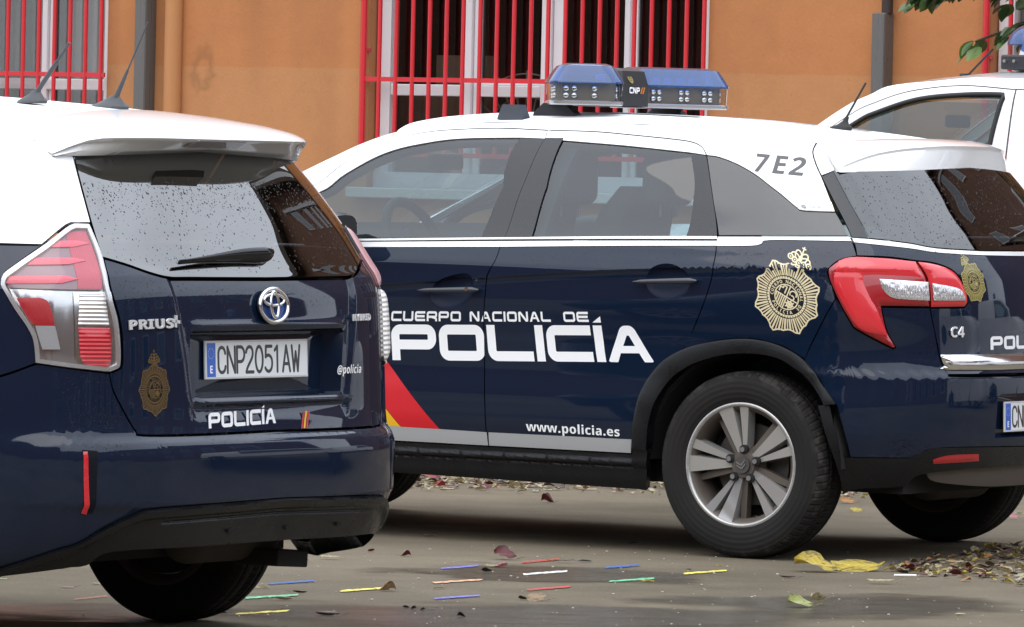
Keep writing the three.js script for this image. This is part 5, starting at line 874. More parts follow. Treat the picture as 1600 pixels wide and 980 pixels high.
    part('clear_band', put(creased(loft([podRing(l, d, 0.05, 1.645), podRing(l + 0.004, d + 0.004, 0.05, 1.712)], false, false), 30)), M.lampClear, pod);
    part('blue_dome', put(creased(loft([podRing(l + 0.014, d + 0.014, 0.055, 1.710), podRing(l + 0.014, d + 0.014, 0.055, 1.716), podRing(l - 0.015, d - 0.035, 0.055, 1.754), podRing(l - 0.04, d - 0.07, 0.05, 1.776), podRing(l - 0.08, d - 0.12, 0.045, 1.784)], false, true), 32)), M.blueLens, pod);
    for (let i = 0; i < 6; i++) part('blue_lamp', put(new THREE.CylinderGeometry(0.013, 0.013, 0.022, 12).translate(-l / 2 + 0.07 + i * 0.052, 1.736, d / 2 - 0.075)), M.blueLamp, pod);
    part('pod_core', put(creased(loft([podRing(l - 0.05, d - 0.05, 0.03, 1.645), podRing(l - 0.05, d - 0.05, 0.03, 1.722)]), 30)), M.podCore, pod);
    // lamps along the two faces that show: three groups on the long rear face, two on the outer end
    const lampAt = (x, y, z, ry) => { const g = new THREE.SphereGeometry(0.0115, 12, 8).scale(1, 1, 0.6).rotateY(ry).translate(x, y, z); return put(g); };
    for (const [gx, n] of [[-0.12, 2], [-0.02, 2], [0.10, 2]]) for (let i = 0; i < n; i++) for (const y of [1.664, 1.690]) { part('lamp', lampAt(gx + i * 0.026, y, s > 0 ? d / 2 - 0.022 : d / 2 - 0.022, 0), M.chrome, pod); part('lamp', lampAt(gx + i * 0.026, y, -d / 2 + 0.022, 0), M.chrome, pod); }
    for (const gz of [-0.075, -0.045, 0.03]) for (const y of [1.664, 1.690]) { part('lamp', lampAt(l / 2 - 0.022, y, gz, Math.PI / 2), M.chrome, pod); part('lamp', lampAt(-l / 2 + 0.022, y, gz, Math.PI / 2), M.chrome, pod); }
    const fe = (z) => [...Array(2)];
    const brk = part('bar_bracket', creased(loft([[1.585, 0.09, 0.05], [1.60, 0.085, 0.05], [1.634, 0.045, 0.05]].map(([y, w, d2]) => [[1.06 + w, y, s * 0.42 - d2 * 0.5], [1.06 - w, y, s * 0.42 - d2 * 0.5], [1.06 - w, y, s * 0.42 + d2 * 0.5], [1.06 + w, y, s * 0.42 + d2 * 0.5]])), 20), M.trim, bar);
    part('mounting_foot', creased(loft([[1.568, 0.055], [1.585, 0.05], [1.625, 0.032]].map(([y, w]) => [[1.17 + w, y, s * 0.55 - 0.03], [1.17 - w, y, s * 0.55 - 0.03], [1.17 - w, y, s * 0.55 + 0.03], [1.17 + w, y, s * 0.55 + 0.03]])), 20), std({ color: lin(0.09, 0.10, 0.12), roughness: 0.4, metalness: 0.4 }), bar);
  }
}
// ---------- the police wagon in front, seen from behind ----------
const LW = wagonLines, WS = wagonShell;
const wagon = thing('police_wagon', 'dark blue and white police wagon seen from behind at the left edge', 'police car');
place(wagon, [-1.40345, -18.69683, 1.01152]);
{
  const P = (pts, o) => panel(WS, pts, o), at = (x, y, k) => [sAtX(WS, x, y), y, ...(k ? [1] : [])];
  const smoke = phy({ color: lin(0.24, 0.15, 0.17), roughness: 0.35, metalness: 0.3 }), smokeRed = phy({ color: lin(0.46, 0.06, 0.09), roughness: 0.3, metalness: 0.2, bumpMap: scaled(prismTex, 6, 6), bumpScale: 0.001 }), barRed = phy({ color: lin(0.78, 0.09, 0.14), roughness: 0.3, bumpMap: scaled(prismTex, 5, 5), bumpScale: 0.001 });
  const ribs = dataTex(128, (u, v) => 0.5 + 0.5 * Math.sin(v * Math.PI * 2 * 16)), ribRed = phy({ color: lin(0.62, 0.015, 0.03), roughness: 0.22, clearcoat: 1, bumpMap: scaled(ribs, 5, 5.5), bumpScale: 0.003 }), ribClear = phy({ color: lin(0.82, 0.80, 0.78), roughness: 0.18, metalness: 0.55, bumpMap: scaled(ribs, 5, 5.5), bumpScale: 0.003, clearcoat: 1 });
  const housing = phy({ color: lin(0.55, 0.55, 0.56), metalness: 0.9, roughness: 0.14, bumpMap: scaled(prismTex, 1.2, 1.2), bumpScale: 0.0022 }), grey = std({ color: lin(0.30, 0.30, 0.31), roughness: 0.5 }), matRed = std({ color: lin(0.40, 0.012, 0.02), roughness: 0.4, bumpMap: scaled(prismTex, 8, 8), bumpScale: 0.001 });
  const lens = phy({ color: lin(0.93, 0.93, 0.93), transmission: 1, thickness: 0, roughness: 0.0, ior: 1.55, side: THREE.DoubleSide });
  for (const mirror of [false, true]) {
    const o = (x) => ({ mirror, ...x });
    const white = part('roof_side', P([[0.866, 1.1515], [0.778, 1.2075, 1], [0.739, 1.2135, 1], [0.697, 1.2145], [0.687, 1.322, 1], [0.679, 1.404], at(-0.45, 1.44, 1), at(-0.2, 1.475, 1), at(0.2, 1.50, 1), at(0.8, 1.515, 1), at(1.4, 1.50, 1), at(1.9, 1.43), at(2.38, 1.20), at(2.30, 1.19), at(1.86, 1.40, 1), at(1.4, 1.465, 1), at(0.8, 1.482, 1), at(0.2, 1.478, 1), at(-0.24, 1.470), at(-0.05, 1.30, 1), at(0.06, 1.155)], o({ h: 0.035 })), M.white, wagon);
    part('quarter_window', P([at(-0.235, 1.467), at(0.2, 1.475, 1), at(0.46, 1.479), at(0.42, 1.16), at(0.065, 1.155), at(-0.045, 1.30, 1)], o({ depth: 0.004, h: 0.05 })), M.quarter, wagon);
    const rq = part('rear_quarter', P([[0.866, 1.1485], [0.951, 1.099, 1], [1.002, 1.070, 1], [1.016, 1.046, 1], [1.013, 1.028, 1], [0.982, 0.978, 1], [0.944, 0.923, 1], [0.928, 0.886, 1], [0.923, 0.826], [0.99, 0.800, 1], at(-0.40, 0.735, 1), at(-0.335, 0.62), at(-0.30, 0.66, 1), at(-0.18, 0.735, 1), at(0, 0.765, 1), at(0.18, 0.735, 1), at(0.30, 0.66, 1), at(0.37, 0.56), at(0.44, 0.75, 1), at(0.47, 1.00, 1), at(0.44, 1.142)], o({ h: 0.03 })), M.navy, wagon);
    const rd = part('rear_door', P([at(0.37, 0.56), at(0.44, 0.75, 1), at(0.47, 1.00, 1), at(0.44, 1.142), at(1.22, 1.13), at(1.24, 0.8, 1), at(1.22, 0.34), at(0.41, 0.34)], o({ h: 0.06 })), M.navy, wagon);
    part('window', P([at(0.48, 1.478), at(1.16, 1.478), at(1.22, 1.15), at(0.44, 1.16)], o({ depth: 0.004, h: 0.06 })), M.privacy, rd);
    const fdr = part('front_door', P([at(1.22, 1.13), at(1.24, 0.8, 1), at(1.22, 0.34), at(2.05, 0.34), at(2.25, 0.7, 1), at(2.30, 1.10)], o({ h: 0.06 })), M.navy, wagon);
    part('window', P([at(1.20, 1.478), at(1.42, 1.46, 1), at(1.86, 1.395, 1), at(2.28, 1.185), at(2.29, 1.13), at(1.25, 1.15)], o({ depth: 0.004, h: 0.06 })), M.glass, fdr);
    const arcF = [...Array(11)].map((_, k) => { const a = Math.PI - k / 10 * Math.PI; return at(2.78 + 0.39 * Math.cos(a), 0.36 + 0.39 * Math.sin(a)); }), F = WS.length;
    part('front_wing', P([at(2.06, 0.36), at(2.26, 0.7, 1), at(2.31, 1.09), [F - 1.0, 0.92], [F - 0.9, 0.70], at(3.2, 0.42), ...arcF.slice().reverse()], o({ h: 0.06 })), M.navy, wagon);
    part('front_bumper', P([[F - 0.95, 0.80], [F, 0.78], [F, 0.22], at(3.19, 0.26), at(3.2, 0.42)], o({ h: 0.06 })), M.navy, wagon);
    part('bonnet', P([[F - 1.0, 0.93], at(2.32, 1.10), [F, 1.10], [F, 0.80]], o({ h: 0.06, gap: 0.001 })), M.navy, wagon);
    part('windscreen', P([[F, 1.11], at(2.36, 1.12), at(2.36, 1.20), at(1.92, 1.43), [F, 1.50]], o({ depth: 0, gap: 0.001, h: 0.06, off: -0.004 })), M.glass, wagon);
    part('sill', P([at(0.40, 0.338), at(2.40, 0.338), at(2.40, 0.23), at(0.40, 0.23)], o({ h: 0.06, off: 0.002 })), M.plastic, wagon);
    part('wheel_liner', archLiner(0, 0.32, 0.40, mirror ? 0.86 : -0.86, mirror ? 0.42 : -0.42), M.under, wagon);
    part('wheel_liner', archLiner(2.78, 0.32, 0.40, mirror ? 0.86 : -0.86, mirror ? 0.42 : -0.42), M.under, wagon);
    part('carcass', P([[0.02, 0.35], [0.85, 0.35], ...[...Array(9)].map((_, k) => at(0.39 * Math.cos(Math.PI - k / 8 * Math.PI), 0.36 + 0.39 * Math.sin(k / 8 * Math.PI))), at(2.38, 0.34), ...arcF, [F, 0.4], [F, 1.05], at(2.2, 1.10), at(0.5, 1.13), [0.80, 1.17], [0.70, 1.13], [0.02, 1.05]], o({ off: -0.075, gap: 0, depth: 0, h: 0.07 })), M.gap, wagon);
    // tail lamp: chrome housing, red bars and reflectors behind a clear cover
    const lamp = part('tail_lamp', P(LW.lamp, o({ off: -0.014, gap: 0.002, depth: 0, h: 0.03 })), housing, wagon);
    part('lamp_rim', P(LW.lamp, o({ off: 0.006, gap: 0.0026, depth: 0.026, h: 0.03, holes: [inset(curve(LW.lamp), 0.014)], holeGap: 0 })), M.lampRim, lamp);
    part('smoked_reflector', P(LW.lampRed, o({ off: -0.004, gap: 0.001, h: 0.03, depth: 0.008 })), smoke, lamp);
    part('red_reflector', P([[0.786, 1.188], [0.721, 1.195], [0.712, 1.115, 1], [0.726, 1.034], [0.80, 1.034], [0.79, 1.10, 1]], o({ off: -0.0025, gap: 0, h: 0.03, depth: 0.002 })), smokeRed, lamp);
    for (const b of [LW.bar1, LW.bar2, LW.bar3]) { const r = b.slice(); r[1] = [mix(b[0][0], b[1][0], 0.62), b[1][1]]; r[2] = [mix(b[3][0], b[2][0], 0.58), b[2][1]]; part('red_bar', P([r[0], r[1], [Math.min(r[1][0], r[2][0]) - 0.035, (r[1][1] + r[2][1]) / 2 + 0.002], r[2], r[3]], o({ off: 0.000, gap: 0, bulge: 0.003, h: 0.012, depth: 0.004 })), barRed, lamp); }
    part('side_reflector', P(LW.redBlock, o({ off: -0.002, gap: 0, bulge: 0.003, h: 0.015, depth: 0.006 })), matRed, lamp);
    part('grey_reflector', P(LW.greyBlock, o({ off: -0.002, gap: 0, h: 0.03, depth: 0.006 })), grey, lamp);
    part('reversing_lamp', P(LW.clearCol, o({ off: -0.003, gap: 0.001, bulge: 0.005, h: 0.012, depth: 0.008 })), ribClear, lamp);
    part('fog_lamp', P(LW.redCol, o({ off: -0.003, gap: 0.001, bulge: 0.006, h: 0.012, depth: 0.008 })), ribRed, lamp);
    part('column_frame', P([[0.815, 1.025], [0.700, 1.027], [0.690, 0.93], [0.690, 0.83, 1], [0.715, 0.812, 1], [0.79, 0.816, 1], [0.815, 0.84]], o({ off: -0.004, gap: 0, h: 0.02, depth: 0.008, holes: [LW.clearCol, LW.redCol], holeGap: 0 })), M.chrome, lamp);
    if (mirror) { part('prism_lens', P([[1.005, 1.025], [0.70, 1.025], [0.679, 0.90], [0.679, 0.83, 1], [0.70, 0.812], [0.918, 0.832], [0.925, 0.89, 1], [0.98, 0.98, 1]], o({ off: 0.006, gap: 0.002, bulge: 0.013, h: 0.015, depth: 0.01 })), M.prism, lamp); part('red_cover', P([[1.003, 1.033], [0.704, 1.033], [0.694, 1.122, 1], [0.712, 1.203], [0.77, 1.20, 1], [0.862, 1.143, 1], [0.96, 1.09, 1]], o({ off: 0.006, gap: 0.002, bulge: 0.011, h: 0.015, depth: 0.01 })), M.prismRed, lamp); }
    else part('clear_cover', P(LW.lamp, o({ off: 0.007, gap: 0.0035, depth: 0, h: 0.02, bulge: 0.010 })), lens, lamp);
    // reflector set in a slot of the bumper
    const slot = part('reflector_slot', P(LW.reflHole, o({ off: 0.0015, gap: 0, depth: 0, h: 0.03 })), M.slot, wagon);
    part('reflector', P(LW.refl, o({ off: 0.003, gap: 0, bulge: 0.003, depth: 0.002, h: 0.01 })), M.red, slot);
  }
  const inHalf = (s, y) => { const a = Math.abs(s), e = 0.474 - (1.06 - y) * 0.22; return smooth(e + 0.014, e - 0.014, a) * smooth(0.655, 0.70, y); };
  const plateRim = [[0.372, 0.735], [0.40, 0.905], [0.385, 0.918], [-0.385, 0.918], [-0.40, 0.905], [-0.372, 0.735], [-0.355, 0.727], [0.355, 0.727]], sunk = Object.create(WS); sunk.P = (s, y) => { const p = WS.P(s, y), n = WS.N(s, y); return p.map((v, k) => v - n[k] * 0.010); };
  const gate = part('tailgate', P(whole([[0, 1.06], [0.373, 1.062, 1], [0.474, 1.063, 1], [0.546, 1.076, 1], [0.616, 1.097, 1], [0.690, 1.116], [0.700, 1.035, 1], [0.679, 0.95, 1], [0.672, 0.894, 1], [0.672, 0.828, 1], [0.681, 0.812, 1], [0.714, 0.801], [0.701, 0.756, 1], [0.667, 0.699, 1], [0.628, 0.640, 1], [0.606, 0.629, 1], [0.404, 0.628, 1], [0, 0.630]]), { h: 0.012, depth: 0.03, holes: [plateRim], holeGap: 0, relief: (s, y) => -0.010 * inHalf(s, y) + 0.011 * Math.exp(-Math.pow((y - 0.715) / 0.010, 2)) * smooth(0.43, 0.33, Math.abs(s)) + 0.006 * Math.exp(-Math.pow((y - 0.932) / 0.011, 2)) * smooth(0.42, 0.36, Math.abs(s)) }), M.navy, wagon);
  part('plate_pocket', pocket(sunk, plateRim, 0.058, 0.94), M.navy, gate);
  part('rear_window', P(whole([[0, 1.064], [0.371, 1.066, 1], [0.472, 1.067, 1], [0.543, 1.080, 1], [0.614, 1.101, 1], [0.694, 1.121], [0.694, 1.215, 1], [0.684, 1.322, 1], [0.676, 1.402], [0.5, 1.415, 1], [0, 1.43]]), { gap: 0.002, depth: 0.012, h: 0.03 }), M.privacyWagon, gate);
  tag(part('rain_drops', rain(WS, whole([[0, 1.075], [0.47, 1.08], [0.68, 1.13], [0.68, 1.33], [0, 1.345]]), 1900, 0.0008, 0.0025, 5, (s, y, r) => r < 0.25 + 0.75 * smooth(1.2, 1.33, y)), M.drop, gate.children[1]), null, null, null, 'stuff');
  part('badge', onBody(WS, raised('PRIUS', 0.026, 0.004, 1.65), 0.570, 0.9365, 0.0005, 0.03), M.badge, gate);
  part('badge_plus', onBody(WS, mergeGeometries([box(0.034, 0.009, 0.005), box(0.009, 0.034, 0.005)]), 0.474, 0.944, 0.003, -0.15), M.badge, gate);
  part('badge', onBody(WS, raised('HYBRID', 0.0185, 0.003, 1.35), -0.497, 0.947, 0.0005, 0.0), M.badge, gate);
  const em = part('maker_emblem', onBody(WS, new THREE.CylinderGeometry(1, 1, 0.006, 48).rotateX(Math.PI / 2).scale(0.068, 0.047, 1), 0, 0.985, -0.004), std({ color: lin(0.02, 0.06, 0.22), roughness: 0.3, metalness: 0.4 }), gate);
  const oval = (rx, ry, r, x = 0, y = 0, z = 0.004) => onBody(WS, tube([...Array(40)].map((_, k) => { const a = k / 39 * Math.PI * 2; return [x + Math.cos(a) * rx, y + Math.sin(a) * ry, z]; }), r, 60, 8), 0, 0.985, 0);
  part('oval_ring', oval(0.070, 0.0475, 0.0072), M.chrome, em); part('oval_ring', oval(0.050, 0.016, 0.0052, 0, 0.016, 0.006), M.chrome, em); part('oval_ring', oval(0.019, 0.036, 0.0055, 0, 0.003, 0.007), M.chrome, em);
  part('emblem_print', print(WS, [0.630, 0.885], [0.497, 0.892], [0.617, 0.672]), goldEmblem, gate);
  part('police_lettering', print(WS, [0.331, 0.700], [-0.122, 0.711], [0.335, 0.640]), sticker(policeRear), gate);
  part('flag_print', print(WS, [-0.126, 0.682], [-0.192, 0.682], [-0.126, 0.632]), sticker(roadTicks), gate);
  part('account_lettering', print(WS, [-0.322, 0.818], [-0.499, 0.818], [-0.323, 0.777]), sticker(atText), gate);
  tag(part('rain_drops', rain(WS, [[0.66, 0.98], [0.68, 1.09], [0.47, 1.05], [-0.47, 1.05], [-0.66, 1.09], [-0.60, 0.98]], 420, 0.0007, 0.0017, 31), M.drop, gate), null, null, null, 'stuff');
  for (const [q, n, s1] of [[[[0.60, 0.60], [0.60, 0.635], [-0.60, 0.635], [-0.60, 0.60]], 320, 33], [[[0.66, 0.56], [0.68, 0.70], [0.72, 0.79], [0.88, 0.80], [0.80, 0.58]], 260, 34], [[[0.66, 0.97], [0.69, 1.09], [0.50, 1.055], [0.47, 0.98]], 120, 35]]) tag(part('rain_drops', rain(WS, q, n, 0.0007, 0.0016, s1), M.drop, gate), null, null, null, 'stuff');
  numberPlate(wagon, plateTex('CNP2051 AW', 2), -0.797, 0.831, 0.05);
  // bumper with its black lower part
  part('rear_bumper', P(whole([[0, 0.627], [0.406, 0.6245, 1], [0.607, 0.627, 1], [0.628, 0.638, 1], [0.667, 0.697, 1], [0.701, 0.755, 1], [0.713, 0.800], [0.821, 0.812, 1], [0.923, 0.824], [0.99, 0.798, 1], at(-0.41, 0.733, 1), at(-0.345, 0.62), at(-0.385, 0.50, 1), at(-0.40, 0.40, 1), at(-0.39, 0.26), [1.001, 0.253], [0.876, 0.307, 1], [0.807, 0.331, 1], [0.737, 0.374, 1], [0.644, 0.414, 1], [0.592, 0.424, 1], [0.407, 0.431, 1], [0, 0.438]]), { h: 0.025 }), M.navy, wagon);
  const low = part('bumper_cladding', P(whole([[0, 0.437], [0.407, 0.430, 1], [0.592, 0.423, 1], [0.644, 0.413, 1], [0.737, 0.373, 1], [0.807, 0.330, 1], [0.876, 0.306, 1], [1.001, 0.252], at(-0.40, 0.235), [0.991, 0.228], [0.80, 0.262], [0.759, 0.268, 1], [0.699, 0.306, 1], [0.389, 0.312, 1], [0, 0.315]]), { h: 0.014, gap: 0, off: 0.003, depth: 0.06, relief: (s, y) => { const a = Math.abs(s), e = lerpTable([[0, 0.437], [0.592, 0.423], [0.644, 0.413], [0.737, 0.373], [0.876, 0.306], [1.0, 0.252]], a) - y; return 0.012 * smooth(0.032, 0.018, e) - 0.006 * Math.exp(-Math.pow((e - 0.041) / 0.004, 2)) * smooth(0.56, 0.52, a); } }), M.plastic, wagon);
  for (const s of [0.235, -0.06, -0.34]) part('cladding_tab', onBody(WS, box(0.018, 0.010, 0.012), s, 0.352, 0.004), M.plastic, low);
  // roof, rail to rail, with the rear spoiler
  const railPts = [[-0.45, 1.44], [-0.2, 1.475], [0.2, 1.50], [0.8, 1.515], [1.4, 1.50], [1.9, 1.43]], midY = [[-0.82, 1.470], [-0.6, 1.506], [-0.4, 1.529], [-0.26, 1.541], [0.04, 1.561], [0.2, 1.570], [0.8, 1.585], [1.4, 1.565], [2.0, 1.48]];
  const roofAt = (x, t) => { const ye = lerpTable(railPts, x), s = sAtX(WS, x, ye), z = Math.abs(WS.P(s, ye)[2]) - 0.002, a = Math.abs(t), X = x + 0.10 * smooth(1.2, 1.9, x) * (1 - t * t); return [X, ye + (lerpTable(midY, X) - ye) * (1 - Math.pow(a, 2.3)), t * z]; };
  const grid = (f, nu, nv) => { const pos = [], uv = [], idx = []; for (let i = 0; i <= nu; i++) for (let j = 0; j <= nv; j++) { const p = f(i / nu, j / nv); pos.push(...p); uv.push(p[0], p[2]); } for (let i = 0; i < nu; i++) for (let j = 0; j < nv; j++) { const a = i * (nv + 1) + j; idx.push(a, a + 1, a + nv + 1, a + 1, a + nv + 2, a + nv + 1); } const g = new THREE.BufferGeometry(); g.setAttribute('position', new THREE.Float32BufferAttribute(pos, 3)); g.setAttribute('uv', new THREE.Float32BufferAttribute(uv, 2)); g.setIndex(idx); g.computeVertexNormals(); return g; };
  part('roof', grid((u, v) => roofAt(mix(-0.45, 1.9, u), v * 2 - 1), 40, 36), M.whiteTop, wagon);
  part('headlining', grid((u, v) => { const p = roofAt(mix(-0.3, 1.85, u), 0.94 - v * 1.88); p[1] -= 0.04; return p; }, 16, 16), M.seat, wagon);
  const te = (z) => { const a = Math.abs(z); return [-0.695 + 0.18 * Math.pow(a / 0.60, 4.5), lerpTable([[0, 1.446], [0.31, 1.446], [0.46, 1.444], [0.53, 1.440], [0.575, 1.424], [0.61, 1.400]], a)]; };
  const rings = []; for (let k = 0; k <= 40; k++) {
    const z = mix(-0.605, 0.605, k / 40), [x, y] = te(z), a = Math.abs(z) / 0.605, r = roofAt(-0.36, clamp(z / 0.655, -1, 1)), e = smooth(0.82, 1, a), lip = mix(0.024, 0.008, e), up = e * 0.010;
    const gy = mix(1.418, 1.398, a), gx = WS.P(Math.min(0.77, Math.abs(z) * 1.18), gy)[0];
    const top = (u) => [mix(r[0], x, u), mix(r[1] + 0.004, y + lip, u) + 0.012 * Math.sin(Math.PI * u) * (1 - e), z];
    rings.push([top(0), top(0.3), top(0.6), top(0.85), [x + 0.004, y + lip * 0.8, z], [x - 0.004, y + lip * 0.4, z], [x + 0.006, y, z], [x + 0.022, y - 0.002, z], [mix(x, gx, 0.55), mix(y, gy, 0.55) - 0.002, z], [Math.max(gx - 0.004, x + 0.03), gy, z], [mix(gx, r[0], 0.6) + 0.02, mix(gy, r[1], 0.4), z]]);
  }
  const sp = part('roof_spoiler', creased(loft(rings), 42), M.white, wagon);
  part('brake_light', creased(loft([[-0.185, 0.012], [0.065, 0]].map(([z, i]) => [[-0.706, 1.4515, z * 0.92], [-0.704, 1.448, z], [-0.668, 1.430, z], [-0.62, 1.436, z], [-0.62, 1.455, z]])), 30).translate(0, 0, 0.0), M.brakeClear, sp);
  // wiper parked across the glass
  const wr = []; for (let k = 0; k <= 16; k++) { const t = k / 16, s = mix(0.424, -0.045, t), y = lerpTable([[0, 1.099], [0.3, 1.108], [0.7, 1.117], [1, 1.119]], t), w = mix(0.006, 0.022, smooth(0, 0.9, t)) * (t > 0.97 ? 0.7 : 1), p = WS.P(s, y), n = WS.N(s, y); wr.push([...Array(10)].map((_, i) => { const a = i / 10 * Math.PI * 2, o = 0.018 + Math.cos(a) * (0.008 + 0.010 * t); return [p[0] + n[0] * o, p[1] + n[1] * o + Math.sin(a) * w, p[2] + n[2] * o]; })); }
  part('rear_wiper', loft(wr), M.plastic, wagon);
  // two radio antennas on the roof
  const mast = (x, z, l, w, y, tip, r0, r1, half) => {
    const b = part('roof_antenna', creased(loft([[0, 1, 1], [0.008, 0.97, 0.97], [0.020, 0.62, 0.5], [0.032, 0.34, 0.24], [0.042, 0.16, 0.14]].map(([h, k, q], i) => [...Array(16)].map((_, j) => { const a = j / 16 * Math.PI * 2; return [x - l * 0.40 * (i / 4) + Math.cos(a) * l * k, y + h, z + Math.sin(a) * w * q]; }))), 50), M.antenna, wagon);
    const x1 = x - l * 0.42, y1 = y + 0.036, m = [mix(x1, tip[0], half), mix(y1, tip[1], half), z];
    const cone = (p, q, ra, rb) => { const v = new THREE.Vector3(q[0] - p[0], q[1] - p[1], q[2] - p[2]), g = new THREE.CylinderGeometry(rb, ra, v.length(), 10); return g.applyQuaternion(new THREE.Quaternion().setFromUnitVectors(new THREE.Vector3(0, 1, 0), v.clone().normalize())).translate((p[0] + q[0]) / 2, (p[1] + q[1]) / 2, (p[2] + q[2]) / 2); };
    part('antenna_foot', cone([x1, y1, z], m, r0, r1 * 1.5), M.antenna, b); part('antenna_rod', cone(m, [tip[0], tip[1], z], r1, r1 * 0.8), M.antenna, b);
  };
  mast(-0.130, -0.2, 0.052, 0.024, 1.548, [-0.262, 1.724], 0.0075, 0.0045, 0.6); mast(-0.258, 0.0, 0.070, 0.030, 1.537, [-0.394, 1.79], 0.0085, 0.0028, 0.36);
  // underside and inside
  part('underbody', [box(3.6, 0.10, 1.2, 1.3, 0.30, 0), box(1.9, 0.06, 1.5, 1.38, 0.29, 0), box(0.45, 0.16, 1.2, -0.55, 0.40, 0)], M.under, wagon);
  part('silencer', new THREE.CapsuleGeometry(0.075, 0.34, 8, 20).rotateX(Math.PI / 2).translate(-0.55, 0.305, 0.20), M.dirty, wagon);
  part('axle_beam', box(0.09, 0.09, 1.3, 0.02, 0.30, 0, 0.02), M.under, wagon);
  part('jacking_plate', box(0.16, 0.05, 0.16, -0.62, 0.262, 0.34, 0.006).rotateX(0.06), M.under, wagon);
  for (const [X, s] of [[0, -1], [2.78, -1], [0, 1], [2.78, 1]]) spokeWheel(wagon, X, s * 0.765, 0.323, 0.212, 0.205, s, X ? 0.3 : 0, plainSpokes, null);
  seatParts(wagon, [[1.25, -0.36, 0.5, 1.38], [1.25, 0.36, 0.5, 1.38], [0.45, -0.36, 0.48, 1.36], [0.45, 0.36, 0.48, 1.36]]);
  part('load_floor', box(1.0, 0.05, 1.2, -0.1, 0.75, 0), M.seat, wagon);
  part('dashboard', box(0.4, 0.3, 1.4, 2.15, 1.0, 0, 0.08), M.dash, wagon);
}
// ---------- the white van parked behind, and its like in the yard ----------
const vanShell = new Shell({ xr: -2.2, xf: 2.1, w: 0.90, ar: 0.4, nr: 3.5, af: 0.7, nf: 2.8, width: [[0.2, 0.82], [0.4, 0.88], [0.8, 0.90], [1.1, 0.895], [1.3, 0.87], [1.5, 0.835], [1.7, 0.79], [1.80, 0.755], [1.86, 0.69]], shift: [[0.2, 0.05], [0.6, 0], [1.0, 0.02], [1.8, 0.12]], fade: [-2.1, -0.6], nose: [[0.2, 0.1], [0.5, 0], [0.8, 0.05], [1.0, 0.20], [1.08, 0.4], [1.2, 0.62], [1.5, 0.95], [1.7, 1.20], [1.82, 1.42]], noseFade: [-0.6, 1.95], taper: () => 1 });
const van = thing('white_van', 'white van with a blue beacon on its roof, parked behind the police suv at right', 'van');
van.position.set(1.929 + 0.80 * Math.cos(1.033), 0, -30 - 0.80 * Math.sin(1.033)); van.rotation.y = Math.PI / 2 + 1.033;
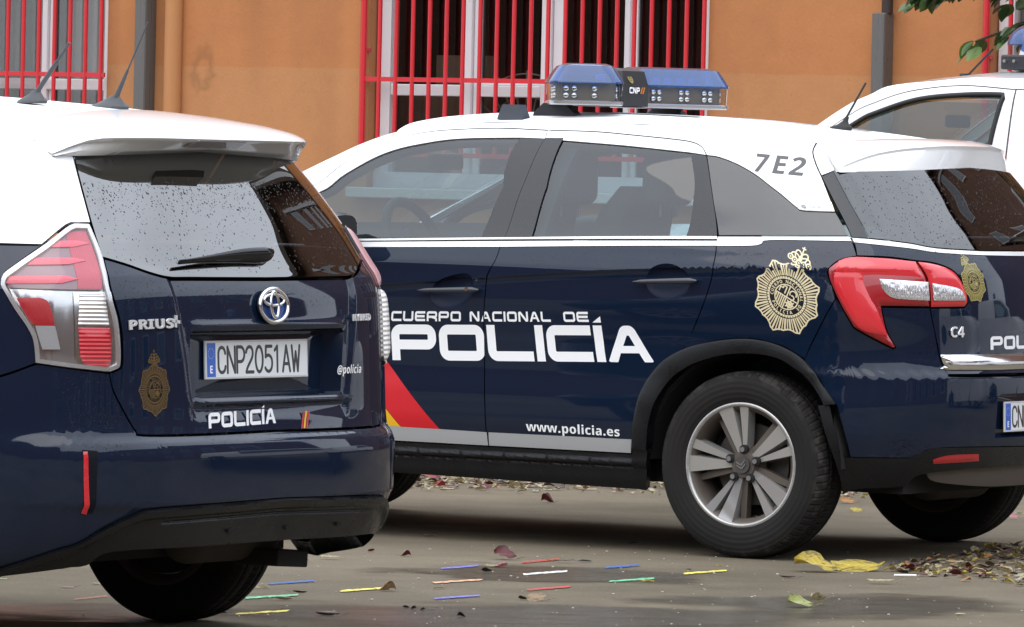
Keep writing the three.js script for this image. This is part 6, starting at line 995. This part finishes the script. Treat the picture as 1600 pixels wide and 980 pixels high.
{
  const V = vanShell, P = (pts, o) => panel(V, pts, o), at = (x, y, k) => [sAtX(V, x, y), y, ...(k ? [1] : [])], F = V.length;
  const paint = phy({ color: lin(0.78, 0.79, 0.80), roughness: 0.45, clearcoat: 1, clearcoatRoughness: 0.08 }), glass = phy({ color: lin(0.42, 0.50, 0.48), transmission: 1, thickness: 0, roughness: 0, ior: 1.75, side: THREE.DoubleSide });
  for (const mirror of [false, true]) {
    const o = (x) => ({ mirror, h: 0.06, ...x });
    const win = [at(-0.335, 1.30), at(-0.338, 1.53, 1), at(-0.368, 1.74, 1), at(-0.378, 1.765, 1), at(-0.352, 1.776, 1), at(-0.16, 1.772, 1), at(0.08, 1.745, 1), at(0.27, 1.684, 1), at(0.40, 1.618, 1), at(0.75, 1.38), at(0.80, 1.17), at(-0.335, 1.15)];
    const door = part('cab_door', P([at(-0.43, 1.80), at(-0.43, 0.35), at(0.75, 0.35), at(0.90, 0.7, 1), at(0.92, 1.15), at(0.84, 1.36, 1), at(0.46, 1.640, 1), at(0.30, 1.725, 1), at(0.09, 1.79, 1), at(-0.16, 1.815, 1)], o({ holes: [win], holeGap: 0, h: 0.04 })), paint, van);
    part('window', P(win, o({ depth: 0, gap: 0.004, off: -0.012 })), glass, door);
    part('window_rubber', bead(V, win, 0.013, 0.0, mirror), M.rubber, door);
    part('side_panel', P([at(-0.435, 1.80), at(-0.435, 0.35), at(-0.9, 0.35), at(-0.95, 0.7), at(-1.3, 0.82), at(-1.65, 0.7), at(-1.7, 0.35), [0.05, 0.35], [0.05, 1.72], at(-1.9, 1.80)], o({})), paint, van);
    part('roof_side', P([at(-0.16, 1.818, 1), at(0.09, 1.793, 1), at(0.30, 1.728, 1), at(0.46, 1.643, 1), at(0.84, 1.363), at(0.92, 1.36), at(0.52, 1.665, 1), at(0.34, 1.762, 1), at(0.14, 1.825, 1), at(-0.2, 1.856), at(-1.9, 1.85), at(-1.9, 1.803), at(-0.43, 1.803)], o({ h: 0.04, gap: 0.001 })), paint, van);
    part('front', P([at(0.93, 1.14), at(0.91, 0.7), at(0.80, 0.35), [F, 0.3], [F, 1.12]], o({ gap: 0.001 })), paint, van);
    if (!mirror) part('windscreen', screen([at(0.95, 1.16), at(0.93, 1.355), at(0.73, 1.52), at(0.53, 1.66), at(0.36, 1.76)].map((q) => { const v = V.P(q[0], q[1]); return [v[0] - 0.01, v[1] - 0.008, v[2] + 0.01]; }), 0.14), glass, van);
    part('side_mirror', new RoundedBoxGeometry(0.10, 0.22, 0.16, 4, 0.04).translate(0.55, 1.28, mirror ? 1.02 : -1.02), M.rubber, van);
    for (const X of [1.15, -1.3]) { const g = tyreGeo(0.32, 0.2, 0.2).translate(X, 0.32, mirror ? 0.78 : -0.78); part('wheel', g, tyreMat, van); }
  }
  const roofAt = (x, t) => { const ye = x > -0.2 ? lerpTable([[-0.2, 1.856], [0.14, 1.825], [0.34, 1.762]], x) : 1.852, s = sAtX(V, x, ye), z = Math.abs(V.P(s, ye)[2]); return [x + 0.12 * smooth(-0.2, 0.34, x) * (1 - t * t), ye + 0.05 * (1 - t * t) * (1 - 0.6 * smooth(-0.2, 0.34, x)), t * z]; };
  const pos = [], idx = [], nu = 24, nv = 24; for (let i = 0; i <= nu; i++) for (let j = 0; j <= nv; j++) pos.push(...roofAt(mix(-1.95, 0.34, i / nu), j / nv * 2 - 1)); for (let i = 0; i < nu; i++) for (let j = 0; j < nv; j++) { const a = i * (nv + 1) + j; idx.push(a, a + 1, a + nv + 1, a + 1, a + nv + 2, a + nv + 1); }
  const g = new THREE.BufferGeometry(); g.setAttribute('position', new THREE.Float32BufferAttribute(pos, 3)); g.setAttribute('uv', new THREE.Float32BufferAttribute(new Float32Array(pos.length / 3 * 2), 2)); g.setIndex(idx); g.computeVertexNormals(); part('roof', g, paint, van);
  part('underbody', box(3.8, 0.2, 1.5, -0.1, 0.42, 0), M.under, van); part('dashboard', box(0.5, 0.25, 1.4, 0.75, 1.08, 0, 0.06), M.dash, van);
  seatParts(van, [[-0.25, -0.38, 0.5, 1.42], [-0.25, 0.38, 0.5, 1.42]]);
  part('bulkhead', box(0.04, 1.2, 1.5, -0.85, 1.15, 0), std({ color: lin(0.18, 0.19, 0.19), roughness: 0.8 }), van);
  part('rear_view_mirror', box(0.03, 0.062, 0.235, 0.30, 1.655, 0.1, 0.02), M.seat, van);
  const ant = part('roof_antenna', new THREE.CylinderGeometry(0.02, 0.028, 0.03, 14).translate(0.07, 1.865, -0.3), M.rubber, van);
  part('antenna_rod', tube([[0.06, 1.862, -0.3], [-0.08, 1.997, -0.3]], 0.0055, 2, 8), M.rubber, ant);
  const beacon = part('beacon', box(0.20, 0.07, 0.30, -0.27, 1.935, -0.25, 0.01), M.trim, van);
  part('bolt', new THREE.CylinderGeometry(0.008, 0.008, 0.02, 8).rotateX(Math.PI / 2).translate(-0.20, 1.94, -0.41), M.satin, beacon); part('bolt', new THREE.CylinderGeometry(0.008, 0.008, 0.02, 8).rotateX(Math.PI / 2).translate(-0.25, 1.94, -0.41), M.satin, beacon);
  const dome = (r, h0, h1, mat, name) => part(name, new THREE.LatheGeometry([...Array(13)].map((_, k) => { const a = k / 12 * Math.PI / 2; return new THREE.Vector2(r * Math.cos(a) + 1e-4, h0 + (h1 - h0) * Math.sin(a)); }), 32).translate(-0.27, 0, -0.25), mat, beacon);
  dome(0.125, 2.02, 2.12, M.blueLens, 'blue_dome'); part('clear_base', new THREE.CylinderGeometry(0.124, 0.118, 0.055, 32, 1, true).translate(-0.27, 1.995, -0.25), M.lampClear, beacon); part('reflector', new THREE.CylinderGeometry(0.06, 0.08, 0.06, 20).translate(-0.27, 1.995, -0.25), M.chrome, beacon);
}
// ---------- fallen leaves ----------
{
  const leafGeo = (kind, v) => {                        // 0 oval, 1 lobed, 2 rolled, 3 folded; about 1 long
    const nu = 8, nv = 6, pos = [], idx = [], uv = [];
    for (let i = 0; i <= nu; i++) for (let j = 0; j <= nv; j++) {
      const u = i / nu, t = j / nv * 2 - 1, lob = kind === 1 ? 0.72 + 0.34 * Math.abs(Math.sin(u * 9.5 + v)) : 1;
      const w = 0.34 * Math.pow(Math.sin(Math.PI * Math.pow(clamp(u, 0.001, 0.999), 0.8)), 0.75) * lob * (0.9 + 0.2 * noise(u * 5 + v * 7, t > 0 ? 1 : 2));
      let x = u - 0.5, z = t * w, y = 0;
      if (kind === 2) { const a = z * 5.2 + v; y = 0.16 * (1 - Math.cos(a)) * 0.5; z = Math.sin(a) * 0.15; }
      else if (kind === 3) y = Math.abs(z) * 1.0 + 0.10 * Math.sin(u * 5 + v);
      else y = 0.05 + 0.13 * Math.sin(u * 3.1 + v) * (0.3 + Math.abs(t)) + 0.10 * t * t * Math.sin(v * 3 + u * 4);
      pos.push(x, Math.max(0.004, y + 0.03 * noise(u * 8 + v, t * 4 + 9)), z); uv.push(u, (t + 1) / 2);
    }
    for (let i = 0; i < nu; i++) for (let j = 0; j < nv; j++) { const a = i * (nv + 1) + j; idx.push(a, a + 1, a + nv + 1, a + 1, a + nv + 2, a + nv + 1); }
    const g = new THREE.BufferGeometry(); g.setAttribute('position', new THREE.Float32BufferAttribute(pos, 3)); g.setAttribute('uv', new THREE.Float32BufferAttribute(uv, 2)); g.setIndex(idx); g.computeVertexNormals(); return g;
  };
  const geos = []; for (let k = 0; k < 4; k++) geos.push([leafGeo(k, 0.4), leafGeo(k, 1.9), leafGeo(k, 3.1)]);
  const stem = tube([[0.48, 0.03, 0], [0.66, 0.09, 0.03], [0.86, 0.14, -0.02]], 0.012, 6, 4), veins = dataTex(128, (u, v) => { const m = Math.exp(-Math.pow((v - 0.5) * 40, 2)), r = Math.exp(-Math.pow((((u * 7 + Math.abs(v - 0.5) * 5) % 1) - 0.5) * 12, 2)); return clamp(0.80 + 0.2 * m + 0.16 * r - 0.32 * smooth(0.55, 0.8, fbm(u * 9, v * 9, 3, 9, 9))); }, true);
  const leafMat = (r, g, b) => phy({ color: lin(r, g, b), map: veins, roughness: 0.6, transmission: 0.3, thickness: 0, side: THREE.DoubleSide });
  const C = { pink: leafMat(0.50, 0.035, 0.07), cream: leafMat(0.60, 0.50, 0.28), red: leafMat(0.16, 0.010, 0.014), brown: leafMat(0.12, 0.06, 0.028), dark: leafMat(0.025, 0.018, 0.014), tan: leafMat(0.42, 0.27, 0.13), yellow: leafMat(0.68, 0.50, 0.03), green: leafMat(0.42, 0.46, 0.10), orange: leafMat(0.55, 0.24, 0.04), rose: leafMat(0.62, 0.25, 0.26) };
  const word = { pink: 'bright pink', cream: 'pale cream', red: 'dark red', brown: 'brown', dark: 'blackish', tan: 'tan', yellow: 'yellow', green: 'yellow green', orange: 'orange', rose: 'faded pink' };
  // colour, shape, x, z, size, lift, where it lies
  const L = [
    ['pink', 1, -0.352, -28.33, 0.085, 0.03, 'beyond the suv, by its far front wheel, largest pink one'], ['cream', 2, -0.383, -27.76, 0.055, 0, 'curled up beyond the suv near its far front wheel'], ['pink', 3, -0.295, -27.58, 0.05, 0.01, 'folded upright beyond the suv, under its front door'], ['brown', 0, -0.262, -27.87, 0.04, 0, 'flat beside the largest pink leaf'], ['red', 1, -0.096, -27.56, 0.055, 0.01, 'in the leaf litter seen under the suv front door'], ['red', 0, 0.236, -28.03, 0.07, 0.015, 'farthest back, seen under the suv rear door'], ['red', 3, 0.166, -26.53, 0.055, 0.03, 'on edge, alone on the pale ground behind the suv shadow'],
    ['brown', 2, -0.290, -23.94, 0.065, 0, 'rolled up at the near edge of the suv shadow'], ['red', 3, -0.358, -22.71, 0.036, 0.01, 'small, right of the wagon bumper corner'], ['red', 1, -0.003, -22.66, 0.080, 0.028, 'crumpled, left of the faded red strip'], ['cream', 2, -0.047, -22.18, 0.050, 0.006, 'at the right end of the farther lilac strip'], ['rose', 3, -0.018, -22.19, 0.044, 0.012, 'against the cream leaf by the farther lilac strip'], ['dark', 3, -0.068, -21.96, 0.036, 0.006, 'in front of the farther lilac strip'], ['brown', 2, 0.203, -22.55, 0.070, 0, 'long and thin, right of the faded red strip'], ['dark', 2, 0.276, -22.61, 0.055, 0, 'left of the deep blue strip'],
    ['cream', 2, -0.222, -21.02, 0.042, 0.004, 'just in front of the peach strip'], ['dark', 3, 0.056, -20.59, 0.030, 0.008, 'with a long stem, in front of the bright red strip'], ['tan', 0, 0.101, -20.57, 0.072, 0, 'flat and pale beside the stemmed blackish leaf'], ['tan', 3, -0.387, -20.87, 0.055, 0.015, 'right of the yellow strip beside the wagon'], ['dark', 3, -0.313, -20.08, 0.020, 0.004, 'leftmost of the four black scraps in a row'], ['dark', 3, -0.288, -20.03, 0.020, 0.004, 'second of the four black scraps in a row'], ['dark', 3, -0.259, -19.99, 0.017, 0.002, 'third of the four black scraps in a row'], ['dark', 2, -0.231, -20.0, 0.032, 0.004, 'rightmost of the four black scraps in a row'], ['dark', 3, -0.135, -19.74, 0.028, 0.006, 'nearest the lower edge, right of the row of black scraps'],
    ['cream', 2, -0.725, -22.22, 0.082, 0, 'long, under the wagon bumper, nearest its wheel'], ['cream', 2, -0.618, -22.44, 0.072, 0.004, 'with a brown tip, in front of the wagon bumper corner'], ['red', 3, -0.486, -22.93, 0.026, 0.006, 'tiny, beyond the cream leaves by the wagon'], ['cream', 2, -0.709, -20.31, 0.062, 0.003, 'beside the green strip at the wagon wheel'], ['cream', 2, -0.794, -20.86, 0.05, 0.003, 'left of the blue strip at the wagon wheel'], ['brown', 2, -0.668, -20.65, 0.05, 0, 'between the blue and green strips by the wagon'], ['brown', 2, -0.542, -19.67, 0.08, 0.002, 'twig like, nearest the lower edge beside the wagon'], ['dark', 2, -0.878, -19.65, 0.048, 0.004, 'touching the foot of the wagon wheel'],
    ['green', 0, -1.650, -21.01, 0.03, 0.012, 'at the left edge under the wagon'], ['red', 0, -1.417, -20.68, 0.046, 0.006, 'under the wagon, left of its rear wheel'], ['yellow', 0, -1.517, -21.62, 0.06, 0, 'far under the wagon at left'], ['cream', 2, -1.333, -20.83, 0.032, 0.004, 'against the left side of the wagon rear wheel'],
    ['yellow', 1, 1.086, -22.37, 0.150, 0.030, 'large and ragged, left half of the big yellow pair'], ['yellow', 0, 1.236, -22.49, 0.180, 0.045, 'large and arched, right half of the big yellow pair'], ['brown', 2, 0.971, -21.98, 0.058, 0.004, 'small, in front of the big yellow pair'], ['green', 0, 0.946, -20.52, 0.085, 0.0, 'lying in front of the big yellow pair'], ['cream', 3, 1.022, -20.91, 0.050, 0.022, 'standing upright beside the yellow green leaf'], ['cream', 2, 1.444, -20.30, 0.040, 0.006, 'alone in the lower right corner'], ['cream', 2, 1.277, -21.79, 0.092, 0, 'long and thin, left of the white stub'],
    ['orange', 0, 1.435, -27.01, 0.065, 0.006, 'between the suv rear wheels'], ['yellow', 1, 1.438, -26.37, 0.055, 0.006, 'between the suv rear wheels, in front of the orange leaf'], ['yellow', 2, 0.752, -22.57, 0.026, 0.004, 'small scrap beyond the right yellow strip'], ['brown', 2, 0.636, -22.28, 0.026, 0.006, 'small scrap at the left end of the right yellow strip'], ['yellow', 2, 0.479, -21.61, 0.045, 0.006, 'small scrap on the mint green strip'], ['rose', 1, 2.058, -26.05, 0.055, 0.010, 'beyond the far rear wheel at the right edge'], ['cream', 2, 2.116, -26.46, 0.042, 0.004, 'behind the faded pink leaf at the right edge'], ['dark', 2, 0.467, -23.79, 0.042, 0, 'in the suv shadow left of its rear wheel'],
  ];
  for (const [c, k, x, z, s, lift, where] of L) {
    const t = thing('fallen_leaf', word[c] + ' fallen leaf ' + where, 'leaf', 'leaves fallen on the asphalt');
    const b = part('blade', geos[k][Math.floor(rnd() * 3)], C[c], t), q = s * 1.06; b.scale.set(q, q * (k === 3 ? 1.0 : 0.8) + lift, q); b.position.y = 0.001; if (k < 2 && s > 0.05) { b.rotation.x = s > 0.1 ? 0.30 : 0.45 + 0.25 * rnd(); b.position.y = q * 0.26 * Math.sin(b.rotation.x); }
    if (s > 0.03) { const st = part('leaf_stem', stem, C[c], t); st.scale.set(q, q, q); }
    t.position.set(x, 0.002, z); t.rotation.y = (rnd() - 0.5) * 0.9 + (rnd() > 0.5 && k > 1 ? Math.PI : 0);
  }
  // litter that nobody could count: a drift behind the suv and one at the right edge
  const names = ['cream', 'tan', 'brown', 'red', 'dark', 'yellow', 'orange', 'rose'];
  const litter = (label, n, spot, weights) => {
    const by = names.map(() => []); const pick = () => { let r = rnd(); for (let i = 0; i < names.length; i++) { r -= weights[i]; if (r <= 0) return i; } return 1; };
    for (let i = 0; i < n; i++) { const [x, z] = spot(), k = Math.floor(rnd() * 4), g = geos[k][Math.floor(rnd() * 3)].clone(), s = 0.024 + 0.060 * rnd() * rnd(); g.scale(s, s * (0.75 + 0.5 * rnd()), s); g.rotateY(rnd() * 6.28); g.translate(x, 0.002 + rnd() * 0.006, z); by[pick()].push(g); }
    const t = tag(new THREE.Group(), label, 'leaf litter', null, 'stuff'); t.name = numbered('leaf_litter'); scene.add(t);
    by.forEach((a, i) => { if (a.length) tag(part('litter', mergeGeometries(a), C[names[i]], t), null, null, null, 'stuff'); });
  };
  litter('drift of dry leaves on the ground beyond the suv, seen under its doors', 700, () => { const t = rnd(), x = mix(-0.55, 1.6, t); return [x, -27.9 + 0.35 * (rnd() + rnd() - 1) * 2.2 - 0.3 * (rnd() > 0.7)]; }, [0.40, 0.24, 0.16, 0.08, 0.06, 0.04, 0.01, 0.01]);
  litter('brown and orange leaf litter heaped at the right edge behind the suv', 1000, () => { const x = mix(1.36, 2.6, Math.pow(rnd(), 0.75)), t = clamp((x - 1.36) / 0.55), u = rnd(); return [x, mix(mix(-22.35, -21.75, t), mix(-22.75, -24.3, t), u) + (rnd() - 0.5) * 0.25]; }, [0.26, 0.26, 0.20, 0.05, 0.04, 0.11, 0.06, 0.02]);
  const bits = (n) => { const a = []; for (let i = 0; i < n; i++) { const g = new THREE.IcosahedronGeometry(0.0025 + 0.004 * rnd() * rnd(), 0); g.scale(1, 0.5, 1); g.translate(mix(-1.4, 1.9, rnd()), 0.002, mix(-19.3, -23.6, rnd())); a.push(g); } return mergeGeometries(a); };
  single('grit', bits(240), std({ color: lin(0.42, 0.39, 0.34), roughness: 0.9 }), 'scattered pale grit on the asphalt', 'grit', null, 'stuff');
  const stub = new THREE.CylinderGeometry(0.0042, 0.0042, 0.078, 10).rotateZ(Math.PI / 2);
  const cig = single('cigarette_stub', stub, std({ color: lin(0.80, 0.79, 0.80), roughness: 0.7 }), 'white cigarette stub right of the big yellow leaves', 'cigarette stub'); cig.position.set(1.386, 0.006, -22.2); cig.rotation.y = 0.15;
}

// ---------- the tree at the right edge ----------
{
  const t = thing('broadleaf_tree', 'dark green broadleaf tree reaching in at the upper right corner', 'tree'); t.position.set(5.0, 0, -33.4);
  const bark = std({ color: lin(0.10, 0.075, 0.055), roughness: 0.9, bumpMap: scaled(fineTex, 4, 1), bumpScale: 0.01 });
  const trunk = part('trunk', loft([...Array(9)].map((_, k) => { const y = k * 0.45, r = 0.16 * (1 - 0.06 * k) + (k ? 0 : 0.05); return [...Array(14)].map((_, i) => { const a = -i / 14 * Math.PI * 2; return [Math.cos(a) * r + 0.05 * Math.sin(y), y, Math.sin(a) * r]; }); })), bark, t);
  const limbs = []; for (let k = 0; k < 7; k++) { const a = k * 0.9 + 2.6, l = 1.5 + rnd(); limbs.push(tube([[0, 2.4 + k * 0.15, 0], [Math.cos(a) * l * 0.5, 3.0 + k * 0.15, Math.sin(a) * l * 0.5], [Math.cos(a) * l, 3.3 + k * 0.2, Math.sin(a) * l]], 0.045, 10, 8)); }
  limbs.forEach((g) => part('limb', g, bark, t));
  const leaf = (() => { const nu = 6, nv = 4, pos = [], idx = []; for (let i = 0; i <= nu; i++) for (let j = 0; j <= nv; j++) { const u = i / nu, v = j / nv * 2 - 1, w = 0.30 * Math.pow(Math.sin(Math.PI * clamp(u * 0.97 + 0.015)), 0.8); pos.push(u, -0.10 * u * u + Math.abs(v) * w * 0.35, v * w); } for (let i = 0; i < nu; i++) for (let j = 0; j < nv; j++) { const a = i * (nv + 1) + j; idx.push(a, a + 1, a + nv + 1, a + 1, a + nv + 2, a + nv + 1); } const g = new THREE.BufferGeometry(); g.setAttribute('position', new THREE.Float32BufferAttribute(pos, 3)); g.setAttribute('uv', new THREE.Float32BufferAttribute(new Float32Array(pos.length / 3 * 2), 2)); g.setIndex(idx); g.computeVertexNormals(); return g; })();
  const greens = [[0.045, 0.11, 0.025], [0.075, 0.16, 0.035], [0.15, 0.26, 0.05], [0.028, 0.07, 0.02]].map(([r, g, b]) => phy({ color: lin(r, g, b), roughness: 0.35, transmission: 0.35, thickness: 0, side: THREE.DoubleSide, clearcoat: 0.4, clearcoatRoughness: 0.25 }));
  const put = (m, x, y, z, s, yaw, pitch, roll) => { const o = part('leaf', leaf, m, t); o.position.set(x, y, z); o.scale.setScalar(s); o.rotation.set(roll, yaw, pitch, 'YZX'); return o; };
  // the sprays that hang into the picture (own axes of the tree: picture right is +x)
  const spray = (x, y, z, n, s, dir, shades) => { for (let k = 0; k < n; k++) { const f = k / Math.max(1, n - 1) - 0.5; put(greens[shades[k % shades.length]], x + (rnd() - 0.5) * 0.03, y + (rnd() - 0.5) * 0.03, z + (rnd() - 0.5) * 0.08, s * (0.8 + 0.4 * rnd()), dir + f * 0.5 + (rnd() - 0.5) * 0.9, -0.25 - 0.55 * rnd() - Math.abs(f) * 0.3, (rnd() - 0.5) * 1.6); } };
  for (let k = 0; k < 64; k++) { const u = k / 63; spray(-2.95 + u * 0.95, 2.325 + 0.09 * Math.sin(u * 3.1) + (rnd() - 0.5) * 0.12 - 0.20 * u * u * (rnd() > 0.4 ? 1 : 0), 0.0 + (rnd() - 0.5) * 0.5, 4, 0.092, Math.PI + (rnd() - 0.5) * 2.4, [0, 1, 3, 0, 2]); }
  spray(-2.62, 2.085, 0.05, 3, 0.115, Math.PI - 0.1, [2, 1, 2]); spray(-2.60, 2.055, 0.05, 2, 0.12, Math.PI + 0.25, [2, 2]); spray(-2.56, 2.10, 0.05, 2, 0.10, Math.PI - 0.5, [1, 2]);
  for (let k = 0; k < 10; k++) spray(-2.46 + rnd() * 0.28, 2.06 + rnd() * 0.22, 0.1 + rnd() * 0.2, 3, 0.11, Math.PI + (rnd() - 0.5) * 2.6, [3, 0, 1]);
  for (const p of [[[-1.2, 3.0, 0.1], [-2.0, 2.55, 0.05], [-2.90, 2.40, 0]], [[-1.6, 2.7, 0.1], [-2.25, 2.25, 0.08], [-2.62, 2.09, 0.05]]]) part('twig', tube(p, 0.008, 14, 6), bark, t);
  const inst = new THREE.InstancedMesh(leaf, greens[0], 2600); inst.name = 'foliage'; tag(inst, null, null, null, 'stuff'); const m4 = new THREE.Matrix4(), q = new THREE.Quaternion(), e = new THREE.Euler(), c = new THREE.Color();
  for (let i = 0; i < 2600; i++) { const a = rnd() * 6.283, b = Math.acos(1 - 2 * rnd()), r = 1.9 * Math.pow(rnd(), 0.4), x = Math.sin(b) * Math.cos(a) * r, y = 3.9 + Math.cos(b) * r * 0.72, z = Math.sin(b) * Math.sin(a) * r; e.set((rnd() - 0.5) * 2, rnd() * 6.28, -0.7 * rnd(), 'YZX'); q.setFromEuler(e); const s = 0.10 + 0.06 * rnd(); m4.compose(new THREE.Vector3(x, y, z), q, new THREE.Vector3(s, s, s)); inst.setMatrixAt(i, m4); const k = 0.6 + 0.9 * rnd() * rnd(); inst.setColorAt(i, c.setRGB(k, k, k)); }
  inst.castShadow = inst.receiveShadow = true; t.add(inst);
}

// ---------- what stands round the yard, outside the frame: seen in the paint and the windows ----------
{
  const brickTex = dataTex(512, (u, v, i, j) => { const row = Math.floor(v * 32), x = (u * 16 + (row % 2) * 0.5) % 1, y = (v * 32) % 1, mortar = x < 0.05 || y < 0.10, h = hash(Math.floor(u * 16 + (row % 2) * 0.5), row); const k = mortar ? 0.5 : 0.72 + 0.4 * h; return [0.17 * k, 0.078 * k, 0.045 * k].map((q) => Math.pow(q, 1 / 2.2)); }, true);
  const brick = std({ map: scaled(brickTex, 0.5, 0.5), roughness: 0.9 }), pane = phy({ color: lin(0.03, 0.035, 0.04), roughness: 0.08, clearcoat: 1 }), pale = std({ color: lin(0.5, 0.5, 0.5), roughness: 0.7 });
  const block = (name, label, x, z, w, d, h, turn, floors) => {
    const b = thing(name, label, 'building'); b.position.set(x, 0, z); b.rotation.y = turn;
    const wall = new THREE.BoxGeometry(w, h, d).translate(0, h / 2, 0), uv = wall.attributes.uv, p = wall.attributes.position, n = wall.attributes.normal; for (let i = 0; i < uv.count; i++) uv.setXY(i, Math.abs(n.getX(i)) > 0.5 ? p.getZ(i) : p.getX(i), p.getY(i));
    part('wall', wall, brick, b); part('roof', box(w + 0.9, 0.22, d + 0.9, 0, h + 0.11, 0), std({ color: lin(0.05, 0.035, 0.03), roughness: 0.8 }), b); part('gutter', box(w + 1.1, 0.12, 0.14, 0, h - 0.02, d / 2 + 0.5), pale, b); part('cornice', box(w + 0.1, 0.12, 0.10, 0, h - 0.7, d / 2 + 0.05), pale, b);
    for (let f = 0; f < floors; f++) for (let k = 0; k < Math.floor(w / 3); k++) { const wx = -w / 2 + 1.8 + k * 3; const q = part('window', box(1.3, 1.5, 0.06, wx, 1.9 + f * 3, d / 2 + 0.01), pale, b); part('pane', box(1.14, 1.34, 0.03, wx, 1.9 + f * 3, d / 2 + 0.04), pane, q); }
  };
  block('brick_building', 'brown brick building standing at the right side of the yard', 16.2, -42.6, 21, 9, 12.2, -Math.PI / 2, 4);
  block('brick_building', 'long brown brick building across the yard behind the camera', -27, 8, 60, 9, 9.5, Math.PI / 2 + 1.033 + Math.PI - Math.PI / 2 + Math.PI / 2, 3);
  block('brick_building', 'brick building closing the yard at the right, behind the camera', 21, 21, 70, 9, 9.5, -2.35, 3);
  block('brick_building', 'low dark brick building along the far right side of the yard', 25, -8, 42, 8, 7.2, -Math.PI / 2, 2);
  // parked vans that show in the dark paint
  for (const [x, z, a, label] of [[9.5, -22.5, 1.1, 'white van parked across the yard to the right, nearer the camera'], [11.5, -27.0, 1.2, 'white van parked across the yard to the right, farther from the camera']]) { const v = van.clone(); v.name = numbered('white_van'); v.position.set(x, 0, z); v.rotation.y = a; tag(v, label, 'van', 'vans parked out of the frame'); scene.add(v); }
}
renderer.render(scene, camera);
